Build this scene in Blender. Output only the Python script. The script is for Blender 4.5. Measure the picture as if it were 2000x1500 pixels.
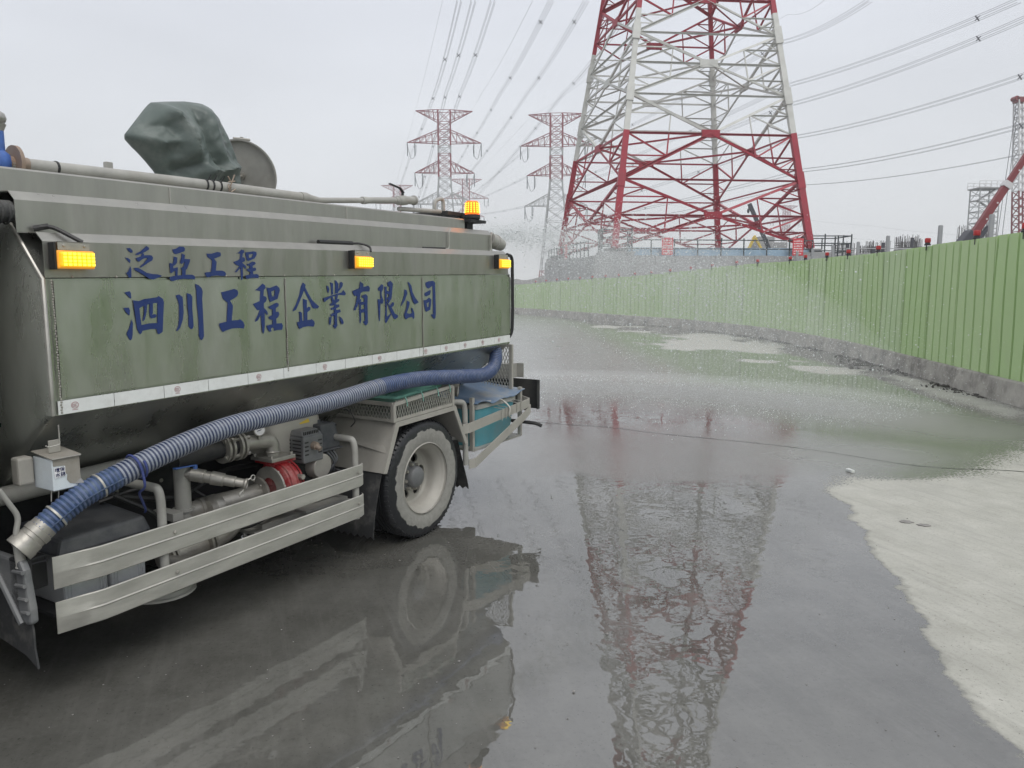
import bpy, bmesh, math, random
import numpy as np
from mathutils import Vector, Matrix, geometry, noise as mnoise
R = math.radians
random.seed(11)
rng = np.random.default_rng(11)
for _o in list(bpy.data.objects):
    bpy.data.objects.remove(_o)
scene = bpy.context.scene
COL = scene.collection

# ------------------------------------------------------------------ camera
cd = bpy.data.cameras.new('camera')
cam = bpy.data.objects.new('camera', cd)
COL.objects.link(cam)
cam.location = (0, 0, 1.8)
cam.rotation_euler = (R(90 - 7.3155), 0, 0)
cd.sensor_width = 36
cd.lens = 26.64
cd.clip_start = 0.05
cd.clip_end = 9000
scene.camera = cam

# ------------------------------------------------------------------ world: overcast daylight
SUN_EL, SUN_AZ = R(56), R(150)          # azimuth clockwise from +Y
world = bpy.data.worlds.new('World')
scene.world = world
world.use_nodes = True
wn, wl = world.node_tree.nodes, world.node_tree.links
wn.clear()
w_out = wn.new('ShaderNodeOutputWorld')
w_bg = wn.new('ShaderNodeBackground')
w_bg.inputs['Strength'].default_value = 0.1
w_sky = wn.new('ShaderNodeTexSky')
w_sky.sky_type = 'NISHITA'
w_sky.sun_disc = False
w_sky.sun_elevation = SUN_EL
w_sky.sun_rotation = SUN_AZ
w_sky.dust_density = 4
w_tc = wn.new('ShaderNodeTexCoord')
w_sep = wn.new('ShaderNodeSeparateXYZ')
wl.new(w_tc.outputs['Generated'], w_sep.inputs[0])
w_ramp = wn.new('ShaderNodeValToRGB')              # cloud sheet: horizon to zenith
w_ramp.color_ramp.elements[0].position = 0.0
w_ramp.color_ramp.elements[0].color = (0.715, 0.725, 0.720, 1)
w_ramp.color_ramp.elements[1].position = 1.0
w_ramp.color_ramp.elements[1].color = (0.97, 0.98, 1.0, 1)
e = w_ramp.color_ramp.elements.new(0.12); e.color = (0.685, 0.705, 0.730, 1)
e = w_ramp.color_ramp.elements.new(0.38); e.color = (0.680, 0.705, 0.770, 1)
wl.new(w_sep.outputs['Z'], w_ramp.inputs[0])
w_map = wn.new('ShaderNodeMapping')
w_map.inputs['Scale'].default_value = (1, 1, 3.2)
wl.new(w_tc.outputs['Generated'], w_map.inputs[0])
w_noise = wn.new('ShaderNodeTexNoise')
w_noise.inputs['Scale'].default_value = 2.1
w_noise.inputs['Detail'].default_value = 5
w_noise.inputs['Roughness'].default_value = 0.45
wl.new(w_map.outputs[0], w_noise.inputs['Vector'])
w_mr = wn.new('ShaderNodeMapRange')
w_mr.inputs['From Min'].default_value = 0.3
w_mr.inputs['From Max'].default_value = 0.7
w_mr.inputs['To Min'].default_value = 9.1
w_mr.inputs['To Max'].default_value = 10.7
wl.new(w_noise.outputs['Fac'], w_mr.inputs['Value'])
w_sc = wn.new('ShaderNodeVectorMath'); w_sc.operation = 'SCALE'
wl.new(w_ramp.outputs[0], w_sc.inputs[0]); wl.new(w_mr.outputs[0], w_sc.inputs['Scale'])
w_mix = wn.new('ShaderNodeMix'); w_mix.data_type = 'RGBA'
w_mix.inputs['Factor'].default_value = 0.93
wl.new(w_sky.outputs[0], w_mix.inputs['A']); wl.new(w_sc.outputs[0], w_mix.inputs['B'])
wl.new(w_mix.outputs['Result'], w_bg.inputs['Color'])
wl.new(w_bg.outputs[0], w_out.inputs[0])

sd = bpy.data.lights.new('sun', 'SUN')
sd.energy = 1.1
sd.angle = R(35)
sd.color = (1, 0.97, 0.92)
sun = bpy.data.objects.new('sun', sd)
COL.objects.link(sun)
_d = Vector((math.sin(SUN_AZ) * math.cos(SUN_EL), math.cos(SUN_AZ) * math.cos(SUN_EL), math.sin(SUN_EL)))
sun.rotation_euler = _d.to_track_quat('Z', 'Y').to_euler()
sun.location = (0, 0, 80)

vs = scene.view_settings
vs.view_transform = 'Standard'
vs.look = 'None'
vs.gamma = 1
vs.exposure = 0.28
vs.use_curve_mapping = False
scene.render.engine = 'CYCLES'
scene.cycles.max_bounces = 6
scene.cycles.diffuse_bounces = 3
scene.cycles.glossy_bounces = 4
scene.cycles.volume_bounces = 1

# ------------------------------------------------------------------ helpers
class MB:
    def __init__(s):
        s.v, s.f, s.m = [], [], []
    def add(s, vs_, fs, mi=0):
        o = len(s.v)
        s.v += [tuple(p) for p in vs_]
        s.f += [[i + o for i in f] for f in fs]
        s.m += [mi] * len(fs)
        return s
    def hexa(s, p, mi=0):
        return s.add(p, [(0, 3, 2, 1), (4, 5, 6, 7), (0, 1, 5, 4), (1, 2, 6, 5), (2, 3, 7, 6), (3, 0, 4, 7)], mi)
    def box(s, a, b, mi=0):
        (x0, y0, z0), (x1, y1, z1) = a, b
        return s.hexa([(x0, y0, z0), (x1, y0, z0), (x1, y1, z0), (x0, y1, z0), (x0, y0, z1), (x1, y0, z1), (x1, y1, z1), (x0, y1, z1)], mi)
    def beam(s, p, q, w, h=None, up=(0, 0, 1), mi=0):
        h = w if h is None else h
        p, q = Vector(p), Vector(q)
        d = (q - p).normalized()
        up = Vector(up)
        if abs(d.dot(up)) > 0.98:
            up = Vector((1, 0, 0)) if abs(d.x) < .9 else Vector((0, 1, 0))
        x = d.cross(up).normalized() * (w / 2)
        y = x.cross(d).normalized() * (h / 2)
        return s.hexa([p - x - y, p + x - y, p + x + y, p - x + y, q - x - y, q + x - y, q + x + y, q - x + y], mi)
    def angle(s, p, q, w, t, up=(0, 0, 1), mi=0):      # L-section member
        p, q = Vector(p), Vector(q)
        d = (q - p).normalized()
        up = Vector(up)
        if abs(d.dot(up)) > 0.98:
            up = Vector((1, 0, 0))
        x = d.cross(up).normalized()
        y = x.cross(d).normalized()
        pr = [(0, 0), (w, 0), (w, t), (t, t), (t, w), (0, w)]
        a = [p + x * (i - w * .3) + y * (j - w * .3) for i, j in pr]
        b = [v + (q - p) for v in a]
        fs = [(0, 1, 7, 6), (1, 2, 8, 7), (2, 3, 9, 8), (3, 4, 10, 9), (4, 5, 11, 10), (5, 0, 6, 11),
              (3, 2, 1, 0), (5, 4, 3, 0), (6, 7, 8, 9), (6, 9, 10, 11)]
        return s.add(a + b, fs, mi)
    def tube(s, path, r, seg=10, cap=True, mis=None):
        P = [Vector(p) for p in path]
        n = len(P)
        rr = r if isinstance(r, (list, tuple)) else [r] * n
        T = []
        for i in range(n):
            T.append((P[min(i + 1, n - 1)] - P[max(i - 1, 0)]).normalized())
        a = Vector((0, 0, 1)) if abs(T[0].z) < .9 else Vector((1, 0, 0))
        nx = T[0].cross(a).normalized()
        vs_, fs, ms = [], [], []
        for i in range(n):
            if i:
                nx = (nx - T[i] * nx.dot(T[i])).normalized()
            ny = T[i].cross(nx)
            for k in range(seg):
                t = 2 * math.pi * k / seg
                vs_.append(P[i] + (nx * math.cos(t) + ny * math.sin(t)) * rr[i])
        o = len(s.v)
        s.v += [tuple(p) for p in vs_]
        for i in range(n - 1):
            for k in range(seg):
                k2 = (k + 1) % seg
                s.f.append([o + i * seg + k, o + i * seg + k2, o + (i + 1) * seg + k2, o + (i + 1) * seg + k])
                s.m.append(mis[i] if mis else 0)
        if cap:
            s.f.append([o + k for k in range(seg)][::-1]); s.m.append(mis[0] if mis else 0)
            s.f.append([o + (n - 1) * seg + k for k in range(seg)]); s.m.append(mis[-1] if mis else 0)
        return s
    def lathe(s, prof, org, axis, seg=24, mi=0, close=False):     # prof: (r, h) along axis
        org, ax = Vector(org), Vector(axis).normalized()
        a = Vector((0, 0, 1)) if abs(ax.z) < .9 else Vector((1, 0, 0))
        x = ax.cross(a).normalized(); y = ax.cross(x)
        o = len(s.v); n = len(prof)
        for r_, h in prof:
            for k in range(seg):
                t = 2 * math.pi * k / seg
                s.v.append(tuple(org + ax * h + (x * math.cos(t) + y * math.sin(t)) * max(r_, 1e-4)))
        rng_ = range(n) if close else range(n - 1)
        for i in rng_:
            j = (i + 1) % n
            for k in range(seg):
                k2 = (k + 1) % seg
                s.f.append([o + i * seg + k, o + i * seg + k2, o + j * seg + k2, o + j * seg + k]); s.m.append(mi)
        return s
    def prism(s, pts, vec, mi=0):
        n = len(pts)
        a = [Vector(p) for p in pts]; b = [p + Vector(vec) for p in a]
        fs = [tuple(range(n))[::-1], tuple(range(n, 2 * n))] + [(i, (i + 1) % n, n + (i + 1) % n, n + i) for i in range(n)]
        return s.add(a + b, fs, mi)
    def loops(s, loops, off, mi=0):           # planar polygon with holes, thickened by off
        vv = [[Vector(p) for p in l] for l in loops]
        tri = geometry.tessellate_polygon(vv)
        flat = [p for l in vv for p in l]
        n = len(flat); off = Vector(off)
        fs = [tuple(t) for t in tri] + [tuple(i + n for i in reversed(t)) for t in tri]
        b = 0
        for l in vv:
            m = len(l)
            fs += [(b + i, b + (i + 1) % m, n + b + (i + 1) % m, n + b + i) for i in range(m)]
            b += m
        return s.add(flat + [p + off for p in flat], fs, mi)
    def sphere(s, c, r, sub=1, sc=(1, 1, 1), mi=0, jit=0):
        bm = bmesh.new(); bmesh.ops.create_icosphere(bm, subdivisions=sub, radius=1)
        vs_ = [Vector(c) + Vector((v.co.x * sc[0], v.co.y * sc[1], v.co.z * sc[2])) * r * (1 + jit * (random.random() - .5)) for v in bm.verts]
        fs = [[v.index for v in f.verts] for f in bm.faces]
        bm.free()
        return s.add(vs_, fs, mi)
    def mesh(s, name, mats, smooth=None, fix=True):
        me = bpy.data.meshes.new(name)
        me.from_pydata(s.v, [], s.f)
        for m_ in (mats if isinstance(mats, (list, tuple)) else [mats]):
            me.materials.append(m_)
        if any(s.m):
            me.polygons.foreach_set('material_index', s.m)
        if fix:
            bm = bmesh.new(); bm.from_mesh(me)
            bmesh.ops.recalc_face_normals(bm, faces=bm.faces)
            bm.to_mesh(me); bm.free()
        if smooth is not None:
            me.polygons.foreach_set('use_smooth', [True] * len(me.polygons))
            me.set_sharp_from_angle(angle=R(smooth))
        me.update()
        return me
    def build(s, name, mats, parent=None, smooth=None, bevel=0, fix=True):
        return put(name, s.mesh(name, mats, smooth, fix), parent, bevel)

def put(name, me, parent=None, bevel=0):
    o = bpy.data.objects.new(name, me)
    COL.objects.link(o)
    if parent is not None:
        o.parent = parent
    if bevel:
        b = o.modifiers.new('bevel', 'BEVEL'); b.width = bevel; b.segments = 2; b.limit_method = 'ANGLE'; b.angle_limit = R(40)
    return o

def tag(o, label=None, cat=None, group=None, kind=None):
    if label: o['label'] = label
    if cat: o['category'] = cat
    if group: o['group'] = group
    if kind: o['kind'] = kind
    return o

def empty(name, loc=(0, 0, 0), rz=0, parent=None):
    o = bpy.data.objects.new(name, None)
    COL.objects.link(o)
    o.empty_display_size = 0.2
    o.location = loc; o.rotation_euler = (0, 0, rz)
    if parent is not None: o.parent = parent
    return o

def smoothpath(pts, n=8):
    P = [Vector(p) for p in pts]
    P = [P[0] * 2 - P[1]] + P + [P[-1] * 2 - P[-2]]
    out = []
    for i in range(1, len(P) - 2):
        a, b, c, d = P[i - 1], P[i], P[i + 1], P[i + 2]
        for k in range(n):
            t = k / n
            out.append(0.5 * ((2 * b) + (c - a) * t + (2 * a - 5 * b + 4 * c - d) * t * t + (3 * b - a - 3 * c + d) * t ** 3))
    out.append(P[-2])
    return out

def fillet(pts, r, n=6):                 # polyline with rounded corners
    P = [Vector(p) for p in pts]
    out = [P[0]]
    for i in range(1, len(P) - 1):
        a = (P[i - 1] - P[i]); b = (P[i + 1] - P[i])
        la, lb = min(r, a.length * .48), min(r, b.length * .48)
        p0 = P[i] + a.normalized() * la; p1 = P[i] + b.normalized() * lb
        for k in range(n + 1):
            t = k / n
            out.append(p0 * (1 - t) ** 2 + P[i] * 2 * t * (1 - t) + p1 * t * t)
    out.append(P[-1])
    return out

# ------------------------------------------------------------------ materials
def nodes(name):
    m = bpy.data.materials.new(name); m.use_nodes = True
    nt = m.node_tree
    return m, nt, nt.nodes, nt.links, nt.nodes['Principled BSDF']

def mat(name, col, rough=.5, metal=0., var=.18, scale=6., bump=0., bscale=60., stretch=(1, 1, 1), spec=.5, stain=None, stain_amt=.5, stain_scale=2.5, emit=None, es=0, rvar=.12):
    m, nt, N, K, B = nodes(name)
    tc = N.new('ShaderNodeTexCoord'); mp = N.new('ShaderNodeMapping'); mp.inputs['Scale'].default_value = stretch
    K.new(tc.outputs['Object'], mp.inputs[0])
    nz = N.new('ShaderNodeTexNoise'); nz.inputs['Scale'].default_value = scale; nz.inputs['Detail'].default_value = 6; nz.inputs['Roughness'].default_value = .62
    K.new(mp.outputs[0], nz.inputs['Vector'])
    mr = N.new('ShaderNodeMapRange'); mr.inputs['From Min'].default_value = .3; mr.inputs['From Max'].default_value = .7
    mr.inputs['To Min'].default_value = 1 - var; mr.inputs['To Max'].default_value = 1 + var
    K.new(nz.outputs['Fac'], mr.inputs['Value'])
    sc = N.new('ShaderNodeVectorMath'); sc.operation = 'SCALE'; sc.inputs[0].default_value = col
    K.new(mr.outputs[0], sc.inputs['Scale'])
    src = sc.outputs[0]
    if stain is not None:
        n2 = N.new('ShaderNodeTexNoise'); n2.inputs['Scale'].default_value = stain_scale; n2.inputs['Detail'].default_value = 8; n2.inputs['Roughness'].default_value = .7
        K.new(mp.outputs[0], n2.inputs['Vector'])
        r2 = N.new('ShaderNodeMapRange'); r2.inputs['From Min'].default_value = .48; r2.inputs['From Max'].default_value = .68; r2.inputs['To Max'].default_value = stain_amt
        K.new(n2.outputs['Fac'], r2.inputs['Value'])
        mx = N.new('ShaderNodeMix'); mx.data_type = 'RGBA'; mx.inputs['B'].default_value = (*stain, 1)
        K.new(r2.outputs[0], mx.inputs['Factor']); K.new(src, mx.inputs['A'])
        src = mx.outputs['Result']
        if metal:
            mm = N.new('ShaderNodeMapRange'); mm.inputs['To Min'].default_value = metal; mm.inputs['To Max'].default_value = metal * (1 - .9 * stain_amt)
            K.new(r2.outputs[0], mm.inputs['Value']); mm.inputs['From Max'].default_value = max(stain_amt, .01)
            K.new(mm.outputs[0], B.inputs['Metallic'])
    K.new(src, B.inputs['Base Color'])
    if not (stain is not None and metal): B.inputs['Metallic'].default_value = metal
    rr = N.new('ShaderNodeMapRange'); rr.inputs['From Min'].default_value = .3; rr.inputs['From Max'].default_value = .7
    rr.inputs['To Min'].default_value = max(rough - rvar, .02); rr.inputs['To Max'].default_value = min(rough + rvar, 1)
    K.new(nz.outputs['Fac'], rr.inputs['Value']); K.new(rr.outputs[0], B.inputs['Roughness'])
    B.inputs['Specular IOR Level'].default_value = spec
    if bump:
        n3 = N.new('ShaderNodeTexNoise'); n3.inputs['Scale'].default_value = bscale; n3.inputs['Detail'].default_value = 4
        K.new(mp.outputs[0], n3.inputs['Vector'])
        bp = N.new('ShaderNodeBump'); bp.inputs['Strength'].default_value = 1; bp.inputs['Distance'].default_value = bump
        K.new(n3.outputs['Fac'], bp.inputs['Height']); K.new(bp.outputs[0], B.inputs['Normal'])
    if emit:
        B.inputs['Emission Color'].default_value = (*emit, 1); B.inputs['Emission Strength'].default_value = es
    return m

M = {}
M['steel'] = mat('brushed_stainless', (.455, .465, .43), .31, .92, .10, 3.5, bump=.0004, bscale=30, stretch=(1.6, 1.6, .45), stain=(.23, .235, .205), stain_amt=.36, stain_scale=2.2)
M['steel_band'] = mat('stainless_band', (.35, .345, .318), .38, .85, .12, 4, bump=.0004, bscale=40, stretch=(2.5, 2.5, .35), stain=(.24, .24, .22), stain_amt=.5, stain_scale=3)
M['steel_dull'] = mat('dull_stainless', (.43, .42, .39), .45, .75, .16, 8, stain=(.27, .25, .21), stain_amt=.55)
M['galv'] = mat('dusty_galvanised', (.50, .49, .45), .5, .55, .14, 9, stretch=(.5, 1, 2), stain=(.30, .295, .265), stain_amt=.6, stain_scale=5, bump=.0006, bscale=40)
M['grey_paint'] = mat('grey_paint', (.36, .355, .33), .55, .1, .15, 7, stain=(.25, .235, .2), stain_amt=.6)
M['box_white'] = mat('box_white', (.66, .72, .76), .4, 0, .06, 8, stain=(.45, .44, .40), stain_amt=.35)
M['film'] = mat('brown_film', (.31, .29, .255), .6, 0, .08, 8, stain=(.2, .18, .14), stain_amt=.5, stain_scale=14)
M['white_paint'] = mat('white_paint', (.78, .78, .75), .4, 0, .06, 5, stain=(.45, .42, .36), stain_amt=.35)
M['tape'] = mat('reflective_tape', (.74, .76, .75), .35, 0, .05, 14, stain=(.5, .5, .47), stain_amt=.4, stain_scale=9)
M['black'] = mat('black_plastic', (.018, .018, .019), .5, 0, .3, 12)
M['rubber'] = mat('dirty_rubber', (.035, .036, .038), .75, 0, .3, 9, bump=.0008, bscale=90, stain=(.2, .195, .18), stain_amt=.55, stain_scale=5)
M['chassis'] = mat('dark_chassis', (.02, .021, .023), .7, .1, .4, 8, stain=(.09, .085, .075), stain_amt=.5)
M['letter'] = mat('blue_vinyl', (.012, .034, .150), .55, 0, .1, 14)
M['blue_hose'] = mat('blue_hose_rib', (.028, .042, .095), .42, 0, .2, 30, stain=(.2, .22, .26), stain_amt=.4, stain_scale=18)
M['white_hose'] = mat('pale_hose_rib', (.255, .28, .335), .45, 0, .15, 30, stain=(.3, .31, .34), stain_amt=.5, stain_scale=12)
M['pale_blue_hose'] = mat('faded_hose_rib', (.075, .115, .235), .45, 0, .2, 20, stain=(.30, .32, .38), stain_amt=.4, stain_scale=9)
M['net'] = mat('blue_netting', (.03, .06, .125), .6, 0, .3, 40, stain=(.22, .28, .36), stain_amt=.5, stain_scale=14)
M['red_paint'] = mat('pump_red', (.30, .014, .02), .5, 0, .2, 12, stain=(.35, .3, .27), stain_amt=.6, stain_scale=6)
M['cast'] = mat('cast_steel', (.40, .385, .35), .45, .6, .2, 14, stain=(.24, .22, .18), stain_amt=.6, bump=.0008, bscale=70)
M['engine_grey'] = mat('engine_cover', (.16, .165, .17), .5, .1, .2, 10, stain=(.28, .27, .24), stain_amt=.45)
M['engine_dark'] = mat('air_cleaner', (.045, .05, .06), .55, 0, .25, 10, stain=(.2, .195, .18), stain_amt=.4)
M['battery'] = mat('battery_white', (.62, .64, .66), .45, 0, .08, 8, stain=(.35, .34, .3), stain_amt=.35)
M['teal'] = mat('teal_plastic', (.11, .35, .41), .45, 0, .12, 5, stain=(.25, .25, .22), stain_amt=.45, stain_scale=3)
M['teal_lid'] = mat('grey_tub_rim', (.38, .38, .36), .55, 0, .12, 8, stain=(.25, .24, .2), stain_amt=.5)
M['blue_sheet'] = mat('blue_sheet', (.13, .20, .31), .6, 0, .2, 5, stain=(.30, .295, .265), stain_amt=.95, stain_scale=2.6)
M['mint'] = mat('mint_plastic', (.22, .50, .42), .5, 0, .1, 8)
M['tarp'] = mat('green_tarpaulin', (.098, .125, .115), .5, 0, .2, 5, bump=.0025, bscale=22, stain=(.215, .235, .22), stain_amt=.6, stain_scale=4.5)
M['rope'] = mat('blue_rope', (.05, .07, .22), .8, 0, .5, 160)
M['dusty'] = mat('dusty_panel', (.40, .385, .35), .6, .2, .1, 6, stain=(.28, .265, .23), stain_amt=.5)
M['blue_valve'] = mat('blue_valve', (.06, .14, .42), .45, 0, .2, 20)
M['rust'] = mat('rusty_steel', (.33, .27, .22), .6, .4, .2, 20, stain=(.2, .09, .04), stain_amt=.6)
M['amber'] = mat('amber_lens', (.9, .5, .02), .3, 0, .05, 30, emit=(1, .50, .01), es=.5)
M['amber_led'] = mat('amber_led', (1, .7, .1), .3, 0, .02, 30, emit=(1, .80, .05), es=1.25)
M['amber_rim'] = mat('amber_rim', (.85, .36, .05), .35, 0, .05, 30, emit=(1, .42, .04), es=.28)
M['orange'] = mat('orange_lens', (.9, .2, .01), .25, 0, .05, 30, emit=(1, .16, .005), es=.7)
M['orange_led'] = mat('orange_led', (1, .5, .05), .3, 0, .02, 30, emit=(1, .42, .02), es=3.2)
M['mark'] = mat('tape_mark', (.42, .24, .25), .5, 0, .1, 20)
M['paper'] = mat('white_sticker', (.82, .82, .84), .5, 0, .03, 20)
M['ink'] = mat('ink', (.02, .025, .09), .5, 0, .1, 20)
M['glass'] = mat('dark_glass', (.02, .022, .025), .08, 0, .1, 5)
M['tower_red'] = mat('tower_red', (.335, .022, .042), .5, 0, .14, 1.2, stain=(.26, .045, .055), stain_amt=.5, stain_scale=.9)
M['tower_white'] = mat('tower_white', (.60, .605, .57), .55, 0, .1, 1.2, stain=(.42, .42, .38), stain_amt=.5, stain_scale=.9)
M['far_red'] = mat('far_red', (.22, .022, .035), .6, 0, .1, .3)
M['far_white'] = mat('far_white', (.36, .37, .37), .6, 0, .1, .3)
M['wire'] = mat('conductor', (.16, .165, .18), .5, .5, .1, 1)
M['insul'] = mat('insulator', (.10, .12, .13), .4, 0, .2, 1)
M['fence'] = mat('green_fence_sheet', (.42, .57, .275), .45, 0, .07, .8, stretch=(1, 1, .4), stain=(.46, .56, .33), stain_amt=.5, stain_scale=.7, bump=.0012, bscale=5)
M['fence_b'] = mat('green_fence_sheet_faded', (.44, .575, .315), .5, 0, .08, .9, stretch=(1, 1, .4), stain=(.48, .55, .37), stain_amt=.6, stain_scale=.6, bump=.0012, bscale=4)
M['fence_c'] = mat('green_fence_sheet_deep', (.395, .555, .25), .42, 0, .07, .7, stretch=(1, 1, .4), stain=(.38, .48, .26), stain_amt=.5, stain_scale=1.1, bump=.0014, bscale=6)
M['kerb'] = mat('weathered_concrete', (.36, .345, .31), .85, 0, .25, 2.2, stain=(.10, .095, .085), stain_amt=.85, stain_scale=1.5, bump=.006, bscale=25)
M['wall'] = mat('grey_concrete', (.33, .335, .335), .85, 0, .14, .8, stretch=(1, 1, .25), stain=(.22, .22, .215), stain_amt=.6, stain_scale=.7)
M['lamp_red'] = mat('lamp_red', (.42, .02, .02), .4, 0, .15, 20)
M['post'] = mat('grey_post', (.35, .36, .37), .5, .4, .1, 6)
M['railing'] = mat('dark_railing', (.028, .04, .045), .5, .2, .2, 3)
M['lightblue'] = mat('light_blue_sheet', (.36, .50, .62), .5, 0, .12, .9)
M['sign_red'] = mat('sign_red', (.62, .06, .08), .5, 0, .06, 3)
M['sign_white'] = mat('sign_white', (.8, .78, .76), .5, 0, .03, 3)
M['rebar'] = mat('rebar', (.12, .115, .115), .8, .3, .2, 1)
M['far_concrete'] = mat('far_concrete', (.30, .30, .30), .9, 0, .1, .5)
M['crane_red'] = mat('crane_red', (.20, .025, .03), .45, 0, .1, 1)
M['crane_white'] = mat('crane_white', (.62, .62, .62), .5, 0, .06, 1)
M['crane_yellow'] = mat('crane_yellow', (.62, .45, .05), .5, 0, .06, 1)
M['crane_dark'] = mat('crane_dark', (.035, .037, .05), .5, 0, .1, 1)
M['gravel'] = mat('gravel_pile', (.20, .195, .185), .95, 0, .5, 9, bump=.1, bscale=8)
M['mud'] = mat('dark_mud', (.055, .05, .045), .6, 0, .4, 12, bump=.01, bscale=40)
M['litter'] = mat('litter', (.6, .62, .6), .5, 0, .1, 20)
M['joint'] = mat('joint_sealant', (.028, .027, .026), .4, 0, .3, 8)
M['stone'] = mat('pebble', (.22, .21, .20), .7, 0, .4, 20)
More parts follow.
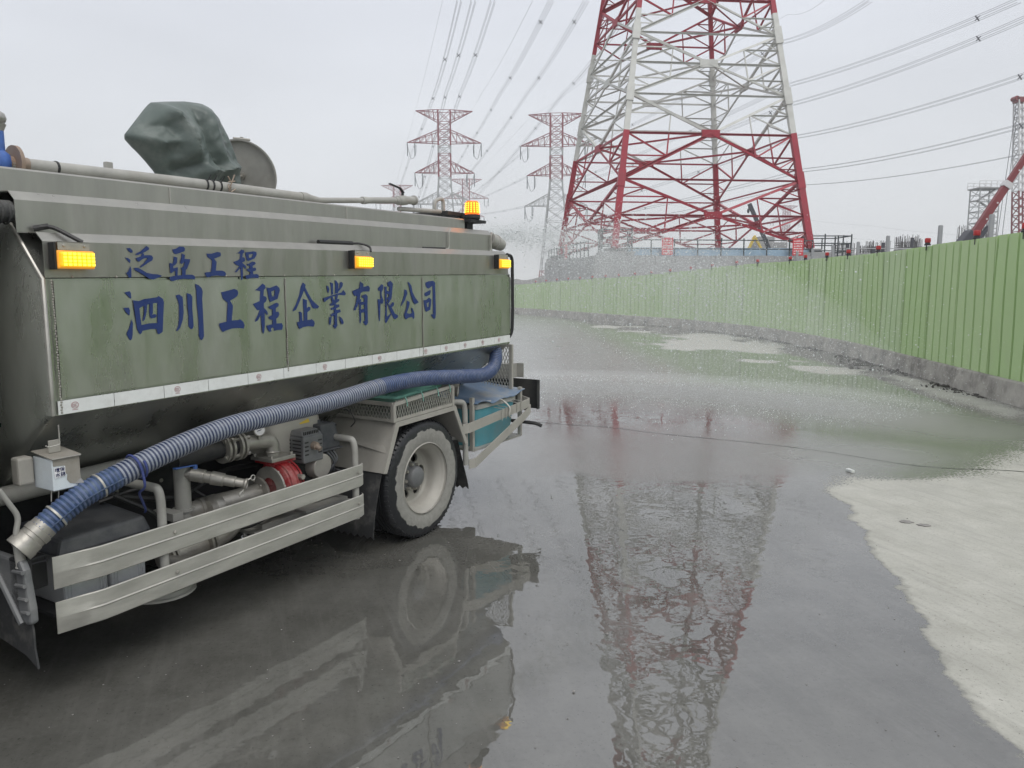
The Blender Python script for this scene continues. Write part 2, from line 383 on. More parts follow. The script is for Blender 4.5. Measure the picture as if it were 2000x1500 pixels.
LETTERS = ['-2002,1970 -1985,1973 -1973,1962 -1973,1953 -1982,1951 -1992,1958;-2011,1929 -1998,1928 -1986,1919 -1989,1905 -1999,1915;-1987,1892 -1985,1876 -1987,1842 -1994,1840 -2001,1842 -2004,1851 -2011,1860 -2000,1868;-1904,1985 -1891,1977 -1893,1969 -1910,1959 -1927,1951 -1952,1942 -1961,1943 -1958,1948 -1934,1960 -1917,1974;-1961,1928 -1934,1937 -1927,1951 -1918,1951 -1920,1942 -1898,1944 -1881,1943 -1874,1932 -1880,1920 -1896,1912 -1937,1887 -1946,1887 -1921,1907 -1901,1929 -1916,1930 -1929,1924 -1946,1912 -1954,1916;-1970,1885 -1952,1885 -1932,1875 -1912,1864 -1882,1858 -1857,1857 -1835,1852 -1840,1847 -1862,1839 -1880,1833 -1899,1836 -1925,1852 -1945,1863 -1971,1876',
 '-1772,1974 -1751,1979 -1733,1990 -1710,1990 -1702,1981 -1706,1969 -1720,1964 -1744,1956 -1758,1953 -1767,1961;-1766,1942 -1747,1938 -1751,1912 -1761,1902 -1772,1897 -1772,1886 -1750,1892 -1747,1890 -1751,1853 -1762,1851 -1762,1876 -1784,1864 -1789,1865 -1791,1911 -1774,1909 -1768,1921;-1723,1958 -1705,1951 -1709,1933 -1678,1932 -1680,1920 -1693,1895 -1697,1887 -1705,1881 -1708,1857 -1727,1854 -1725,1878 -1732,1886 -1715,1897 -1710,1911 -1705,1919 -1726,1908 -1734,1912 -1730,1926 -1724,1940;-1797,1844 -1764,1852 -1713,1857 -1671,1858 -1660,1853 -1655,1843 -1659,1835 -1677,1837 -1714,1838 -1752,1834 -1779,1826 -1788,1827 -1794,1836',
 '-1583,1962 -1553,1963 -1518,1973 -1500,1971 -1497,1960 -1501,1952 -1540,1939 -1525,1924 -1533,1880 -1495,1881 -1478,1875 -1472,1866 -1476,1855 -1494,1853 -1530,1856 -1560,1852 -1583,1846 -1590,1850 -1599,1868 -1588,1871 -1561,1873 -1551,1927 -1560,1936 -1577,1945',
 '-1407,1970 -1388,1975 -1368,1991 -1352,1987 -1350,1977 -1361,1970 -1365,1952 -1352,1951 -1346,1940 -1353,1931 -1369,1924 -1343,1907 -1345,1894 -1352,1894 -1365,1907 -1366,1863 -1370,1839 -1375,1834 -1380,1839 -1379,1898 -1404,1876 -1416,1873 -1417,1876 -1398,1893 -1386,1906 -1407,1912 -1422,1923 -1420,1927 -1395,1934 -1382,1943 -1377,1969 -1393,1971;-1345,1978 -1323,1980 -1289,1985 -1273,1982 -1270,1969 -1286,1948 -1325,1934 -1336,1936 -1343,1962|-1324,1967 -1322,1949 -1302,1954 -1294,1972;-1340,1918 -1320,1921 -1303,1931 -1284,1930 -1280,1920 -1302,1908 -1299,1897 -1285,1901 -1277,1893 -1283,1884 -1300,1880 -1300,1865 -1279,1867 -1265,1863 -1263,1851 -1267,1845 -1297,1847 -1344,1840 -1351,1853 -1348,1859 -1321,1863 -1318,1877 -1336,1881 -1341,1892 -1327,1895 -1319,1897 -1320,1908 -1333,1910',
 '-2025,1774 -2000,1780 -1994,1772 -1994,1749 -1998,1747 -2011,1761;-2034,1706 -2009,1707 -2004,1694 -2007,1672 -2011,1673 -2024,1687;-1998,1654 -1994,1635 -1999,1582 -2003,1567 -2009,1559 -2015,1563 -2027,1587 -2026,1593 -2011,1617;-1987,1740 -1958,1735 -1928,1744 -1863,1752 -1857,1757 -1836,1743 -1832,1727 -1840,1660 -1847,1591 -1853,1586 -1868,1579 -1874,1583 -1878,1604 -1908,1605 -1950,1599 -1955,1589 -1961,1584 -1967,1589 -1975,1607 -1983,1703|-1958,1703 -1953,1626 -1914,1632 -1872,1632 -1866,1726 -1883,1724 -1930,1716;-1935,1720 -1918,1719 -1924,1683 -1934,1652 -1943,1643 -1946,1645 -1938,1671 -1934,1702;-1905,1727 -1889,1726 -1892,1682 -1897,1670 -1886,1674 -1875,1671 -1875,1662 -1883,1657 -1902,1654 -1908,1661 -1910,1682',
 '-1768,1759 -1747,1763 -1731,1752 -1729,1738 -1729,1677 -1736,1641 -1752,1605 -1764,1593 -1773,1588 -1774,1591 -1761,1617 -1754,1658 -1752,1714 -1758,1738 -1764,1750;-1706,1770 -1686,1764 -1676,1751 -1680,1696 -1678,1634 -1678,1610 -1682,1600 -1690,1594 -1699,1600 -1706,1611 -1703,1664 -1706,1713 -1705,1750;-1656,1814 -1638,1808 -1622,1794 -1616,1777 -1621,1744 -1621,1653 -1622,1557 -1630,1543 -1638,1537 -1645,1544 -1651,1559 -1649,1633 -1653,1728 -1652,1778',
 '-1507,1772 -1478,1777 -1425,1789 -1407,1783 -1400,1768 -1408,1753 -1422,1744 -1455,1729 -1438,1703 -1450,1628 -1407,1628 -1396,1632 -1378,1618 -1370,1600 -1377,1583 -1410,1587 -1452,1586 -1490,1578 -1508,1571 -1515,1577 -1528,1605 -1526,1616 -1482,1623 -1470,1719 -1481,1726 -1498,1739',
 '-1293,1781 -1274,1791 -1239,1817 -1222,1807 -1219,1793 -1232,1784 -1237,1751 -1219,1746 -1214,1735 -1221,1721 -1236,1712 -1237,1688 -1218,1671 -1211,1657 -1217,1647 -1233,1663 -1235,1595 -1241,1561 -1247,1548 -1254,1559 -1259,1614 -1259,1650 -1283,1621 -1298,1615 -1302,1618 -1279,1651 -1266,1677 -1283,1675 -1307,1705 -1309,1709 -1264,1724 -1256,1776 -1278,1780;-1213,1797 -1191,1793 -1143,1807 -1124,1793 -1121,1780 -1140,1734 -1192,1717 -1202,1739 -1207,1771|-1183,1773 -1177,1746 -1161,1750 -1155,1782;-1207,1691 -1178,1702 -1148,1713 -1133,1708 -1135,1694 -1155,1683 -1155,1663 -1138,1665 -1131,1650 -1140,1635 -1155,1626 -1154,1600 -1117,1600 -1109,1585 -1116,1564 -1149,1564 -1176,1561 -1171,1573 -1184,1581 -1195,1572 -1191,1560 -1203,1556 -1212,1562 -1222,1585 -1220,1592 -1183,1597 -1181,1620 -1202,1625 -1209,1637 -1181,1647 -1178,1677 -1194,1680',
 '-949,1824 -928,1811 -932,1796 -907,1758 -882,1724 -843,1696 -827,1686 -838,1674 -875,1675 -884,1685 -903,1719 -942,1780 -967,1735 -991,1697 -1008,1671 -1031,1662 -1033,1667 -1007,1702 -982,1749 -964,1801;-953,1732 -922,1724 -926,1676 -911,1687 -896,1681 -898,1668 -922,1655 -924,1611 -898,1610 -893,1615 -871,1602 -867,1587 -877,1570 -922,1575 -959,1571 -985,1562 -991,1568 -1003,1593 -1002,1602 -983,1602 -983,1649 -990,1657 -980,1661 -964,1653 -963,1608 -950,1609 -950,1663 -954,1706',
 '-732,1826 -708,1819 -708,1756 -724,1752 -725,1796;-692,1839 -681,1836 -662,1819 -667,1763 -695,1759 -689,1806;-760,1809 -746,1799 -740,1786 -748,1764 -755,1767 -760,1794;-649,1824 -638,1830 -624,1821 -627,1804 -651,1781 -666,1771 -671,1776 -654,1796;-791,1733 -752,1742 -688,1756 -637,1766 -622,1781 -604,1763 -602,1755 -612,1748 -659,1751 -724,1739 -767,1720 -781,1710 -787,1713;-728,1737 -714,1739 -707,1721 -696,1724 -688,1749 -670,1748 -678,1726 -660,1728 -661,1715 -679,1706 -690,1701 -687,1693 -662,1695 -661,1680 -688,1671 -688,1661 -656,1665 -650,1649 -682,1640 -684,1595 -683,1569 -697,1550 -707,1553 -719,1571 -706,1575 -706,1631 -729,1622 -739,1634 -705,1648 -705,1666 -727,1662 -734,1672 -704,1681 -703,1691 -733,1687 -741,1697 -721,1706 -725,1722;-749,1620 -729,1622 -734,1597 -742,1572 -752,1582;-665,1624 -640,1608 -628,1587 -631,1577 -645,1573 -658,1599',
 '-469,1833 -440,1817 -443,1801 -415,1801 -395,1807 -380,1793 -385,1770 -444,1770 -468,1760 -477,1723 -498,1682 -518,1656 -536,1655 -533,1662 -513,1698 -499,1744 -519,1742 -532,1752 -540,1770 -538,1775 -478,1791 -473,1817;-485,1718 -465,1725 -469,1592 -477,1571 -484,1577;-457,1744 -421,1754 -403,1741 -408,1690 -406,1576 -416,1563 -426,1557 -436,1564 -453,1583 -435,1586 -438,1730 -457,1733;-468,1705 -435,1708 -435,1690 -467,1686;-469,1659 -433,1663 -434,1641 -468,1638',
 '-305,1788 -278,1807 -269,1816 -251,1812 -249,1790 -269,1763 -267,1742 -251,1714 -254,1698 -269,1688 -281,1699 -289,1585 -295,1577 -300,1585 -306,1694 -308,1721 -276,1718 -281,1742 -280,1774 -299,1774;-238,1801 -217,1801 -221,1604 -182,1625 -178,1617 -213,1582 -231,1562 -242,1578 -232,1659;-208,1826 -177,1839 -154,1821 -157,1801 -170,1724 -201,1692 -216,1692 -201,1714 -220,1722 -196,1736 -195,1749 -219,1758 -218,1774 -190,1768 -189,1804 -206,1801;-218,1703 -189,1675 -162,1699 -145,1696 -150,1677 -172,1664 -139,1624 -106,1609 -113,1595 -140,1586 -157,1597 -190,1647',
 '-32,1782 -9,1776 -2,1756 -29,1711 -71,1670 -75,1673 -56,1706 -39,1745;1,1830 15,1831 42,1807 55,1761 82,1727 121,1693 81,1680 62,1693 36,1744 19,1796;-7,1708 21,1696 15,1671 -13,1623 23,1616 46,1624 34,1659 52,1653 70,1618 69,1589 55,1579 46,1595 4,1591 -24,1580 -33,1589 -43,1612 -17,1654',
 '201,1828 234,1837 288,1842 313,1831 315,1766 319,1610 313,1580 298,1570 283,1581 261,1606 288,1605 285,1706 283,1807 237,1787 218,1790 204,1807;186,1749 193,1758 257,1778 262,1766 251,1745 207,1732 192,1737;175,1707 206,1708 241,1725 267,1710 263,1683 252,1639 204,1625 193,1637 181,1679|210,1684 217,1656 235,1661 240,1695']
# ------------------------------------------------------------------ ground
def sdf_poly(px, py, poly):
    n = len(poly); d = np.full(px.shape, 1e9); inside = np.zeros(px.shape, bool)
    for i in range(n):
        ax, ay = poly[i]; bx, by = poly[(i + 1) % n]
        ex, ey = bx - ax, by - ay
        t = np.clip(((px - ax) * ex + (py - ay) * ey) / (ex * ex + ey * ey + 1e-9), 0, 1)
        d = np.minimum(d, np.hypot(px - ax - t * ex, py - ay - t * ey))
        c = ((ay <= py) & (by > py)) | ((by <= py) & (ay > py))
        with np.errstate(divide='ignore', invalid='ignore'):
            xi = ax + (py - ay) / (by - ay if by != ay else 1e-9) * ex
        inside ^= c & (px < xi)
    return np.where(inside, d, -d)

DRY = [
    [(3.14, 7.02), (2.79, 6.51), (2.84, 6.14), (2.65, 5.81), (2.61, 5.39), (2.47, 5.0), (2.48, 4.77), (2.34, 4.42), (2.28, 4.12), (2.17, 3.8), (2.09, 3.48), (2.0, 3.15), (1.96, 2.87), (1.97, 2.71), (2.01, 2.37), (2.2, 1.2), (2.3, -6), (5.3, -6), (6.6, 3.5), (7.3, 9.2), (6.2, 8.7), (5.2, 7.9), (4.5, 7.2), (3.87, 6.99)],
    [(4.54, 24.84), (5.63, 26.85), (6.81, 30.0), (7.89, 28.6), (8.4, 25.5), (8.2, 22.3), (7.82, 20.3), (7.3, 20.0), (5.95, 21.7), (4.99, 22.2), (4.46, 23.5)],
    [(3.58, 35.4), (6.05, 34.6), (4.48, 33.0)], [(4.9, 31.3), (5.98, 30.5), (4.93, 29.1)],
    [(5.66, 16.48), (6.51, 17.13), (7.17, 16.48), (7.17, 15.7), (6.26, 15.6)],
    [(5.74, 18.3), (7.21, 18.4), (6.09, 17.85)],
    [(8.05, 15.6), (8.0, 14.0), (7.7, 12.0), (7.45, 10.6), (6.9, 10.4), (7.0, 12.0), (7.3, 14.2), (7.6, 15.6)],
]
def graded(lo, hi, dense, step, far):
    mid = list(np.arange(dense[0], dense[1] + 1e-6, step))
    left, x, s = [], dense[0], step
    while x > lo:
        s *= 1.5; x -= s; left.append(max(x, lo))
    right, x, s = [], dense[1], step
    while x < hi:
        s *= 1.5; x += s; right.append(min(x, hi))
    return np.array(left[::-1] + mid + right)
gx = graded(-4500, 4500, (-4, 10), .09, 4500)
ys = [-6.0]
while ys[-1] < 60:
    ys.append(ys[-1] + (.11 if ys[-1] < 9 else .11 + (ys[-1] - 9) * .009))
s_, y_ = 1.2, ys[-1]
while y_ < 7000:
    s_ *= 1.45; y_ += s_; ys.append(y_)
pre, s_, y_ = [], .3, -6.0
while y_ > -3000:
    s_ *= 1.7; y_ -= s_; pre.append(y_)
gy = np.array(pre[::-1] + ys)
GX, GY = np.meshgrid(gx, gy)
nx_, ny_ = len(gx), len(gy)
verts = np.stack([GX.ravel(), GY.ravel(), np.zeros(GX.size)], 1)
ii = np.arange(nx_ * (ny_ - 1)).reshape(ny_ - 1, nx_)[:, :-1].ravel()
faces = np.stack([ii, ii + 1, ii + nx_ + 1, ii + nx_], 1)
gm = bpy.data.meshes.new('ground')
gm.from_pydata(verts.tolist(), [], faces.tolist())
fx, fy = GX.ravel(), GY.ravel()
dry = np.full(fx.shape, -9.)
for P in DRY:
    dry = np.maximum(dry, sdf_poly(fx, fy, P))
dry = np.clip(dry, -3, 3)
# how broken the water film is: the belt where the spray lands, and far away
nozz = np.array([-.264, 7.105])
rad = np.hypot(fx - nozz[0], fy - nozz[1]); az = np.degrees(np.arctan2(fx - nozz[0], fy - nozz[1]))
belt = np.exp(-((rad - 6.6) / 1.5) ** 2) * np.clip((az + 12) / 12, 0, 1) * np.clip((84 - az) / 12, 0, 1)
thin = np.exp(-(((fx - 3.8) / 1.7) ** 2 + ((fy - 8.0) / 1.0) ** 2))
slab = np.clip((fy - 6.95 - .12 * np.sin(fx * 3.1) + .07 * np.sin(fx * 7.7)) / .12, 0, 1) * np.clip((10.2 - fy) / 1.5, 0, 1) * np.clip((fx + 1.0) / 1.5, 0, 1) * .42          # drained strip by the joint
broken = np.clip(np.maximum.reduce([belt, thin * .9, slab, np.exp(-(((fx - 5.9) / 1.7) ** 2 + ((fy - 9.8) / 1.4) ** 2)) * .8, np.clip((4.8 - fx) / 2, 0, 1) * np.clip((fy - 12.5) / 3, 0, 1) * .75]), 0, 1)
soak = np.clip((.3 - fx) / 1.1, 0, 1) * np.clip((5.2 - fy) / 1.0, 0, 1)          # thinner film beside the truck
for nm_, arr in (('dry', dry), ('broken', broken), ('soak', soak)):
    a = gm.attributes.new(nm_, 'FLOAT', 'POINT'); a.data.foreach_set('value', arr.astype(np.float32))

def ground_material():
    m, nt, N, K, B = nodes('wet_concrete')
    geo = N.new('ShaderNodeNewGeometry')
    def nz(scale, detail=5, rough=.55, stretch=None):
        src = geo.outputs['Position']
        if stretch:
            mp = N.new('ShaderNodeMapping'); mp.inputs['Scale'].default_value = stretch
            K.new(src, mp.inputs[0]); src = mp.outputs[0]
        n = N.new('ShaderNodeTexNoise'); n.inputs['Scale'].default_value = scale; n.inputs['Detail'].default_value = detail; n.inputs['Roughness'].default_value = rough
        K.new(src, n.inputs['Vector']); return n.outputs['Fac']
    def mrng(v, a, b, c=0., d=1., smooth=False):
        r = N.new('ShaderNodeMapRange'); r.inputs['From Min'].default_value = a; r.inputs['From Max'].default_value = b
        r.inputs['To Min'].default_value = c; r.inputs['To Max'].default_value = d
        if smooth: r.interpolation_type = 'SMOOTHSTEP'
        K.new(v, r.inputs['Value']); return r.outputs[0]
    def math_(op, a, b=None):
        q = N.new('ShaderNodeMath'); q.operation = op
        for i, v in enumerate((a, b)):
            if v is None: continue
            if isinstance(v, (int, float)): q.inputs[i].default_value = v
            else: K.new(v, q.inputs[i])
        return q.outputs[0]
    def mix(f, a, b):
        x = N.new('ShaderNodeMix'); x.data_type = 'RGBA'
        if isinstance(f, float): x.inputs['Factor'].default_value = f
        else: K.new(f, x.inputs['Factor'])
        for k, v in (('A', a), ('B', b)):
            if isinstance(v, tuple): x.inputs[k].default_value = (*v, 1)
            else: K.new(v, x.inputs[k])
        return x.outputs['Result']
    at = N.new('ShaderNodeAttribute'); at.attribute_name = 'dry'
    br = N.new('ShaderNodeAttribute'); br.attribute_name = 'broken'
    n_edge = nz(2.6, 8, .62); n_fine = nz(38, 6, .7); n_big = nz(.45, 5, .6); n_mid = nz(3.1, 7, .65)
    streak = nz(1.6, 5, .6, (2.4, .55, 1))
    # dry / wet border, jagged by noise
    e1 = math_('ADD', at.outputs['Fac'], math_('MULTIPLY', math_('SUBTRACT', n_edge, .5), .42))
    spk = math_('MULTIPLY', math_('SUBTRACT', n_fine, .5), .5)
    sep = N.new('ShaderNodeSeparateXYZ'); K.new(geo.outputs['Position'], sep.inputs[0])
    farside = mrng(sep.outputs['Y'], 6.2, 7.6)
    n_far = nz(.55, 4, .6, (1, .6, 1))
    e1 = math_('ADD', e1, math_('MULTIPLY', math_('SUBTRACT', n_far, .5), mrng(sep.outputs['Y'], 11, 18, 0, 5.5)))
    e2 = math_('ADD', e1, math_('MULTIPLY', spk, math_('MULTIPLY', farside, 4.5)))
    drym = mrng(e2, -.008, .014)
    damp = mrng(e2, -.06, .0, 0, 1)
    # colours of the concrete itself
    dryc = mix(mrng(n_mid, .32, .68), (.365, .362, .325), (.465, .460, .42))
    dryc = mix(mrng(n_fine, .52, .66, 0, .5), dryc, (.28, .275, .25))
    dryc = mix(mrng(streak, .46, .66, 0, .3), dryc, (.33, .328, .305))
    rot = N.new('ShaderNodeMapping'); rot.inputs['Rotation'].default_value = (0, 0, R(-20)); K.new(geo.outputs['Position'], rot.inputs[0])
    rs_ = N.new('ShaderNodeMapping'); rs_.inputs['Scale'].default_value = (9, .5, 1); K.new(rot.outputs[0], rs_.inputs[0])
    trk = N.new('ShaderNodeTexNoise'); trk.inputs['Scale'].default_value = 2.2; trk.inputs['Detail'].default_value = 6; trk.inputs['Roughness'].default_value = .65; K.new(rs_.outputs[0], trk.inputs['Vector'])
    dryc = mix(mrng(trk.outputs['Fac'], .50, .66, 0, .4), dryc, (.27, .268, .245))
    pits = mrng(nz(70, 2, .5), .66, .72)
    dryc = mix(math_('MULTIPLY', pits, .7), dryc, (.12, .118, .105))
    dryc = mix(mrng(n_big, .42, .62, .0, .15), dryc, (.46, .455, .43))
    dryc = mix(mrng(e2, .045, .0, 0, .6), dryc, (.20, .198, .18))
    dryc = mix(mrng(nz(95, 3, .6), .62, .72, 0, .6), dryc, (.16, .155, .14))
    wetc = mix(mrng(n_mid, .3, .7), (.074, .073, .065), (.124, .122, .111))
    wetc = mix(mrng(n_big, .4, .65, 0, .6), wetc, (.168, .166, .154))
    wetc = mix(mrng(n_fine, .54, .70, 0, .45), wetc, (.15, .15, .142))
    wetc = mix(mrng(n_fine, .44, .32, 0, .4), wetc, (.045, .045, .042))
    wetc = mix(mrng(streak, .45, .7, 0, .35), wetc, (.055, .055, .05))
    wetc = mix(math_('MULTIPLY', br.outputs['Fac'], .6), wetc, (.235, .233, .218))
    wetc = mix(math_('MULTIPLY', pits, .55), wetc, (.03, .03, .028))
    wetc = mix(mrng(trk.outputs['Fac'], .52, .68, 0, .3), wetc, (.15, .148, .136))
    base = mix(drym, wetc, dryc)
    # fine cracks
    vo = N.new('ShaderNodeTexVoronoi'); vo.feature = 'DISTANCE_TO_EDGE'; vo.inputs['Scale'].default_value = .33
    wv = N.new('ShaderNodeVectorMath'); wv.operation = 'ADD'
    nv = N.new('ShaderNodeTexNoise'); nv.inputs['Scale'].default_value = 1.3; nv.inputs['Detail'].default_value = 6
    K.new(geo.outputs['Position'], nv.inputs['Vector']); K.new(geo.outputs['Position'], wv.inputs[0]); K.new(nv.outputs['Color'], wv.inputs[1])
    K.new(wv.outputs[0], vo.inputs['Vector'])
    crack = math_('MULTIPLY', mrng(vo.outputs['Distance'], .0, .0035, 1, 0), mrng(n_big, .5, .6))
    base = mix(math_('MULTIPLY', crack, .6), base, (.05, .048, .044))
    K.new(base, B.inputs['Base Color'])
    # film: mirror in calm patches, duller where broken
    film = mrng(math_('ADD', math_('MULTIPLY', n_mid, .5), math_('MULTIPLY', n_big, .5)), .40, .62)
    r_wet = math_('ADD', mrng(film, 0, 1, .002, .018), math_('MULTIPLY', br.outputs['Fac'], .36))
    rgh = N.new('ShaderNodeMix'); rgh.data_type = 'FLOAT'
    K.new(drym, rgh.inputs['Factor']); K.new(r_wet, rgh.inputs['A']); rgh.inputs['B'].default_value = .9
    K.new(rgh.outputs['Result'], B.inputs['Roughness'])
    ior = N.new('ShaderNodeMix'); ior.data_type = 'FLOAT'
    so = N.new('ShaderNodeAttribute'); so.attribute_name = 'soak'
    K.new(mrng(so.outputs['Fac'], 0, 1, 2.1, 1.62), ior.inputs['A']); K.new(drym, ior.inputs['Factor']); ior.inputs['B'].default_value = 1.25
    K.new(ior.outputs['Result'], B.inputs['IOR'])
    # relief: ripples on the film, grain on the dry slab
    rip_a = nz(9.0, 1.5, .45, (1, 1, 1)); rip_b = nz(30, 1, .5); patch = mrng(nz(.8, 4, .6), .40, .62)
    ripple = math_('ADD', math_('MULTIPLY', rip_a, mrng(patch, 0, 1, .0003, .0017)), math_('MULTIPLY', rip_b, mrng(patch, 0, 1, .0, .00022)))
    ripple = math_('ADD', ripple, math_('MULTIPLY', math_('MULTIPLY', rip_b, br.outputs['Fac']), .0012))
    grain = math_('ADD', math_('MULTIPLY', n_fine, .0022), math_('MULTIPLY', n_mid, .0016))
    hh = N.new('ShaderNodeMix'); hh.data_type = 'FLOAT'
    K.new(drym, hh.inputs['Factor']); K.new(ripple, hh.inputs['A']); K.new(grain, hh.inputs['B'])
    bp = N.new('ShaderNodeBump'); bp.inputs['Strength'].default_value = 1; bp.inputs['Distance'].default_value = 1
    K.new(hh.outputs['Result'], bp.inputs['Height']); K.new(bp.outputs[0], B.inputs['Normal'])
    return m
gm.materials.append(ground_material())
tag(put('ground', gm), kind='structure')

# expansion joint between two slabs
jp = smoothpath([(-3.4, 12.3, 0), (-1.5, 11.2, 0), (-.07, 10.26, 0), (.54, 9.91, 0), (1.19, 9.65, 0), (1.89, 9.17, 0), (2.49, 8.83, 0), (2.95, 8.56, 0), (3.47, 8.13, 0), (3.95, 7.62, 0), (4.35, 7.4, 0), (5.01, 7.25, 0), (6.6, 6.5, 0)], 10)
mb = MB()
L_, R_ = [], []
for i, p in enumerate(jp):
    wdt = .005 + .006 * random.random()
    j = (random.random() - .5) * .016
    L_.append((p.x + j, p.y - wdt + j, .004)); R_.append((p.x + j, p.y + wdt + j, .004))
k = len(jp)
mb.add(L_ + R_, [(i, i + 1, k + i + 1, k + i) for i in range(k - 1)])
tag(mb.build('pavement_joint', M['joint']), kind='structure')

# ------------------------------------------------------------------ green fence on a low concrete wall
FL = smoothpath([(5.2, -7.5, 0), (6.05, -.5, 0), (7.0, 6.2, 0), (7.66, 11.19, 0), (8.0, 13.66, 0), (8.35, 16, 0), (8.65, 18.3, 0), (8.85, 20.5, 0), (8.95, 23.5, 0), (8.9, 26.5, 0), (8.45, 29.4, 0), (7.45, 33.6, 0), (5.3, 38.8, 0), (2.9, 44.9, 0), (0, 51.8, 0), (-3.2, 59.5, 0)], 14)
FS = [0]
for a, b in zip(FL, FL[1:]):
    FS.append(FS[-1] + (b - a).length)
def fence_at(s):
    s = max(0, min(s, FS[-1] - 1e-3))
    i = max(k for k in range(len(FS) - 1) if FS[k] <= s)
    t = (s - FS[i]) / (FS[i + 1] - FS[i])
    p = FL[i].lerp(FL[i + 1], t); d = (FL[i + 1] - FL[i]).normalized()
    return p, d
def fence_s(y):                         # arc position at a given y
    for i in range(len(FL) - 1):
        if FL[i].y <= y < FL[i + 1].y:
            return FS[i] + (y - FL[i].y) / (FL[i + 1].y - FL[i].y) * (FS[i + 1] - FS[i])
    return FS[-1]
def fence_top(s):
    y = fence_at(s)[0].y
    return float(np.interp(y, [0, 30, 38, 45, 52, 60], [2.6, 2.62, 2.30, 2.14, 1.90, 1.82]))
def kerb_top(s):
    y = fence_at(s)[0].y
    return float(np.interp(y, [0, 12, 30, 60], [.35, .36, .38, .42]))
PW = 1.35
kerb = tag(empty('low_concrete_wall', FL[0]), 'low weathered concrete wall under the green sheet fence', 'wall')
bl = 4.3
s0 = fence_s(17.82) - bl * 6
nb = 0
while s0 < FS[-1] - .2:
    a, b = max(s0, 0), min(s0 + bl - .012, FS[-1])
    if b - a > .3:
        n_ = 10
        mb = MB(); vv = []
        for i in range(n_ + 1):
            s = a + (b - a) * i / n_
            p, d = fence_at(s); nn = Vector((d.y, -d.x, 0))
            h = kerb_top(s)
            for (o_, z_) in ((.24, -.05), (.20, h - .02), (.18, h), (-.10, h), (-.12, -.05)):
                q = p - nn * (o_ - .20) + Vector((0, 0, z_ + (random.random() - .5) * .008 * (z_ > .1)))
                vv.append(q - FL[0])
        fs = []
        for i in range(n_):
            for k in range(4):
                fs.append((i * 5 + k, i * 5 + k + 1, i * 5 + k + 6, i * 5 + k + 5))
        fs += [(0, 1, 2, 3, 4), tuple(n_ * 5 + k for k in (4, 3, 2, 1, 0))]
        mb.add(vv, fs)
        mb.build('wall_block', M['kerb'], kerb)
    s0 += bl

fence = tag(empty('construction_fence', FL[0]), 'tall green ribbed metal sheet fence standing on the low concrete wall', 'fence')
def panel_mesh(wd, var, mkey='fence'):
    pr = []; n = 4; sw = wd / n
    for i in range(n):
        x = i * sw
        pr += [(x - .001, 0), (x + sw - .050, -.006), (x + sw - .042, -.048), (x + sw - .012, -.048), (x + sw - .002, -.002)]
    pr = [(-.001, 0), (.030, -.001), (.036, -.034), (.050, -.034), (.056, -.001)] + pr[1:]
    mb = MB(); H = 2.25; nz_ = 5; k = len(pr)
    for j in range(nz_ + 1):
        z = H * j / nz_
        for x, y in pr:
            mb.v.append((x + var * .006 * math.sin(z * 1.3), y + .008 * var * math.sin(z * 1.7 + x * 2), z))
    for j in range(nz_):
        for i in range(k - 1):
            mb.f.append([j * k + i, j * k + i + 1, (j + 1) * k + i + 1, (j + 1) * k + i]); mb.m.append(0)
    me = mb.mesh('panel', M[mkey], fix=False)
    return me
PM = [panel_mesh(PW, v, k) for v, k in ((-1, 'fence'), (-.3, 'fence_b'), (.4, 'fence'), (1, 'fence_c'), (1.6, 'fence_b'), (-1.8, 'fence_c'))]
np_ = int(FS[-1] / PW)
off0 = fence_s(15.2) % PW
for i in range(np_):
    s = off0 + i * PW
    if s + PW > FS[-1]: break
    p, d = fence_at(s); q, _ = fence_at(s + PW)
    dd = (q - p).normalized()
    z0 = kerb_top(s + PW / 2) - .012
    ht = fence_top(s + PW / 2) - z0
    o = put('panel', PM[(i * 7 + i // 3) % 6], fence)
    jit = (random.random() - .5) * .02
    nn = Vector((dd.y, -dd.x, 0))
    o.location = p + Vector((nn.x * .06, nn.y * .06, z0)) - FL[0]
    o.rotation_euler = (R((random.random() - .5) * .5), R((random.random() - .5) * .6), math.atan2(dd.y, dd.x) + jit * .6)
    o.scale = (((q - p).length + .006) / PW, 1, ht / 2.25 * (1 + (random.random() - .5) * .016))
    m_ = o
# back rails and posts of the fence
for zf in (.35, .93):
    mb = MB(); pth = []
    for i in range(0, len(FL), 3):
        p, d = fence_at(FS[i]); nn = Vector((d.y, -d.x, 0))
        z0 = kerb_top(FS[i]); pth.append(p + nn * .125 + Vector((0, 0, z0 + (fence_top(FS[i]) - z0) * zf)) - FL[0])
    mb.tube(pth, .024, 6)
    mb.build('back_rail', M['post'], fence)

ORD = ['first', 'second', 'third', 'fourth', 'fifth', 'sixth', 'seventh', 'eighth', 'ninth', 'tenth', 'eleventh', 'twelfth', 'thirteenth', 'fourteenth', 'fifteenth', 'sixteenth', 'seventeenth', 'eighteenth', 'nineteenth', 'twentieth', 'twenty-first', 'twenty-second', 'twenty-third', 'twenty-fourth', 'twenty-fifth']
lb = MB(); lb.lathe([(0, 0), (.062, 0), (.062, .018), (.05, .03), (.046, .055), (0, .055)], (0, 0, 0), (0, 0, 1), 14)
lbm = lb.mesh('lamp_base', M['black'], 30)
lr = MB(); lr.lathe([(.0, .056), (.052, .056), (.056, .07), (.055, .128), (.048, .142), (.0, .148)], (0, 0, 0), (0, 0, 1), 14)
lrm = lr.mesh('lamp_lens', M['lamp_red'], 30)
lhm = MB().box((-.012, .012, -.10), (.012, .03, .006)).mesh('clamp', M['black'])
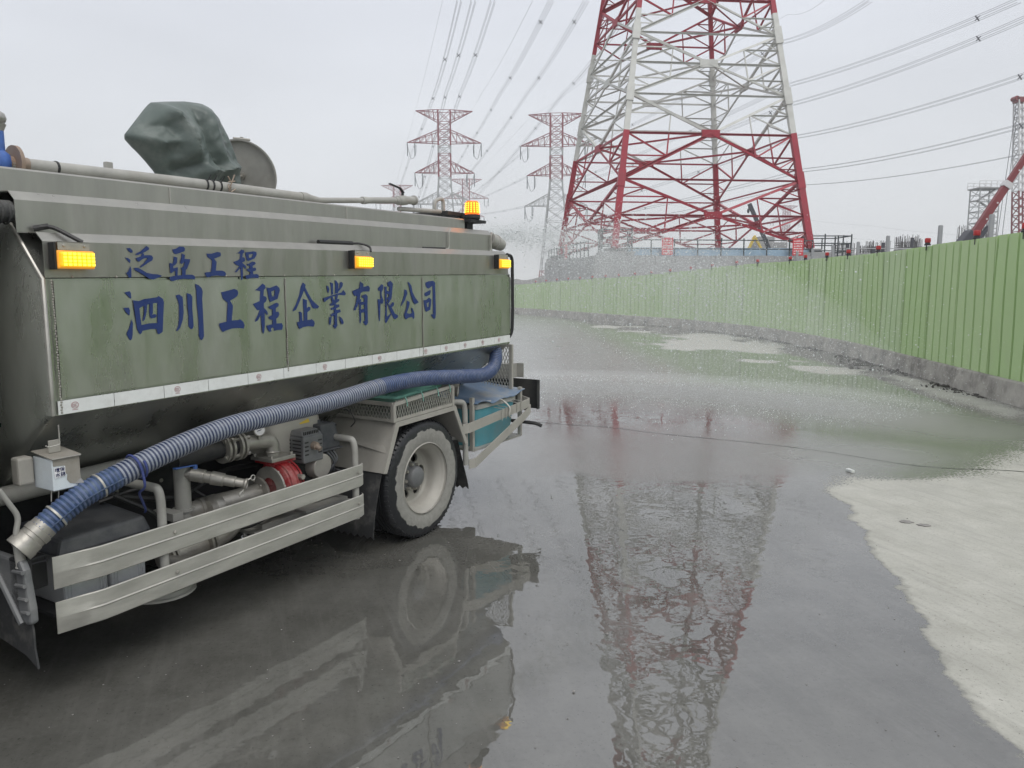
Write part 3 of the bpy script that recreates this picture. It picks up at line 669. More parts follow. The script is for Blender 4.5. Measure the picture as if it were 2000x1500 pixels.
lamp_ys = [11.72, 13.3, 15.45, 18.3, 20.35, 21.9, 23.6, 24.9, 27.6, 29.2, 31.2, 33.0, 34.6, 36.0, 37.3, 38.7, 40.0, 41.4, 42.8, 44.2, 45.6, 47.0, 48.4]
for i, y in enumerate(lamp_ys):
    s = fence_s(y); p, d = fence_at(s); nn = Vector((d.y, -d.x, 0))
    e_ = empty('warning_lamp', p + nn * .07 + Vector((0, 0, fence_top(s) + .012)), math.atan2(d.y, d.x))
    tag(e_, 'red warning lamp on the green fence, %s from the photo right edge' % ORD[i], 'warning lamp', 'warning lamps along the fence top')
    put('lamp_base', lbm, e_); put('lamp_lens', lrm, e_); put('clamp', lhm, e_)
post_ys = [(13.15, .40), (15.25, .38), (18.1, .36), (20.1, .34), (21.75, .34), (23.3, .32), (24.7, .3)]
for i, (y, up_) in enumerate(post_ys):
    s = fence_s(y); p, d = fence_at(s); nn = Vector((d.y, -d.x, 0))
    mb = MB(); h = fence_top(s) + up_
    mb.box((-.035, -.035, 0), (.035, .035, h)); mb.box((-.030, -.030, h), (.030, .030, h + .012)); mb.box((-.08, -.08, 0), (.08, .08, .012))
    o = mb.build('steel_post', M['post'], bevel=.004)
    o.location = p + nn * .20; o.rotation_euler = (R(random.uniform(-1, 1)), R(random.uniform(-1.2, 1.2)), math.atan2(d.y, d.x))
    tag(o, 'square grey steel post rising behind the green fence, %s from the right edge' % ORD[i], 'post', 'posts behind the fence')

# ------------------------------------------------------------------ concrete platform of the big pylon
PC = [Vector((5.4, 50.3, 0)), Vector((21.6, 51.9, 0)), Vector((19.5, 68.0, 0)), Vector((2.9, 66.3, 0))]
PZ = 3.82
plat = tag(empty('tower_platform', PC[0]), 'grey concrete retaining platform under the big red and white pylon', 'platform')
mb = MB(); mb.prism([p - PC[0] + Vector((0, 0, .0)) for p in PC], (0, 0, PZ - .05)); mb.build('platform_core', M['wall'], plat)
cen = sum(PC, Vector()) / 4
for a, b in ((0, 1), (3, 0), (1, 2)):
    A_, B_ = PC[a], PC[b]
    dd = (B_ - A_); n_ = int(dd.length / 1.35); dn = dd.normalized(); nn = Vector((dn.y, -dn.x, 0))
    if nn.dot(A_ - cen) < 0: nn = -nn
    for i in range(n_):
        p = A_ + dd * (i / n_) + dn * .015; q = A_ + dd * ((i + 1) / n_) - dn * .015
        jj = random.random() * .03
        mb = MB()
        mb.prism([p - PC[0] + nn * .002, q - PC[0] + nn * .002, q - PC[0] + nn * (.07 + jj), p - PC[0] + nn * (.07 + jj)], (0, 0, PZ + random.random() * .05))
        mb.build('wall_panel', M['wall'], plat)
TB_ = [Vector((6.96, 52.0, 0)), Vector((20.48, 53.2, 0)), Vector((17.69, 66, 0)), Vector((4.09, 64.7, 0))]
for q in TB_:
    mb = MB(); c = q - PC[0]
    mb.box((c.x - 1.15, c.y - 1.15, PZ - .3), (c.x + 1.15, c.y + 1.15, 4.12)); mb.box((c.x - .7, c.y - .7, 4.12), (c.x + .7, c.y + .7, 4.38))
    mb.build('footing', M['wall'], plat, bevel=.03)

def railing(name, pts, z0, h, label, step=1.5, mids=2):
    e_ = tag(empty(name, pts[0]), label, 'railing')
    for a, b in zip(pts, pts[1:]):
        L = (b - a).length; n_ = max(2, int(L / step))
        for i in range(n_ + 1):
            p = a.lerp(b, i / n_) - pts[0]
            mb = MB(); mb.tube([p + Vector((0, 0, z0)), p + Vector((random.uniform(-.03, .03), 0, z0 + h + random.uniform(0, .12)))], .045, 6)
            mb.build('post', M['railing'], e_)
        for k in range(mids):
            z = z0 + h * (k + 1) / mids - .04
            mb = MB(); mb.tube([a - pts[0] + Vector((0, 0, z)), b - pts[0] + Vector((0, 0, z))], .04, 6)
            mb.build('rail', M['railing'], e_)
    return e_
def inset(a, b, t, o):
    p = a.lerp(b, t); c = (cen - p); c.z = 0
    return p + c.normalized() * o
railing('platform_railing', [inset(PC[0], PC[1], .13, .25), inset(PC[0], PC[1], .93, .25)], PZ - .05, 1.15, 'dark pipe railing along the front edge of the pylon platform')
railing('platform_railing', [inset(PC[3], PC[0], .02, .25), inset(PC[3], PC[0], .86, .25)], PZ - .05, 1.15, 'dark pipe railing along the left edge of the pylon platform', 1.1)
for q, lab, c in ((TB_[0], 'dark scaffold cage around the near left foot of the big pylon', 1.0), (TB_[1] + Vector((1.3, .6, 0)), 'dark scaffold cage beside the right foot of the big pylon', 1.35)):
    railing('scaffold_cage', [q + Vector((-c, -c, 0)), q + Vector((c, -c, 0)), q + Vector((c, c, 0)), q + Vector((-c, c, 0)), q + Vector((-c, -c, 0))], PZ - .05 if q is not TB_[0] else 4.10, 1.5, lab, .9, 3)
# blue sheeting behind the rail, red boards on it
a, b = inset(PC[0], PC[1], .12, .62), inset(PC[0], PC[1], .94, .62)
mb = MB(); n_ = 26; d_ = (b - a)
for i in range(n_):
    p = d_ * (i / n_); q = d_ * ((i + 1) / n_); bu = .05 * (i % 2)
    mb.hexa([p + Vector((0, bu, 0)), q + Vector((0, .05 - bu, 0)), q + Vector((0, .07 - bu, 0)), p + Vector((0, bu + .02, 0)),
             p + Vector((0, bu, .62)), q + Vector((0, .05 - bu, .62)), q + Vector((0, .07 - bu, .62)), p + Vector((0, bu + .02, .62))])
o = mb.build('sheet_barrier', M['lightblue']); o.location = a + Vector((0, 0, PZ - .048))
tag(o, 'light blue sheet barrier behind the platform railing', 'barrier')
for k, (t_, ea, eb, lab) in enumerate(((.30, 0, 1, 'red notice board with white writing on the platform railing, middle one'), (.86, 0, 1, 'red notice board with white writing on the platform railing near the right foot'), (.45, 3, 0, 'narrow red notice board on the left side railing of the platform'))):
    p = inset(PC[ea], PC[eb], t_, .12)
    dn = (PC[eb] - PC[ea]).normalized(); e_ = empty('notice_board', p + Vector((0, 0, PZ)), math.atan2(dn.y, dn.x))
    tag(e_, lab, 'notice board')
    MB().box((-.38, -.02, .06), (.38, .02, 1.2)).build('board', M['sign_red'], e_, bevel=.01)
    for r_ in range(6):
        x = -.30
        while x < .27:
            w_ = random.uniform(.05, .11); MB().box((x, -.026, .16 + r_ * .165), (min(x + w_, .31), -.021, .16 + r_ * .165 + random.uniform(.05, .09))).build('writing', M['sign_white'], e_); x += w_ + random.uniform(.025, .06)

# ------------------------------------------------------------------ big pylon
Q1 = [Vector((7.54, 52.0, 12.1)), Vector((19.19, 53.2, 12.1)), Vector((17.25, 66, 12.1)), Vector((5.18, 64.7, 12.1))]
TC = sum(Q1, Vector()) / 4
def tscale(z):
    return 1.16 - .02246 * (z - 4.38) if z < 37 else max(.4275 - (z - 37) * .006, .2)
def tcorner(i, z):
    v = (Q1[i] - TC) * tscale(z); return Vector((TC.x + v.x, TC.y + v.y, z))
def tcol(z):
    return M['tower_red'] if (z < 12.15 or 20.2 < z < 28.5 or 37 < z < 45 or z > 53) else M['tower_white']
big = empty('transmission_tower', (TC.x, TC.y, 4.38))
tag(big, 'huge red and white lattice pylon whose lower half fills the centre right', 'pylon')
def rel(p): return p - Vector((TC.x, TC.y, 4.38))
def member(name, p, q, w, t=None, col=None, up=None):
    mb = MB(); c = (p + q) / 2
    mb.angle(rel(p), rel(q), w, t or w * .16, up or (c - Vector((TC.x, TC.y, c.z))))
    return mb.build(name, col or tcol(c.z), big)
Hs = [6.55, 12.0, 16.7, 21.0, 25.6, 30.5, 35.5]
Ns = [4.38, 8.93, 14.6, 18.7, 23.3, 28.0, 33.0, 38.0]
cuts = sorted([4.38, 8.93, 12.1, 16.7, 20.2, 24.4, 28.5, 33, 37])
for i in range(4):
    for a, b in zip(cuts, cuts[1:]):
        w = .42 - (a - 4.38) * .0065
        p, q = tcorner(i, a), tcorner(i, b)
        mb = MB(); mb.beam(rel(p), rel(q), w, w, (tcorner(i, a) - tcorner((i + 1) % 4, a)))
        mb.build('leg', tcol((a + b) / 2), big)
    # splice plates
    for z in (8.93, 14.6, 18.7):
        p, q = tcorner(i, z - .55), tcorner(i, z + .55)
        mb = MB(); mb.beam(rel(p), rel(q), .49, .49, (tcorner(i, z) - tcorner((i + 1) % 4, z)))
        mb.build('splice_plate', tcol(z), big)
upper = MB(); upper_w = MB()
def upmember(p, q, w):
    z = (p.z + q.z) / 2
    (upper if tcol(z) is M['tower_red'] else upper_w).angle(rel(p), rel(q), w, w * .16, (p + q) / 2 - Vector((TC.x, TC.y, z)))
for f in range(4):
    g = (f + 1) % 4
    for zn in Ns[1:4]:
        member('tie_beam', tcorner(f, zn), tcorner(g, zn), .12)
    for c, zh in enumerate(Hs):
        A_, B_ = tcorner(f, zh), tcorner(g, zh); Mx = (A_ + B_) / 2
        lo, hi = Ns[c], Ns[c + 1]
        vis = zh < 24
        mk = (lambda nm, p, q, w: member(nm, p, q, w)) if vis else (lambda nm, p, q, w: upmember(p, q, w))
        hw_ = .135 if vis else .24
        mk('horizontal_beam', A_, Mx, hw_); mk('horizontal_beam', Mx, B_, hw_)
        # lower chevron (down to legs) and upper chevron (up to legs)
        for corner in (f, g):
            dl, du = tcorner(corner, lo), tcorner(corner, hi)
            lw = (.175 if c < 2 else .155) if vis else .26
            mk('diagonal_brace', Mx, dl, lw); mk('diagonal_brace', Mx, du, lw)
            K0 = tcorner(corner, zh)
            m1 = Mx.lerp(dl, .5); m2 = Mx.lerp(du, .5)
            hz1 = tcorner(corner, m1.z); hz2 = tcorner(corner, m2.z)
            mk('redundant_brace', m1, hz1, .095); mk('redundant_brace', m2, hz2, .095)
            mk('redundant_brace', m1, K0, .11); mk('redundant_brace', m2, K0, .095)
            mk('secondary_brace', Mx.lerp(dl, .75), hz1, .075); mk('secondary_brace', Mx.lerp(du, .75), hz2, .075)
            mk('secondary_brace', Mx.lerp(dl, .75), tcorner(corner, Mx.lerp(dl, .75).z), .07); mk('secondary_brace', Mx.lerp(du, .75), tcorner(corner, Mx.lerp(du, .75).z), .07)
            if c < 7:
                mk('redundant_brace', m1, Mx.lerp(K0, .5), .09); mk('redundant_brace', m2, Mx.lerp(K0, .5), .09)
        if vis:
            dn = (B_ - A_).normalized(); up_ = Vector((0, 0, 1)); nn = dn.cross(up_)
            mb = MB(); mb.hexa([rel(Mx) + dn * sx * .62 + up_ * sz * .25 + nn * sn * .09 for sz in (-1, 1) for (sx, sn) in ((-1, -1), (1, -1), (1, 1), (-1, 1))])
            mb.build('gusset_plate', tcol(zh), big)
# plan bracing inside
for zh in Hs[:4]:
    ms = [(tcorner(f, zh) + tcorner((f + 1) % 4, zh)) / 2 for f in range(4)]
    for f in range(4):
        member('plan_brace', ms[f], ms[(f + 1) % 4], .13, up=(0, 0, 1))
z = 37.0
levels = [37, 40.5, 44, 47.5, 51, 54.5, 58, 61]
for a, b in zip(levels, levels[1:]):
    for f in range(4):
        g = (f + 1) % 4
        upmember(tcorner(f, a), tcorner(f, b), .45)
        upmember(tcorner(f, a), tcorner(g, b), .24); upmember(tcorner(g, a), tcorner(f, b), .24); upmember(tcorner(f, b), tcorner(g, b), .24)
tag(upper.build('upper_lattice', M['tower_red'], big), kind='stuff')
tag(upper_w.build('upper_lattice', M['tower_white'], big), kind='stuff')
armd = (Q1[0] - Q1[1]).normalized()
for zc, ln in ((44, 10.5), (51, 9), (58, 9.5)):
    for sgn, (ca, cb) in ((1, (0, 3)), (-1, (1, 2))):
        mb = MB(); tip = Vector((TC.x, TC.y, zc + .2)) + armd * sgn * ln
        for c_ in (ca, cb):
            p0, p1 = tcorner(c_, zc), tcorner(c_, zc + 2.6)
            mb.angle(rel(p0), rel(tip), .2, .04); mb.angle(rel(p1), rel(tip), .2, .04)
            for t in (.2, .4, .6, .8):
                mb.angle(rel(p0.lerp(tip, t)), rel(p1.lerp(tip, t)), .1, .03); mb.angle(rel(p0.lerp(tip, t)), rel(p1.lerp(tip, t - .2)), .1, .03)
        mb.build('crossarm', M['tower_red'], big)

# ------------------------------------------------------------------ far pylons
def far_tower(loc, Ht, rz, label, arms, detail=1.0, t=.2, red0=.0, basew=9.5):
    e_ = tag(empty('transmission_tower', loc, rz), label, 'pylon', 'far pylons of the power line')
    red, wht, arm = MB(), MB(), None
    wz = lambda z: (basew + (3.9 - basew) * min(z / (Ht * .62), 1)) / 2
    cor = lambda i, z: Vector(((-1, 1, 1, -1)[i] * wz(z), (-1, -1, 1, 1)[i] * wz(z), z))
    def isred(z):
        return z < Ht * .16 or any(abs(z - (a[0] + a[2] * .5)) < a[2] * .8 + .8 and a[3] for a in arms) or z > arms[0][0]
    zs = [0]; 
    while zs[-1] < Ht - 2:
        zs.append(zs[-1] + max(wz(zs[-1]) * 1.25, 2.4) / detail)
    zs[-1] = Ht
    for a, b in zip(zs, zs[1:]):
        mbx = red if isred((a + b) / 2) else wht
        for f in range(4):
            g = (f + 1) % 4
            mbx.beam(cor(f, a), cor(f, b), t * 1.9)
            mbx.beam(cor(f, a), cor(g, b), t * .75); mbx.beam(cor(g, a), cor(f, b), t * .75); mbx.beam(cor(f, b), cor(g, b), t * .75)
    tag(red.build('red_lattice', M['far_red'], e_, fix=False), kind='stuff')
    tag(wht.build('white_lattice', M['far_white'], e_, fix=False), kind='stuff')
    for (za, half, hh, rd, flip) in arms:
        for sg in (-1, 1):
            mb = MB(); tip = Vector((sg * half, 0, za + (hh if flip else 0)))
            cs = (0, 3) if sg < 0 else (1, 2)
            for c in cs:
                p0, p1 = cor(c, za), cor(c, min(za + hh, Ht))
                mb.beam(p0, tip, t * 1.1); mb.beam(p1, tip, t * 1.1)
                nn_ = 5
                for k in range(1, nn_):
                    mb.beam(p0.lerp(tip, k / nn_), p1.lerp(tip, k / nn_), t * .6); mb.beam(p0.lerp(tip, k / nn_), p1.lerp(tip, (k - 1) / nn_), t * .6)
            for k in range(1, 5):
                mb.beam(cor(cs[0], za).lerp(tip, k / 5), cor(cs[1], za).lerp(tip, k / 5), t * .6)
            mb.build('crossarm', M['far_red'] if rd else M['far_white'], e_, fix=False)
            if not flip:
                for off in (.0, -2.6):
                    x = sg * (half - .5 + (off if sg > 0 else off)) if False else sg * (half + off * .9)
                    mi = MB(); mi.tube([(x, -.1, za - .2), (x, -.1, za - 4.2)], .16, 6)
                    mi.build('insulator_string', M['insul'], e_)
                mi = MB(); mi.tube(smoothpath([(sg * half, -2.4, za - .3), (sg * (half - .6), -1.8, za - 3.2), (sg * (half - 1.3), 0, za - 5.0), (sg * (half - 2.4), 1.5, za - 3.4), (sg * (half - 2.6), 2.2, za - .4)], 5), .07, 4)
                mi.build('jumper_loop', M['wire'], e_)
    return e_
A1 = lambda s=1: [(46.4 * s, 11.5 * s, 3.6 * s, True, False), (37.2 * s, 9.3 * s, 3.4 * s, True, False), (27.6 * s, 10.0 * s, 3.6 * s, False, False)]
def arms_for(Ht): return [(Ht - 3.3, 9, 3.3, True, True)] + A1(Ht / 56)
far_tower((-21.6, 250, 0), 57.2, R(3), 'far red and white pylon standing above the rear of the truck, left of the pair', arms_for(57.2))
far_tower((14.2, 250, 0), 56.2, R(-6), 'far red and white pylon just left of the huge pylon, seen down to its foot', arms_for(56.2), basew=11)
far_tower((-65.2, 440, 0), 58.7, R(0), 'small distant pylon whose top shows behind the pipe valve on the truck', arms_for(58.7))
far_tower((-26.1, 440, 0), 62.1, R(0), 'small distant pylon showing right behind the left far pylon', arms_for(62.1))
far_tower((206, 580, 0), 62, R(10), 'faint distant pylon seen between the legs of the huge pylon on the right', arms_for(62))
far_tower((282, 420, 0), 29, R(10), 'faint low distant pylon at the right edge behind the cranes', arms_for(29), t=.2)

# ------------------------------------------------------------------ conductors
def bundle(name, label, pts, n=4, gap=.42, r=.028, sp=45, sag=0, group='overhead power lines'):
    e_ = tag(empty(name, pts[0]), label, 'power line', group)
    P = [Vector(p) for p in pts]
    path = []
    for a, b in zip(P, P[1:]):
        for k in range(14):
            t = k / 14; q = a.lerp(b, t); q.z -= sag * 4 * t * (1 - t); path.append(q)
    path.append(P[-1])
    offs = [(0, 0)] if n == 1 else ([(-.5, 0), (.5, 0)] if n == 2 else [(-.5, -.5), (.5, -.5), (.5, .5), (-.5, .5)])
    side = (P[-1] - P[0]).cross(Vector((0, 0, 1))).normalized()
    for ox, oz in offs:
        mb = MB(); mb.tube([q - P[0] + side * ox * gap + Vector((0, 0, oz * gap)) for q in path], r, 5)
        mb.build('conductor', M['wire'], e_)
    if n > 1:
        L = 0; nxt = sp * .4
        for a, b in zip(path, path[1:]):
            l = (b - a).length
            while L + l > nxt:
                q = a.lerp(b, (nxt - L) / l) - P[0]; nxt += sp
                mb = MB()
                if n == 4:
                    mb.beam(q + side * .36 * gap * 1.6 + Vector((0, 0, .36 * gap * 1.6)), q - side * .36 * gap * 1.6 - Vector((0, 0, .36 * gap * 1.6)), .09)
                    mb.beam(q + side * .36 * gap * 1.6 - Vector((0, 0, .36 * gap * 1.6)), q - side * .36 * gap * 1.6 + Vector((0, 0, .36 * gap * 1.6)), .09)
                else:
                    mb.beam(q + side * .6 * gap, q - side * .6 * gap, .07)
                mb.build('spacer', M['wire'], e_)
            L += l
    return e_
WIRES = [
 ('thin earth wire rising from the top of the left far pylon, leftmost line', [(-82.6, 440.0, 1.8), (-30.8, 250.0, 57.2), (-10.4, 120.0, 44.4)], 1),
 ('bundled conductors rising left of the left far pylon, nearest its top arm tip', [(-72.9, 430.0, 27.3), (-32.3, 250.0, 44.1), (-14.6, 150.0, 38.5), (-5.9, 90.0, 33.8)], 4),
 ('bundled conductors rising over the left far pylon, second from its left', [(-60.1, 430.0, 27.3), (-29.2, 250.0, 32.9), (-12.5, 150.0, 38.5), (-4.3, 90.0, 33.8)], 4),
 ('bundled conductors rising over the left far pylon, third from its left', [(-57.1, 430.0, 30.1), (-26.7, 250.0, 36.1), (-9.7, 150.0, 38.5), (-2.1, 90.0, 33.8)], 4),
 ('thin earth wire rising to the right from the top of the left far pylon', [(-38.6, 420.0, 70.1), (-13.5, 250.0, 57.2), (-7.0, 180.0, 45.5), (2.6, 100.0, 37.3)], 1),
 ('bundled conductors rising right from the upper right arm of the left far pylon', [(-33.2, 420.0, 62.1), (-13.9, 250.0, 46.8), (-2.3, 160.0, 40.9), (4.7, 95.0, 35.6)], 4),
 ('bundled conductors rising right from the middle right arm of the left far pylon', [(-30.5, 420.0, 51.3), (-12.8, 250.0, 39.0), (3.2, 160.0, 40.9), (8.9, 95.0, 35.6)], 4),
 ('bundled conductors rising right from the lower right arm of the left far pylon', [(-33.4, 420.0, 40.4), (-11.6, 250.0, 30.5), (10.6, 160.0, 40.9), (13.1, 95.0, 33.2)], 4),
 ('thin earth wire running to the upper left arm tip of the right far pylon', [(-27.6, 440.0, 57.9), (6.5, 250.0, 56.1), (14.6, 150.0, 41.3), (15.9, 95.0, 32.1)], 1),
 ('bundled conductors sagging from the upper left arm of the right far pylon', [(-29.1, 440.0, 49.4), (4.9, 250.0, 45.7)], 4),
 ('bundled conductors sagging from the middle left arm of the right far pylon', [(-24.7, 440.0, 49.4), (4.9, 250.0, 36.9)], 4),
 ('bundled conductors sagging from the lower left arm of the right far pylon', [(-20.4, 440.0, 42.8), (5.0, 250.0, 27.7)], 4),
 ('thin earth wire crossing the top right corner of the sky', [(21.2, 250.0, 54.8), (41.5, 120.0, 42.4), (39.0, 100.0, 37.3)], 1),
 ('topmost bundled conductors right of the huge pylon', [(24.6, 250.0, 46.5), (39.2, 115.0, 36.9), (40.3, 90.0, 33.8)], 4),
 ('second bundled conductors from the top, right of the huge pylon', [(23.0, 250.0, 36.9), (42.4, 120.0, 32.3), (50.7, 80.0, 30.2)], 4),
 ('third bundled conductors from the top, right of the huge pylon', [(23.9, 250.0, 35.8), (41.0, 115.0, 28.3), (51.8, 80.0, 28.6)], 4),
 ('fourth bundled conductors from the top, right of the huge pylon', [(25.6, 250.0, 28.0), (43.8, 120.0, 24.6), (55.6, 85.0, 24.5)], 4),
 ('fifth bundled conductors from the top, passing the lattice crane', [(26.5, 250.0, 24.0), (45.0, 120.0, 19.6), (56.0, 85.0, 19.3)], 4),
 ('lowest bundled conductors right of the huge pylon, meeting the red boom', [(26.5, 250.0, 21.5), (49.0, 130.0, 18.7), (59.6, 90.0, 17.1)], 2),
 ('faint distant twin line low over the rebar, upper one', [(207.8, 560.0, 50.8), (232.2, 500.0, 41.0), (248.4, 420.0, 29.5)], 2),
 ('faint distant twin line low over the rebar, lower one', [(208.3, 560.0, 41.3), (232.7, 500.0, 32.1), (248.8, 420.0, 24.0)], 2),
]
for lab_, pts_, n_ in WIRES:
    bundle('power_line', lab_, pts_, n_, gap=.45 if 'distant' not in lab_ else 1.6, r=.020 if n_ > 1 else .016, sp=38, sag=.6)

# ------------------------------------------------------------------ building site behind the fence
def lattice_boom(mb, p, q, w0, w1, n, t, mats=(0, 0)):
    p, q = Vector(p), Vector(q); d = (q - p).normalized()
    x = d.cross(Vector((0, 1, 0))).normalized(); y = d.cross(x).normalized()
    def c(i, k):
        u = i / n; w = w0 + (w1 - w0) * u
        return p.lerp(q, u) + x * ((-1, 1, 1, -1)[k] * w / 2) + y * ((-1, -1, 1, 1)[k] * w / 2)
    for i in range(n):
        mi = mats[int(i / n * len(mats)) % len(mats)]
        for k in range(4):
            k2 = (k + 1) % 4
            mb.beam(c(i, k), c(i + 1, k), t * 1.5, mi=mi); mb.beam(c(i, k), c(i + 1, k2), t, mi=mi); mb.beam(c(i, k), c(i, k2), t, mi=mi)
# telescopic crane boom
tc = tag(empty('telescopic_crane', (36.2, 62, 0)), 'dark red telescopic crane boom leaning up to the right behind the fence', 'crane')
mb = MB(); mb.beam((.77, 0, 5.7), (3.3, 0, 9.9), .46, .56); mb.build('boom_section', M['crane_red'], tc, bevel=.05)
mb = MB(); mb.beam((3.25, 0, 9.8), (6.6, 0, 15.4), .36, .44); mb.build('boom_section', M['crane_red'], tc, bevel=.04)
mb = MB(); mb.beam((3.15, -.02, 9.65), (3.4, -.02, 10.05), .56, .66); mb.build('collar', M['crane_white'], tc)
mb = MB(); mb.beam((-.9, 0, 3.6), (.9, 0, 6.0), 1.0, 1.1); mb.beam((.3, -.3, 4.2), (1.9, -.3, 6.6), .28); mb.build('boom_foot', M['crane_dark'], tc, bevel=.05)
mb = MB(); mb.box((-3.5, -1.3, .9), (2.2, 1.3, 1.6)); mb.box((-2.8, -1.2, 1.6), (.6, 1.2, 3.7)); mb.build('carrier', M['crane_red'], tc, bevel=.06)
for x in (-2.8, -1.4, 1.2):
    for y in (-1.35, 1.05):
        mb = MB(); mb.lathe([(0, 0), (.5, 0), (.55, .05), (.55, .25), (.5, .3), (0, .3)], (x, y, .55), (0, 1, 0), 18); mb.build('wheel', M['rubber'], tc, 30)
for i in range(7):
    t = .15 + i * .13
    mb = MB(); c = Vector((.77, 0, 5.7)).lerp(Vector((6.6, 0, 15.4)), t); mb.lathe([(0, 0), (.07, 0), (.07, .03), (0, .03)], c + Vector((.02, -.42, .0)), (0, 1, 0), 10); mb.build('reflector', M['crane_white'], tc)
# lattice crawler crane at the right edge
lc = tag(empty('lattice_crane', (78.5, 120, 0)), 'tall red and white lattice crane boom at the right edge of the photo', 'crane')
mb = MB(); lattice_boom(mb, (1.3, 0, 3.0), (-1.0, 0, 30.0), 1.9, 1.3, 22, .11, (0, 0, 1, 1))
tag(mb.build('boom', [M['crane_red'], M['crane_white']], lc, fix=False), kind='stuff')
mb = MB(); mb.box((-1.9, -.6, 29.6), (-.1, .6, 30.4)); mb.tube([(-1.9, -.6, 30.2), (-1.9, .6, 30.2)], .35, 10); mb.build('boom_head', M['crane_red'], lc, bevel=.05)
for x0, x1 in ((-1.6, -3.1), (-1.3, -2.3)):
    mb = MB(); mb.tube([(x0, 0, 29.6), (x1, 0, 6.5)], .045, 5); mb.build('hoist_rope', M['wire'], lc)
mb = MB(); mb.box((-1.5, -1.8, .2), (6.5, -1.0, 1.4)); mb.box((-1.5, 1.0, .2), (6.5, 1.8, 1.4)); mb.build('crawler_track', M['crane_dark'], lc, bevel=.2)
mb = MB(); mb.box((.2, -1.3, 1.4), (6.8, 1.3, 4.2)); mb.build('machine_house', M['crane_red'], lc, bevel=.1)
# scaffold stair tower
sc = tag(empty('scaffold_tower', (85.3, 140, 0)), 'grey scaffold stair tower with a railed top platform beside the red crane boom', 'scaffold')
for x in (-1.75, 1.75):
    for y in (-1.5, 1.5):
        mb = MB(); mb.tube([(x, y, 0), (x, y, 19.3)], .11, 6); mb.build('standard', M['far_white'], sc)
for k in range(10):
    z = 1.2 + k * 2.0
    mb = MB()
    for a, b in (((-1.75, -1.5), (1.75, -1.5)), ((1.75, -1.5), (1.75, 1.5)), ((1.75, 1.5), (-1.75, 1.5)), ((-1.75, 1.5), (-1.75, -1.5))):
        mb.tube([(*a, z), (*b, z)], .09, 5); mb.tube([(*a, z - 1), (*b, z - 1)], .05, 5)
        mb.tube([(*a, z - 2), (*b, z)], .05, 5)
    mb.build('ledger_frame', M['far_white'], sc)
    mb = MB(); s_ = 1 if k % 2 else -1
    mb.beam((-1.6 * s_, -.6, z - 2), (1.6 * s_, -.6, z), .7, .12); mb.build('stair_flight', M['far_concrete'], sc)
mb = MB(); mb.box((-2.1, -1.8, 19.2), (2.1, 1.8, 19.4)); mb.build('deck', M['far_concrete'], sc)
for y in (-1.8, 1.8):
    mb = MB()
    for x in (-2.1, -1, 0, 1, 2.1): mb.tube([(x, y, 19.4), (x, y, 20.5)], .05, 5)
    for z in (19.95, 20.5): mb.tube([(-2.1, y, z), (2.1, y, z)], .05, 5)
    mb.build('top_railing', M['crane_white'], sc)
# columns with starter bars
cols = [(36.6, 85, 5.3, 1.9, 1.3), (39.0, 84, 5.2, 1.6, 1.0), (40.9, 86, 5.5, 2.0, 1.3), (43.6, 85, 5.9, 1.9, 1.4), (45.6, 88, 5.6, 1.9, 1.5), (50.8, 85, 6.6, 2.4, 1.8), (57.5, 84, 6.6, 2.3, 1.9)]
for i, (x, y, z, w_, hb) in enumerate(cols):
    e_ = tag(empty('rebar_column', (x, y, 0)), 'unfinished concrete column with upright rebar bristling from it, %s from the huge pylon' % ORD[i], 'rebar column', 'columns with starter bars behind the fence')
    mb = MB(); mb.box((-w_ / 2, -w_ / 2, 0), (w_ / 2, w_ / 2, z)); mb.build('concrete_base', M['far_concrete'], e_, bevel=.04)
    mb = MB()
    for k in range(9):
        for l in range(9):
            if 0 < k < 8 and 0 < l < 8: continue
            h = hb * (1 + random.uniform(-.12, .12)); jx, jy = random.uniform(-.08, .08), random.uniform(-.05, .05)
            px_, py_ = (k / 8 - .5) * w_ * .92, (l / 8 - .5) * w_ * .92
            mb.tube([(px_, py_, z - .1), (px_ + jx, py_ + jy, z + h)], .028, 4)
    for k in range(3):
        zz = z + .2 + k * .25
        for a, b in (((-1, -1), (1, -1)), ((1, -1), (1, 1)), ((1, 1), (-1, 1)), ((-1, 1), (-1, -1))):
            mb.tube([(a[0] * w_ * .46, a[1] * w_ * .46, zz), (b[0] * w_ * .46, b[1] * w_ * .46, zz)], .02, 4)
    tag(mb.build('rebar_cage', M['rebar'], e_, fix=False), kind='stuff')
    mb = MB(); mb.box((-.14, -w_ / 2 - .3, 0), (.14, -w_ / 2 - .05, z + hb * .85)); mb.build('formwork_post', M['crane_dark'], e_)
dk = tag(empty('site_deck', (34, 78, 0)), 'long dark scaffold deck running behind the green fence below the rebar', 'deck')
mb = MB(); mb.box((0, 0, 4.55), (12, 3, 4.75)); mb.build('deck_board', M['rebar'], dk)
for x in range(0, 13, 2):
    mb = MB(); mb.tube([(x, .1, 0), (x, .1, 5.7)], .05, 5); mb.build('standard', M['post'], dk)
for z in (5.1, 5.65):
    mb = MB(); mb.tube([(0, .1, z), (12, .1, z)], .045, 5); mb.build('rail', M['post'], dk)
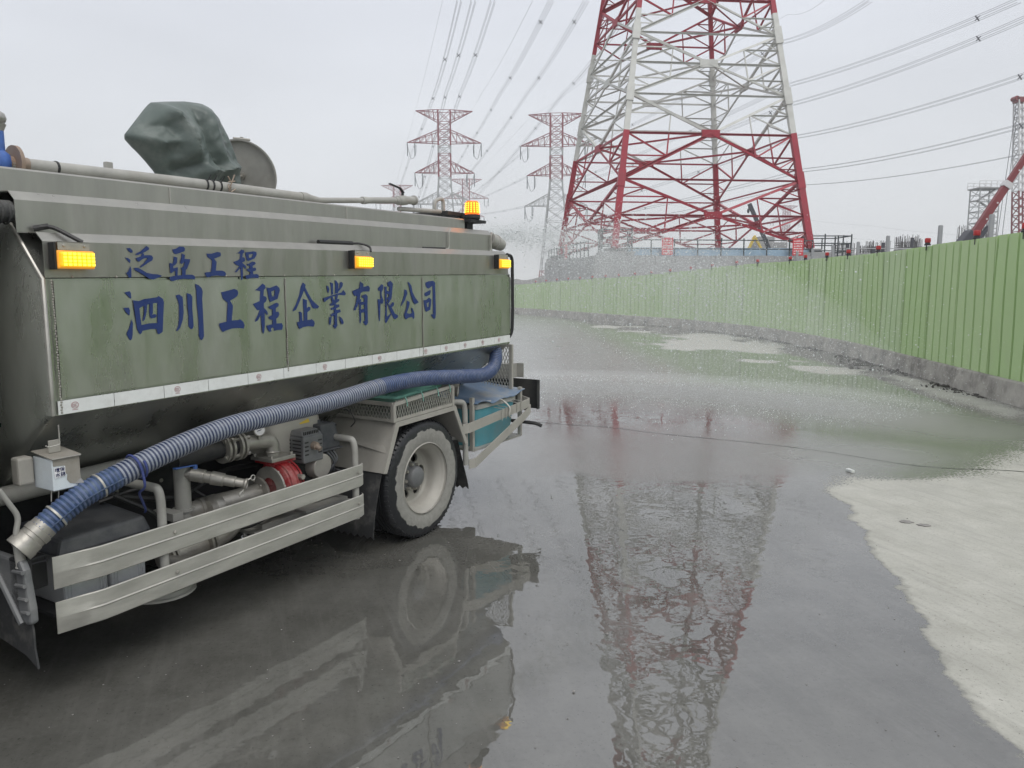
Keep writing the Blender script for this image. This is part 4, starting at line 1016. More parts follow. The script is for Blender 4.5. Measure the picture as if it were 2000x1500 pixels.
# small cranes and a concrete block seen through the pylon
blk = tag(empty('concrete_block', (49.6, 150, 0)), 'pale concrete block on the site seen through the pylon legs', 'concrete block')
mb = MB(); mb.box((-2.6, -2, 0), (3.4, 2, 10.3)); mb.box((-2.0, -1.7, 10.3), (1.0, 1.7, 11.4)); mb.build('block_body', M['far_concrete'], blk, bevel=.1)
ye = tag(empty('excavator', (36.4, 120, 0)), 'yellow jointed machine arm seen low between the pylon legs', 'excavator')
mb = MB(); mb.beam((-.9, 0, 4.5), (1.4, 0, 9.6), .4, .4); mb.build('boom', M['crane_yellow'], ye, bevel=.05)
mb = MB(); mb.beam((1.3, 0, 9.7), (3.4, 0, 6.2), .35, .35); mb.build('stick', M['crane_yellow'], ye, bevel=.05)
mb = MB(); mb.box((-3, -1.2, 1.2), (.2, 1.2, 3.4)); mb.build('cabin', M['crane_yellow'], ye, bevel=.15)
mb = MB(); mb.box((-3.2, -1.5, 0), (.4, 1.5, 1.1)); mb.build('undercarriage', M['crane_dark'], ye, bevel=.2)
dc = tag(empty('mobile_crane', (37.3, 110, 0)), 'dark grey crane boom with a hanging hook seen between the pylon legs', 'crane')
mb = MB(); mb.beam((.3, 0, 5.5), (-3.6, 0, 13.5), .5, .5); mb.build('boom', M['crane_dark'], dc, bevel=.04)
mb = MB(); mb.tube([(-3.7, 0, 13.4), (-3.7, 0, 12.8)], .04, 5); mb.sphere((-3.7, 0, 12.5), .26, 1, (.8, .8, 1.5)); mb.build('hook_block', M['crane_dark'], dc)
mb = MB(); mb.box((-1.5, -1.3, .3), (4, 1.3, 5.6)); mb.build('carrier', M['crane_dark'], dc, bevel=.1)
# gravel mound far left
mb = MB(); n_ = 40
prof = lambda t: 2.0 + .75 * t + .12 * math.sin(t * 23) + .08 * math.sin(t * 51)
for i in range(n_ + 1):
    t = i / n_; x = -16 + 20 * t
    for y, h in ((70, 0), (72.5, .75), (75, 1), (78, .8), (82, 0)):
        mb.v.append((x, y, h * (prof(max(0, (x + 6) / 10)) + random.uniform(-.12, .12)) if h else -.05))
for i in range(n_):
    for k in range(4):
        mb.f.append([i * 5 + k, (i + 1) * 5 + k, (i + 1) * 5 + k + 1, i * 5 + k + 1]); mb.m.append(0)
tag(mb.build('gravel_mound', M['gravel'], None, 60), kind='structure')

# ------------------------------------------------------------------ litter and debris on the slab
def lump(loc, r, n, label, name, m_, cat):
    mb = MB()
    for k in range(n):
        a, q = random.uniform(0, 6.28), random.random() ** .7 * r
        s = r * random.uniform(.10, .3)
        mb.sphere((math.cos(a) * q * 1.6, math.sin(a) * q, s * .5 + (r - q) * .55), s, 1, (random.uniform(.7, 1.5), random.uniform(.7, 1.3), random.uniform(.4, .8)), jit=.5)
    o = mb.build(name, m_); o.location = loc
    return tag(o, label, cat)
lump((7.72, 16.75, 0), .20, 34, 'dark heap of wet debris against the low wall', 'debris_heap', M['mud'], 'debris')
lump((8.12, 18.5, 0), .12, 16, 'small dark clod further back at the foot of the low wall', 'debris_heap', M['mud'], 'debris')
lump((7.62, 13.6, 0), .13, 18, 'low smear of wet debris at the foot of the nearer low wall', 'debris_heap', M['mud'], 'debris')
mb = MB(); mb.hexa([(-.02, -.045, 0), (.02, -.045, 0), (.024, .045, .006), (-.018, .05, .003), (-.018, -.04, .03), (.018, -.04, .026), (.02, .04, .03), (-.016, .045, .026)])
o = mb.build('litter', M['litter'], None, None, .004); o.location = (3.31, 7.25, .001); o.rotation_euler = (0, 0, .3)
tag(o, 'small white scrap of litter beside the dry patch corner', 'litter')
def spot(loc, r, label):
    mb = MB(); n_ = 18
    rr = [r * random.uniform(.7, 1.2) for _ in range(n_)]
    mb.prism([(rr[i] * 1.5 * math.cos(i * 6.283 / n_), rr[i] * math.sin(i * 6.283 / n_), .0005) for i in range(n_)], (0, 0, .003))
    o = mb.build('oil_spot', M['stone']); o.location = loc
    tag(o, label, 'stain')
spot((3.04, 5.66, .002), .035, 'dark round spot on the dry pale slab, left of the two')
spot((3.13, 5.58, .002), .033, 'dark round spot on the dry pale slab, right of the two')
# silt and rubble washed along the foot of the wall
mb = MB()
for _ in range(1500):
    s = fence_s(5 + 34 * random.random()); p, d = fence_at(s); nn = Vector((d.y, -d.x, 0))
    off = abs(random.gauss(0, .14)); q = p - nn * (.05 + off); sz = random.uniform(.006, .022) * (1 if random.random() < .95 else 2.2)
    if mnoise.noise(q * .7) < -.05: continue
    mb.sphere((q.x, q.y, sz * .35), sz, 1, (random.uniform(.7, 1.6), random.uniform(.7, 1.4), random.uniform(.4, .8)), jit=.5)
tag(mb.build('silt', M['mud'], fix=False), 'dark silt and fine rubble along the foot of the low wall', 'silt', kind='stuff')
# grit
mb = MB()
for _ in range(420):
    y = 2.3 + 9 * random.random() ** 1.6; x = random.uniform(-.75, .75) * (y + .4)
    s = random.uniform(.002, .005) * (1 if random.random() < .93 else 2)
    o = len(mb.v); zz = s * .6
    mb.v += [(x - s, y, zz), (x + s, y + s * .3, zz), (x, y - s, zz), (x + s * .2, y + s, zz), (x, y, zz * 2), (x, y, 0)]
    for f in ((0, 2, 4), (2, 1, 4), (1, 3, 4), (3, 0, 4), (2, 0, 5), (1, 2, 5), (3, 1, 5), (0, 3, 5)):
        mb.f.append([o + i for i in f]); mb.m.append(0)
tag(mb.build('grit', M['stone'], fix=False), 'scattered fine grit on the wet slab', 'grit', kind='stuff')
# ------------------------------------------------------------------ water truck
# local frame: x = u towards the truck's rear, y = -w (w outwards to the viewer), z up
truck = empty('water_truck', (-.7122, 5.1632, 0), R(59.47))
tag(truck, 'stainless steel water tank truck with blue lettering and amber lamps, cut off at left', 'truck')
def U(u, w, z): return Vector((u, -w, z))
def sl(u): return .018 * (u + 2.37)
def tbox(mb, u0, u1, w0, w1, z0, z1, mi=0):
    return mb.box((min(u0, u1), -max(w0, w1), z0), (max(u0, u1), -min(w0, w1), z1), mi)
def part(name, mb, m_, parent=truck, smooth=None, bevel=0):
    return mb.build(name, m_, parent, smooth, bevel)
def profile(pts, u0, u1, th, slope=sl, n=6):      # folded sheet running along u; pts (w, z)
    mb = MB(); k = len(pts)
    nrm = []
    for i in range(k):
        a, b = pts[max(i - 1, 0)], pts[min(i + 1, k - 1)]
        t = Vector((b[0] - a[0], b[1] - a[1])).normalized(); nrm.append((-t.y, t.x))
    def row(u, off):
        return [U(u, w + nx * off, z + nz * off + slope(u)) for (w, z), (nx, nz) in zip(pts, nrm)]
    rows = [row(u0 + (u1 - u0) * i / n, 0) for i in range(n + 1)]
    rows2 = [row(u0 + (u1 - u0) * i / n, th) for i in range(n + 1)]
    for rr in (rows, rows2):
        o = len(mb.v)
        for r_ in rr: mb.v += [tuple(p) for p in r_]
        for i in range(n):
            for j in range(k - 1):
                mb.f.append([o + i * k + j, o + i * k + j + 1, o + (i + 1) * k + j + 1, o + (i + 1) * k + j]); mb.m.append(0)
    T = (n + 1) * k
    for i in range(n):
        for j in (0, k - 1):
            mb.f.append([i * k + j, (i + 1) * k + j, T + (i + 1) * k + j, T + i * k + j]); mb.m.append(0)
    for i in (0, n):
        for j in range(k - 1):
            mb.f.append([i * k + j, i * k + j + 1, T + i * k + j + 1, T + i * k + j]); mb.m.append(0)
    return mb

# tank shell (octagonal), dished front head
SEC = [(-.004, 1.262), (-.004, 1.832), (-.30, 2.16), (-2.0, 2.16), (-2.3, 1.832), (-2.3, 1.262), (-1.72, .80), (-.58, .80)]
mb = MB(); rings = []
for u, s_ in ((-2.46, .62), (-2.43, .84), (-2.395, .965), (-2.37, 1), (-1.1, 1), (.15, 1), (1.37, 1), (1.40, .9), (1.43, .6)):
    rings.append([U(u, -1.15 + (w + 1.15) * s_, 1.5 + (z - 1.5) * s_ + sl(u)) for w, z in SEC])
for r_ in rings: mb.v += [tuple(p) for p in r_]
for i in range(len(rings) - 1):
    for k in range(8):
        k2 = (k + 1) % 8
        mb.f.append([i * 8 + k, i * 8 + k2, (i + 1) * 8 + k2, (i + 1) * 8 + k]); mb.m.append(0)
mb.f += [list(range(8)), [(len(rings) - 1) * 8 + k for k in range(8)]]; mb.m += [0, 0]
tank = part('tank', mb, M['steel'], truck, 25)
# rounded corner bar and weld at the front edge of the tank
mb = MB(); mb.tube([U(-2.372, .004, 1.265), U(-2.372, .004, 1.83), U(-2.372, -.292, 2.158)], .010, 8); part('edge_bar', mb, M['steel_dull'], tank, 40)
for nm_, uu, z0_, z1_ in (('weld_seam', -2.338, 1.275, 1.83), ('weld_seam', -1.082, 1.335, 1.852), ('weld_seam', .165, 1.315, 1.87)):
    mb = MB(); zz = z0_
    while zz < z1_ - .004:
        mb.sphere(U(uu + random.uniform(-.002, .002), .0085, zz), .0062, 1, (.8, .5, .9)); zz += .011
    part(nm_, mb, M['cast'], tank)
# side panels between the welds
for u0, u1 in ((-2.330, -1.088), (-1.076, .159), (.171, 1.368)):
    mb = MB(); nu, nz2 = 14, 7
    def pz(u, t): 
        zb, zt = 1.335 + .021 * (u + 2.35), 1.824 + .0145 * (u + 2.37); return zb + (zt - zb) * t
    grid = [[U(u0 + (u1 - u0) * i / nu, .005 + .0022 * math.sin(i * 1.9 + u0) * math.sin(j * 1.3 + 1) * (0 < i < nu) * (0 < j < nz2), pz(u0 + (u1 - u0) * i / nu, j / nz2)) for j in range(nz2 + 1)] for i in range(nu + 1)]
    o_ = len(mb.v)
    for c_ in grid: mb.v += [tuple(p) for p in c_]
    for i in range(nu):
        for j in range(nz2):
            a_ = i * (nz2 + 1) + j; mb.f.append([a_, a_ + nz2 + 1, a_ + nz2 + 2, a_ + 1]); mb.m.append(0)
    part('side_panel', mb, M['steel'], truck, 60)
# reflective tape, segment by segment, with its approval marks
tz = lambda u: 1.262 + .021 * (u + 2.35)
n_t = 15
for i in range(n_t):
    u0 = -2.352 + 3.712 * i / n_t + .0015; u1 = -2.352 + 3.712 * (i + 1) / n_t - .0015
    mb = MB(); mb.hexa([U(u0, .0065, tz(u0) + .004), U(u1, .0065, tz(u1) + .004), U(u1, .0045, tz(u1) + .004), U(u0, .0045, tz(u0) + .004),
                        U(u0, .0065, tz(u0) + .062), U(u1, .0065, tz(u1) + .062), U(u1, .0045, tz(u1) + .062), U(u0, .0045, tz(u0) + .062)])
    seg_ = part('tape_segment', mb, M['tape'])
    if i % 2 == 0 or i > 10:
        c_ = u0 + .07; zc = tz(c_) + .036; mk = MB()
        pts_o, pts_i = [], []
        for k in range(20):
            t = k * 2 * math.pi / 20
            pts_o.append(U(c_ + .0165 * math.cos(t), .0072, zc + .0145 * math.sin(t))); pts_i.append(U(c_ + .0140 * math.cos(t), .0072, zc + .0120 * math.sin(t)))
        mk.loops([pts_o, pts_i], (0, -.0004, 0))
        for q in range(3):                     # three nested open rings
            x = c_ - .007 + q * .0065
            arc = [U(x + .0052 * math.cos(t), .0076 + q * .0005, zc + .0065 * math.sin(t)) for t in np.linspace(.9, 5.4, 9)]
            arc2 = [U(x + .0030 * math.cos(t), .0076 + q * .0005, zc + .0042 * math.sin(t)) for t in np.linspace(5.4, .9, 9)]
            mk.loops([arc + arc2], (0, -.0003, 0))
        mk.hexa([U(c_ - .012, .0075, zc - .0205), U(c_ + .012, .0075, zc - .0205), U(c_ + .012, .007, zc - .0205), U(c_ - .012, .007, zc - .0205), U(c_ - .012, .0075, zc - .018), U(c_ + .012, .0075, zc - .018), U(c_ + .012, .007, zc - .018), U(c_ - .012, .007, zc - .018)])
        part('approval_mark', mk, M['mark'], seg_)
# stepped covers above the panel
part('lower_cover', profile([(.004, 1.836), (.006, 1.984), (-.040, 2.022), (-.15, 2.026)], -2.362, 1.33, .004), M['steel_band'], truck, 25)
part('middle_cover', profile([(-.098, 2.02), (-.098, 2.152), (-.140, 2.190), (-.26, 2.196)], -2.405, 1.25, .004), M['steel_band'], truck, 25)
part('upper_cover', profile([(-.2, 2.185), (-.2, 2.284), (-.212, 2.293), (-1.1, 2.30)], -2.62, 1.0, .004, slope=lambda u: .012 * (u + 2.4)), M['steel_band'], truck, 25)
# hidden far half of the covers and closed tank roof
part('roof_plate', profile([(-1.1, 2.30), (-2.1, 2.29), (-2.2, 2.15), (-2.29, 2.02), (-2.3, 1.84)], -2.4, 1.2, .004, slope=lambda u: .012 * (u + 2.4)), M['steel_band'], truck, 25)
for u in (-1.62, -.35): 
    mb = MB(); mb.tube([U(u, -.1985, 2.19 + .012 * (u + 2.4)), U(u, -.1985, 2.283 + .012 * (u + 2.4))], .0035, 6); part('weld_seam', mb, M['steel_dull'], truck)
# rivets along the horizontal seam
for k in range(19):
    u = -2.25 + k * .195; mb = MB(); mb.lathe([(0, .0035), (.004, .0025), (.0055, 0)], U(u, .0048, 1.838 + sl(u)), (0, -1, 0), 8); part('rivet', mb, M['cast'], truck)
# lettering
for ch in LETTERS:
    mb = MB()
    for i, st in enumerate(ch.split(';')):
        lo = [[U(float(p.split(',')[0]) / 1000, .0078 + i * .0003, float(p.split(',')[1]) / 1000) for p in l.split(' ')] for l in st.split('|')]
        mb.loops(lo, (0, .0006, 0))
    part('character', mb, M['letter'])

# amber side lamps
for k, (u0, zb) in enumerate(((-2.325, 1.876), (-.552, 1.914), (1.124, 1.948))):
    c_ = U(u0 + .07, .03, zb)
    lamp = empty('side_lamp', c_, 0, truck)
    mb = MB(); mb.box((-.072, -.040, .004), (.072, .0, .066)); part('lens', mb, M['amber'], lamp, None, .008)
    mb = MB(); mb.box((-.078, -.024, -.002), (.078, .012, .072)); part('lamp_frame', mb, M['amber_rim'], lamp, None, .006)
    mb = MB()
    for i in range(7):
        for j in range(4):
            mb.box((-.062 + i * .0195, -.043, .010 + j * .0145), (-.050 + i * .0195, -.0395, .0195 + j * .0145))
    part('led_array', mb, M['amber_led'], lamp)
    mb = MB(); mb.box((-.070, -.016, .074), (.062, -.012, .108)); mb.box((-.070, -.016, .104), (.062, .026, .108)); part('bracket', mb, M['steel_dull'], lamp)
    for x in (-.045, .04):
        mb = MB(); mb.lathe([(0, .006), (.005, .005), (.006, 0)], (x, -.016, .092), (0, -1, 0), 8); part('bolt', mb, M['cast'], lamp)
    mb = MB(); mb.box((-.088, -.020, -.006), (-.079, .022, .104)); part('lamp_shadow_strip', mb, M['black'], lamp)  # black strip standing in for the lamp's dark shadow and reflection in the panel
mb = MB(); mb.tube(fillet([U(-2.33, -.07, 2.045), U(-2.29, -.05, 2.05), U(-2.235, .02, 2.00), U(-2.215, .035, 1.985)], .04), .009, 8); mb.tube([U(-2.345, -.085, 2.038), U(-2.30, -.055, 2.05)], .012, 8); part('cable_conduit', mb, M['black'], truck, 40)
mb = MB(); mb.tube([U(-.75, -.06, 2.062), U(-.46, -.06, 2.068)], .014, 8); mb.tube(fillet([U(-.46, -.06, 2.068), U(-.40, -.04, 2.07), U(-.375, .015, 2.05), U(-.39, .03, 2.018)], .04), .007, 8); part('cable_conduit', mb, M['black'], truck, 40)
mb = MB(); mb.tube(fillet([U(1.30, .012, 2.06), U(1.385, .012, 2.05), U(1.392, .012, 1.6), U(1.392, .006, 1.40), U(1.33, -.12, 1.27), U(1.30, -.2, 1.2)], .06), .014, 8); part('cable_conduit', mb, M['black'], truck, 40)
mb = MB(); mb.tube([U(.28, -.07, 2.075), U(.55, -.07, 2.082)], .006, 6); part('cable_conduit', mb, M['black'], truck, 40)
for u in (.62, 1.21):
    mb = MB(); z0 = 2.075 + (u - .62) * .01
    mb.tube(fillet([U(u - .30, -.085, z0), U(u, -.085, z0 + .004), U(u, -.085, z0 + .13), U(u + .02, -.085, z0 + .155)], .025), .0055, 6); part('rope_hook', mb, M['steel_dull'], truck, 40)

# rotating beacon
bc = empty('beacon', U(1.11, -.2, 2.338), 0, truck)
mb = MB(); mb.lathe([(0, 0), (.058, 0), (.066, .008), (.064, .034), (.05, .04), (0, .04)], (0, 0, 0), (0, 0, 1), 28); part('beacon_base', mb, M['black'], bc, 35)
mb = MB(); mb.lathe([(.058, .04), (.058, .05), (.052, .13), (.046, .142), (0, .146)], (0, 0, 0), (0, 0, 1), 28); part('beacon_lens', mb, M['orange'], bc, 35)
for k in range(14):
    t = k * 2 * math.pi / 14; mb = MB()
    for j in range(5):
        r_ = .0575 - j * .0012
        mb.sphere((r_ * math.cos(t), r_ * math.sin(t), .056 + j * .0165), .0062, 1)
    part('led_column', mb, M['orange_led'], bc)
mb = MB(); tbox(mb, 1.02, 1.24, -.34, -.15, 2.312, 2.334); tbox(mb, 1.04, 1.12, -.30, -.2, 2.26, 2.312); part('beacon_bracket', mb, M['chassis'], truck)
mb = MB(); mb.prism([U(1.19, -.34, 2.40), U(1.43, -.34, 2.40), U(1.43, -.34, 2.36), U(1.24, -.34, 2.31), U(1.19, -.34, 2.31)], (0, .03, 0)); part('rear_gusset', mb, M['chassis'], truck)
mb = MB(); tbox(mb, 1.0, 1.45, -1.6, -.36, 2.375, 2.405); part('rear_platform', mb, M['chassis'], truck)

# pipes along the roof edge
mb = MB(); mb.tube(smoothpath([U(-2.26, -.40, 2.337), U(-1.25, -.40, 2.356), U(-.52, -.40, 2.360)], 6), .030, 14)
mb.tube([U(-.55, -.40, 2.360), U(-.50, -.40, 2.360), U(-.46, -.40, 2.358), U(-.40, -.40, 2.356)], [.034, .034, .026, .021], 14); part('roof_pipe', mb, M['grey_paint'], truck, 40)
for u in (-2.06, -1.255, -1.215, -1.165):
    mb = MB(); z = 2.337 + .019 * (u + 2.26); mb.lathe([(.0315, -.006), (.034, -.004), (.034, .004), (.0315, .006)], U(u, -.40, z), (1, 0, 0), 16); part('cable_tie', mb, M['black'], truck)
    if u > -1.9:
        mb = MB(); mb.tube([U(u, -.375, z + .02), U(u + .012, -.36, z + .055)], .003, 5); part('tie_tail', mb, M['black'], truck)
mb = MB()
for q in range(7):
    mb.tube([U(-1.115 + random.uniform(-.012, .012), -.37, 2.36 + random.uniform(-.03, .03)), U(-1.10 + random.uniform(-.03, .03), -.365, 2.37 + random.uniform(-.02, .06))], .004, 5)
part('rope_knot', mb, M['rust'], truck)
mb = MB(); pa, pb = U(-.40, -.40, 2.355), U(.62, -.40, 2.452)
mb.tube([pa, pa.lerp(pb, .42)], .0185, 12); mb.tube([pa.lerp(pb, .42), pa.lerp(pb, .46)], .026, 12); mb.tube([pa.lerp(pb, .46), pa.lerp(pb, .78)], .0225, 12); part('nozzle_pipe', mb, M['grey_paint'], truck, 40)
nz_ = empty('nozzle_valve', U(0, 0, 0), 0, truck)
mb = MB(); mb.tube([pa.lerp(pb, t) for t in (.77, .80, .805, .86, .90, .905, .985)], [.026, .026, .034, .037, .034, .030, .030], 14); mb.tube([pa.lerp(pb, .983), pa.lerp(pb, 1.0)], [.036, .036], 16, cap=False); mb.tube([pa.lerp(pb, 1.0), pa.lerp(pb, .95)], [.036, .024], 16, cap=False); part('valve_body', mb, M['grey_paint'], nz_, 35)
mb = MB(); vv_ = pa.lerp(pb, .86); mb.tube([vv_, vv_ + Vector((0, 0, .062))], .010, 8); mb.beam(vv_ + Vector((.01, 0, .055)), vv_ + Vector((-.03, 0, .085)), .022, .008); mb.beam(vv_ + Vector((-.03, 0, .085)), vv_ + Vector((-.15, 0, .105)), .022, .009); part('valve_lever', mb, M['black'], nz_, None, .002)
mb = MB(); mb.tube(fillet([U(.45, -.42, 2.375), U(.98, -.42, 2.40)], .03), .017, 10); mb.tube(fillet([U(.90, -.42, 2.40), U(.90, -.42, 2.47), U(.97, -.42, 2.50), U(1.02, -.42, 2.50), U(1.02, -.42, 2.38)], .04), .015, 10); part('vent_pipe', mb, M['grey_paint'], truck, 40)
mb = MB(); mb.tube([U(-.43, -.40, 2.33), U(-.43, -.40, 2.30)], .012, 6); mb.tube([U(-1.9, -.40, 2.33), U(-1.9, -.40, 2.29)], .012, 6); part('pipe_support', mb, M['steel_dull'], truck)
# blue valve and flange at the front end of the roof pipe
mb = MB(); mb.lathe([(.03, -.03), (.03, -.012), (.078, -.012), (.078, .004), (.032, .004), (.032, .05)], U(-2.235, -.40, 2.339), (1, 0, 0), 24); part('pipe_flange', mb, M['rust'], truck, 35)
fv = empty('gate_valve', U(-2.305, -.40, 2.337), 0, truck)
mb = MB(); mb.sphere((0, 0, 0), .062, 2, (.9, .8, 1)); mb.tube([(0, 0, .04), (0, 0, .13)], .030, 12); mb.lathe([(.04, 0), (.076, 0), (.076, .014), (.04, .014)], (-.07, 0, 0), (1, 0, 0), 20); part('valve_body', mb, M['blue_valve'], fv, 40)
mb = MB(); mb.tube([(-.0, 0, .12), (0, 0, .16)], [.025, .042], 10); mb.sphere((0, 0, .185), .045, 2, (1, 1, .8)); part('valve_cap', mb, M['steel_dull'], fv, 40)
mb = MB(); mb.tube([U(-2.75, -.40, 2.335), U(-2.385, -.40, 2.335)], .032, 12); part('roof_pipe', mb, M['grey_paint'], truck, 40)
mb = MB(); tbox(mb, -1.56, -1.52, -.84, -.81, 2.29, 2.475); part('roof_stub', mb, M['grey_paint'], truck, None, .004)
mb = MB(); mb.tube([U(-2.60, -.14, 2.10), U(-2.405, -.14, 2.105)], .045, 14); part('side_pipe', mb, M['rubber'], truck, 40)
for q in range(7):
    mb = MB(); mb.lathe([(.046, -.006), (.050, 0), (.046, .006)], U(-2.59 + q * .028, -.14, 2.10), (1, 0, 0), 14); part('hose_rib', mb, M['rubber'], truck, 40)
mb = MB(); mb.tube([U(1.26, -.13, 2.19), U(1.36, -.12, 2.16)], [.055, .055], 16); mb.tube([U(1.33, -.125, 2.17), U(1.42, -.115, 2.145)], [.062, .05], 16); part('rear_pipe', mb, M['grey_paint'], truck, 40)

# manhole with its lid standing open behind the tarpaulin
hat = empty('manhole', U(-.62, -.98, 2.30), 0, truck)
mb = MB(); mb.lathe([(.24, 0), (.26, 0), (.26, .10), (.24, .10)], (0, 0, 0), (0, 0, 1), 36); part('collar', mb, M['grey_paint'], hat, 35)
mb = MB(); ax = Vector((.80, .45, .22)).normalized()
mb.lathe([(0, .012), (.215, .012), (.23, .006), (.238, -.03), (.228, -.03), (.222, 0), (0, 0)], (.10, -.02, .235), ax, 44); part('lid', mb, M['grey_paint'], hat, 35)
mb = MB(); c_ = Vector((.10, -.02, .235)); mb.tube([c_ - ax * .01, c_ - ax * .10], .008, 8); mb.tube([c_ - ax * .002, c_ - ax * .02], .022, 10); part('lid_handle', mb, M['cast'], hat, 40)
mb = MB(); mb.tube([c_ + Vector((-.06, .0, .235)), c_ + Vector((.05, -.03, .238))], .008, 8); mb.tube([c_ + Vector((0, -.01, .22)), c_ + Vector((0, -.01, .25))], .011, 8); part('lid_latch', mb, M['cast'], hat, 40)

# chassis, axles, wheels
mb = MB(); tbox(mb, -4.6, 1.95, -.82, -.74, .56, .80); tbox(mb, -4.6, 1.95, -1.56, -1.48, .56, .80); part('chassis_rail', mb, M['chassis'], truck)
mb = MB()
for u in (-3.8, -2.6, -1.6, -.5, .8, 1.85): tbox(mb, u, u + .08, -1.48, -.82, .60, .76)
part('cross_member', mb, M['chassis'], truck)
mb = MB(); tbox(mb, -2.3, 1.7, -1.0, -.5, .80, .84); tbox(mb, -2.3, 1.7, -1.8, -1.3, .80, .84); part('tank_cradle', mb, M['chassis'], truck)
mb = MB(); mb.tube([U(-3.4, -1.15, .55), U(.2, -1.15, .46)], .05, 10); part('drive_shaft', mb, M['chassis'], truck, 40)
mb = MB(); mb.tube([U(.2, -.3, .43), U(.2, -2.0, .43)], .07, 12); mb.sphere(U(.2, -1.15, .43), .2, 2, (1, .8, 1)); part('rear_axle', mb, M['chassis'], truck, 40)

def tyre_mat():
    m, nt, N, K, B = nodes('muddy_tyre')
    tc = N.new('ShaderNodeTexCoord'); sp = N.new('ShaderNodeSeparateXYZ'); K.new(tc.outputs['Object'], sp.inputs[0])
    cb = N.new('ShaderNodeCombineXYZ'); K.new(sp.outputs['X'], cb.inputs[0]); K.new(sp.outputs['Z'], cb.inputs[1])
    ln = N.new('ShaderNodeVectorMath'); ln.operation = 'LENGTH'; K.new(cb.outputs[0], ln.inputs[0])
    nz = N.new('ShaderNodeTexNoise'); nz.inputs['Scale'].default_value = 11; nz.inputs['Detail'].default_value = 7; K.new(tc.outputs['Object'], nz.inputs['Vector'])
    ad = N.new('ShaderNodeMath'); ad.operation = 'MULTIPLY_ADD'; ad.inputs[1].default_value = .085; K.new(nz.outputs['Fac'], ad.inputs[0]); K.new(ln.outputs['Value'], ad.inputs[2])
    r1 = N.new('ShaderNodeMapRange'); r1.inputs['From Min'].default_value = .396; r1.inputs['From Max'].default_value = .402; r1.inputs['To Min'].default_value = 1; r1.inputs['To Max'].default_value = 0; K.new(ad.outputs[0], r1.inputs['Value'])
    n2 = N.new('ShaderNodeTexNoise'); n2.inputs['Scale'].default_value = 30; n2.inputs['Detail'].default_value = 6; K.new(tc.outputs['Object'], n2.inputs['Vector'])
    mudc = N.new('ShaderNodeMix'); mudc.data_type = 'RGBA'; mudc.inputs['A'].default_value = (.20, .195, .18, 1); mudc.inputs['B'].default_value = (.33, .325, .30, 1); K.new(n2.outputs['Fac'], mudc.inputs['Factor'])
    mx = N.new('ShaderNodeMix'); mx.data_type = 'RGBA'; mx.inputs['A'].default_value = (.016, .017, .02, 1); K.new(mudc.outputs['Result'], mx.inputs['B']); K.new(r1.outputs[0], mx.inputs['Factor'])
    K.new(mx.outputs['Result'], B.inputs['Base Color'])
    rr = N.new('ShaderNodeMapRange'); rr.inputs['To Min'].default_value = .42; rr.inputs['To Max'].default_value = .9; K.new(r1.outputs[0], rr.inputs['Value']); K.new(rr.outputs[0], B.inputs['Roughness'])
    bp = N.new('ShaderNodeBump'); bp.inputs['Distance'].default_value = .004
    sm = N.new('ShaderNodeMath'); sm.operation = 'ADD'; K.new(r1.outputs[0], sm.inputs[0]); K.new(n2.outputs['Fac'], sm.inputs[1]); K.new(sm.outputs[0], bp.inputs['Height']); K.new(bp.outputs[0], B.inputs['Normal'])
    return m
M['tyre'] = tyre_mat()
TP = [(.25, -.02), (.262, -.006), (.30, .004), (.35, .006), (.39, -.004), (.412, -.016), (.424, -.030), (.428, -.045)]
for wg in (-.075, -.11, -.145):
    TP += [(.430, wg + .010), (.419, wg + .007), (.419, wg - .007), (.430, wg - .010)]
TP += [(.428, -.185), (.415, -.205), (.36, -.23), (.25, -.21)]
tym = MB()
tym.lathe([(r_, h) for r_, h in TP], (0, 0, 0), (0, -1, 0), 72)
for k in range(72):          # shoulder notches
    t = k * 2 * math.pi / 72
    tym.beam((.413 * math.cos(t), .013, .413 * math.sin(t)), (.4285 * math.cos(t), .042, .4285 * math.sin(t)), .008, .01, up=(0, 0, 1))
tyre_me = tym.mesh('tyre', M['tyre'], 30, fix=False)
rm = MB(); rm.lathe([(.256, .0), (.262, -.004), (.262, -.014), (.248, -.020), (.240, -.034), (.232, -.045), (.214, -.062), (.206, -.10), (.203, -.135), (.196, -.150), (.180, -.158)], (0, 0, 0), (0, -1, 0), 64)
rm.lathe([(.252, -.004), (.252, -.028), (.24, -.035)], (0, 0, 0), (0, -1, 0), 64)
rim_me = rm.mesh('rim', M['dusty'], 40, fix=False)
dm = MB()
outer = [Vector((.186 * math.cos(t), .155, .186 * math.sin(t))) for t in np.linspace(0, 2 * math.pi, 65)[:-1]]
holes = []
for k in range(6):
    t0 = k * math.pi / 3 + .1
    hc = Vector((.138 * math.cos(t0), .155, .138 * math.sin(t0))); er = Vector((math.cos(t0), 0, math.sin(t0))); et = Vector((-math.sin(t0), 0, math.cos(t0)))
    holes.append([hc + er * .034 * math.cos(a) + et * .043 * math.sin(a) for a in np.linspace(0, -2 * math.pi, 21)[:-1]])
dm.loops([outer] + holes, (0, .014, 0))
disc_me = dm.mesh('wheel_disc', M['dusty'], 35)
hb = MB(); hb.lathe([(.105, -.152), (.10, -.138), (.082, -.130), (.078, -.085), (.066, -.072), (.03, -.066), (.0, -.066)], (0, 0, 0), (0, -1, 0), 32)
hub_me = hb.mesh('hub', M['engine_grey'], 40, fix=False)
nt_ = MB(); nt_.lathe([(.014, 0), (.014, .026), (.010, .034), (.0, .035)], (0, .138, 0), (0, -1, 0), 6)
nut_me = nt_.mesh('wheel_nut', M['cast'], 30)
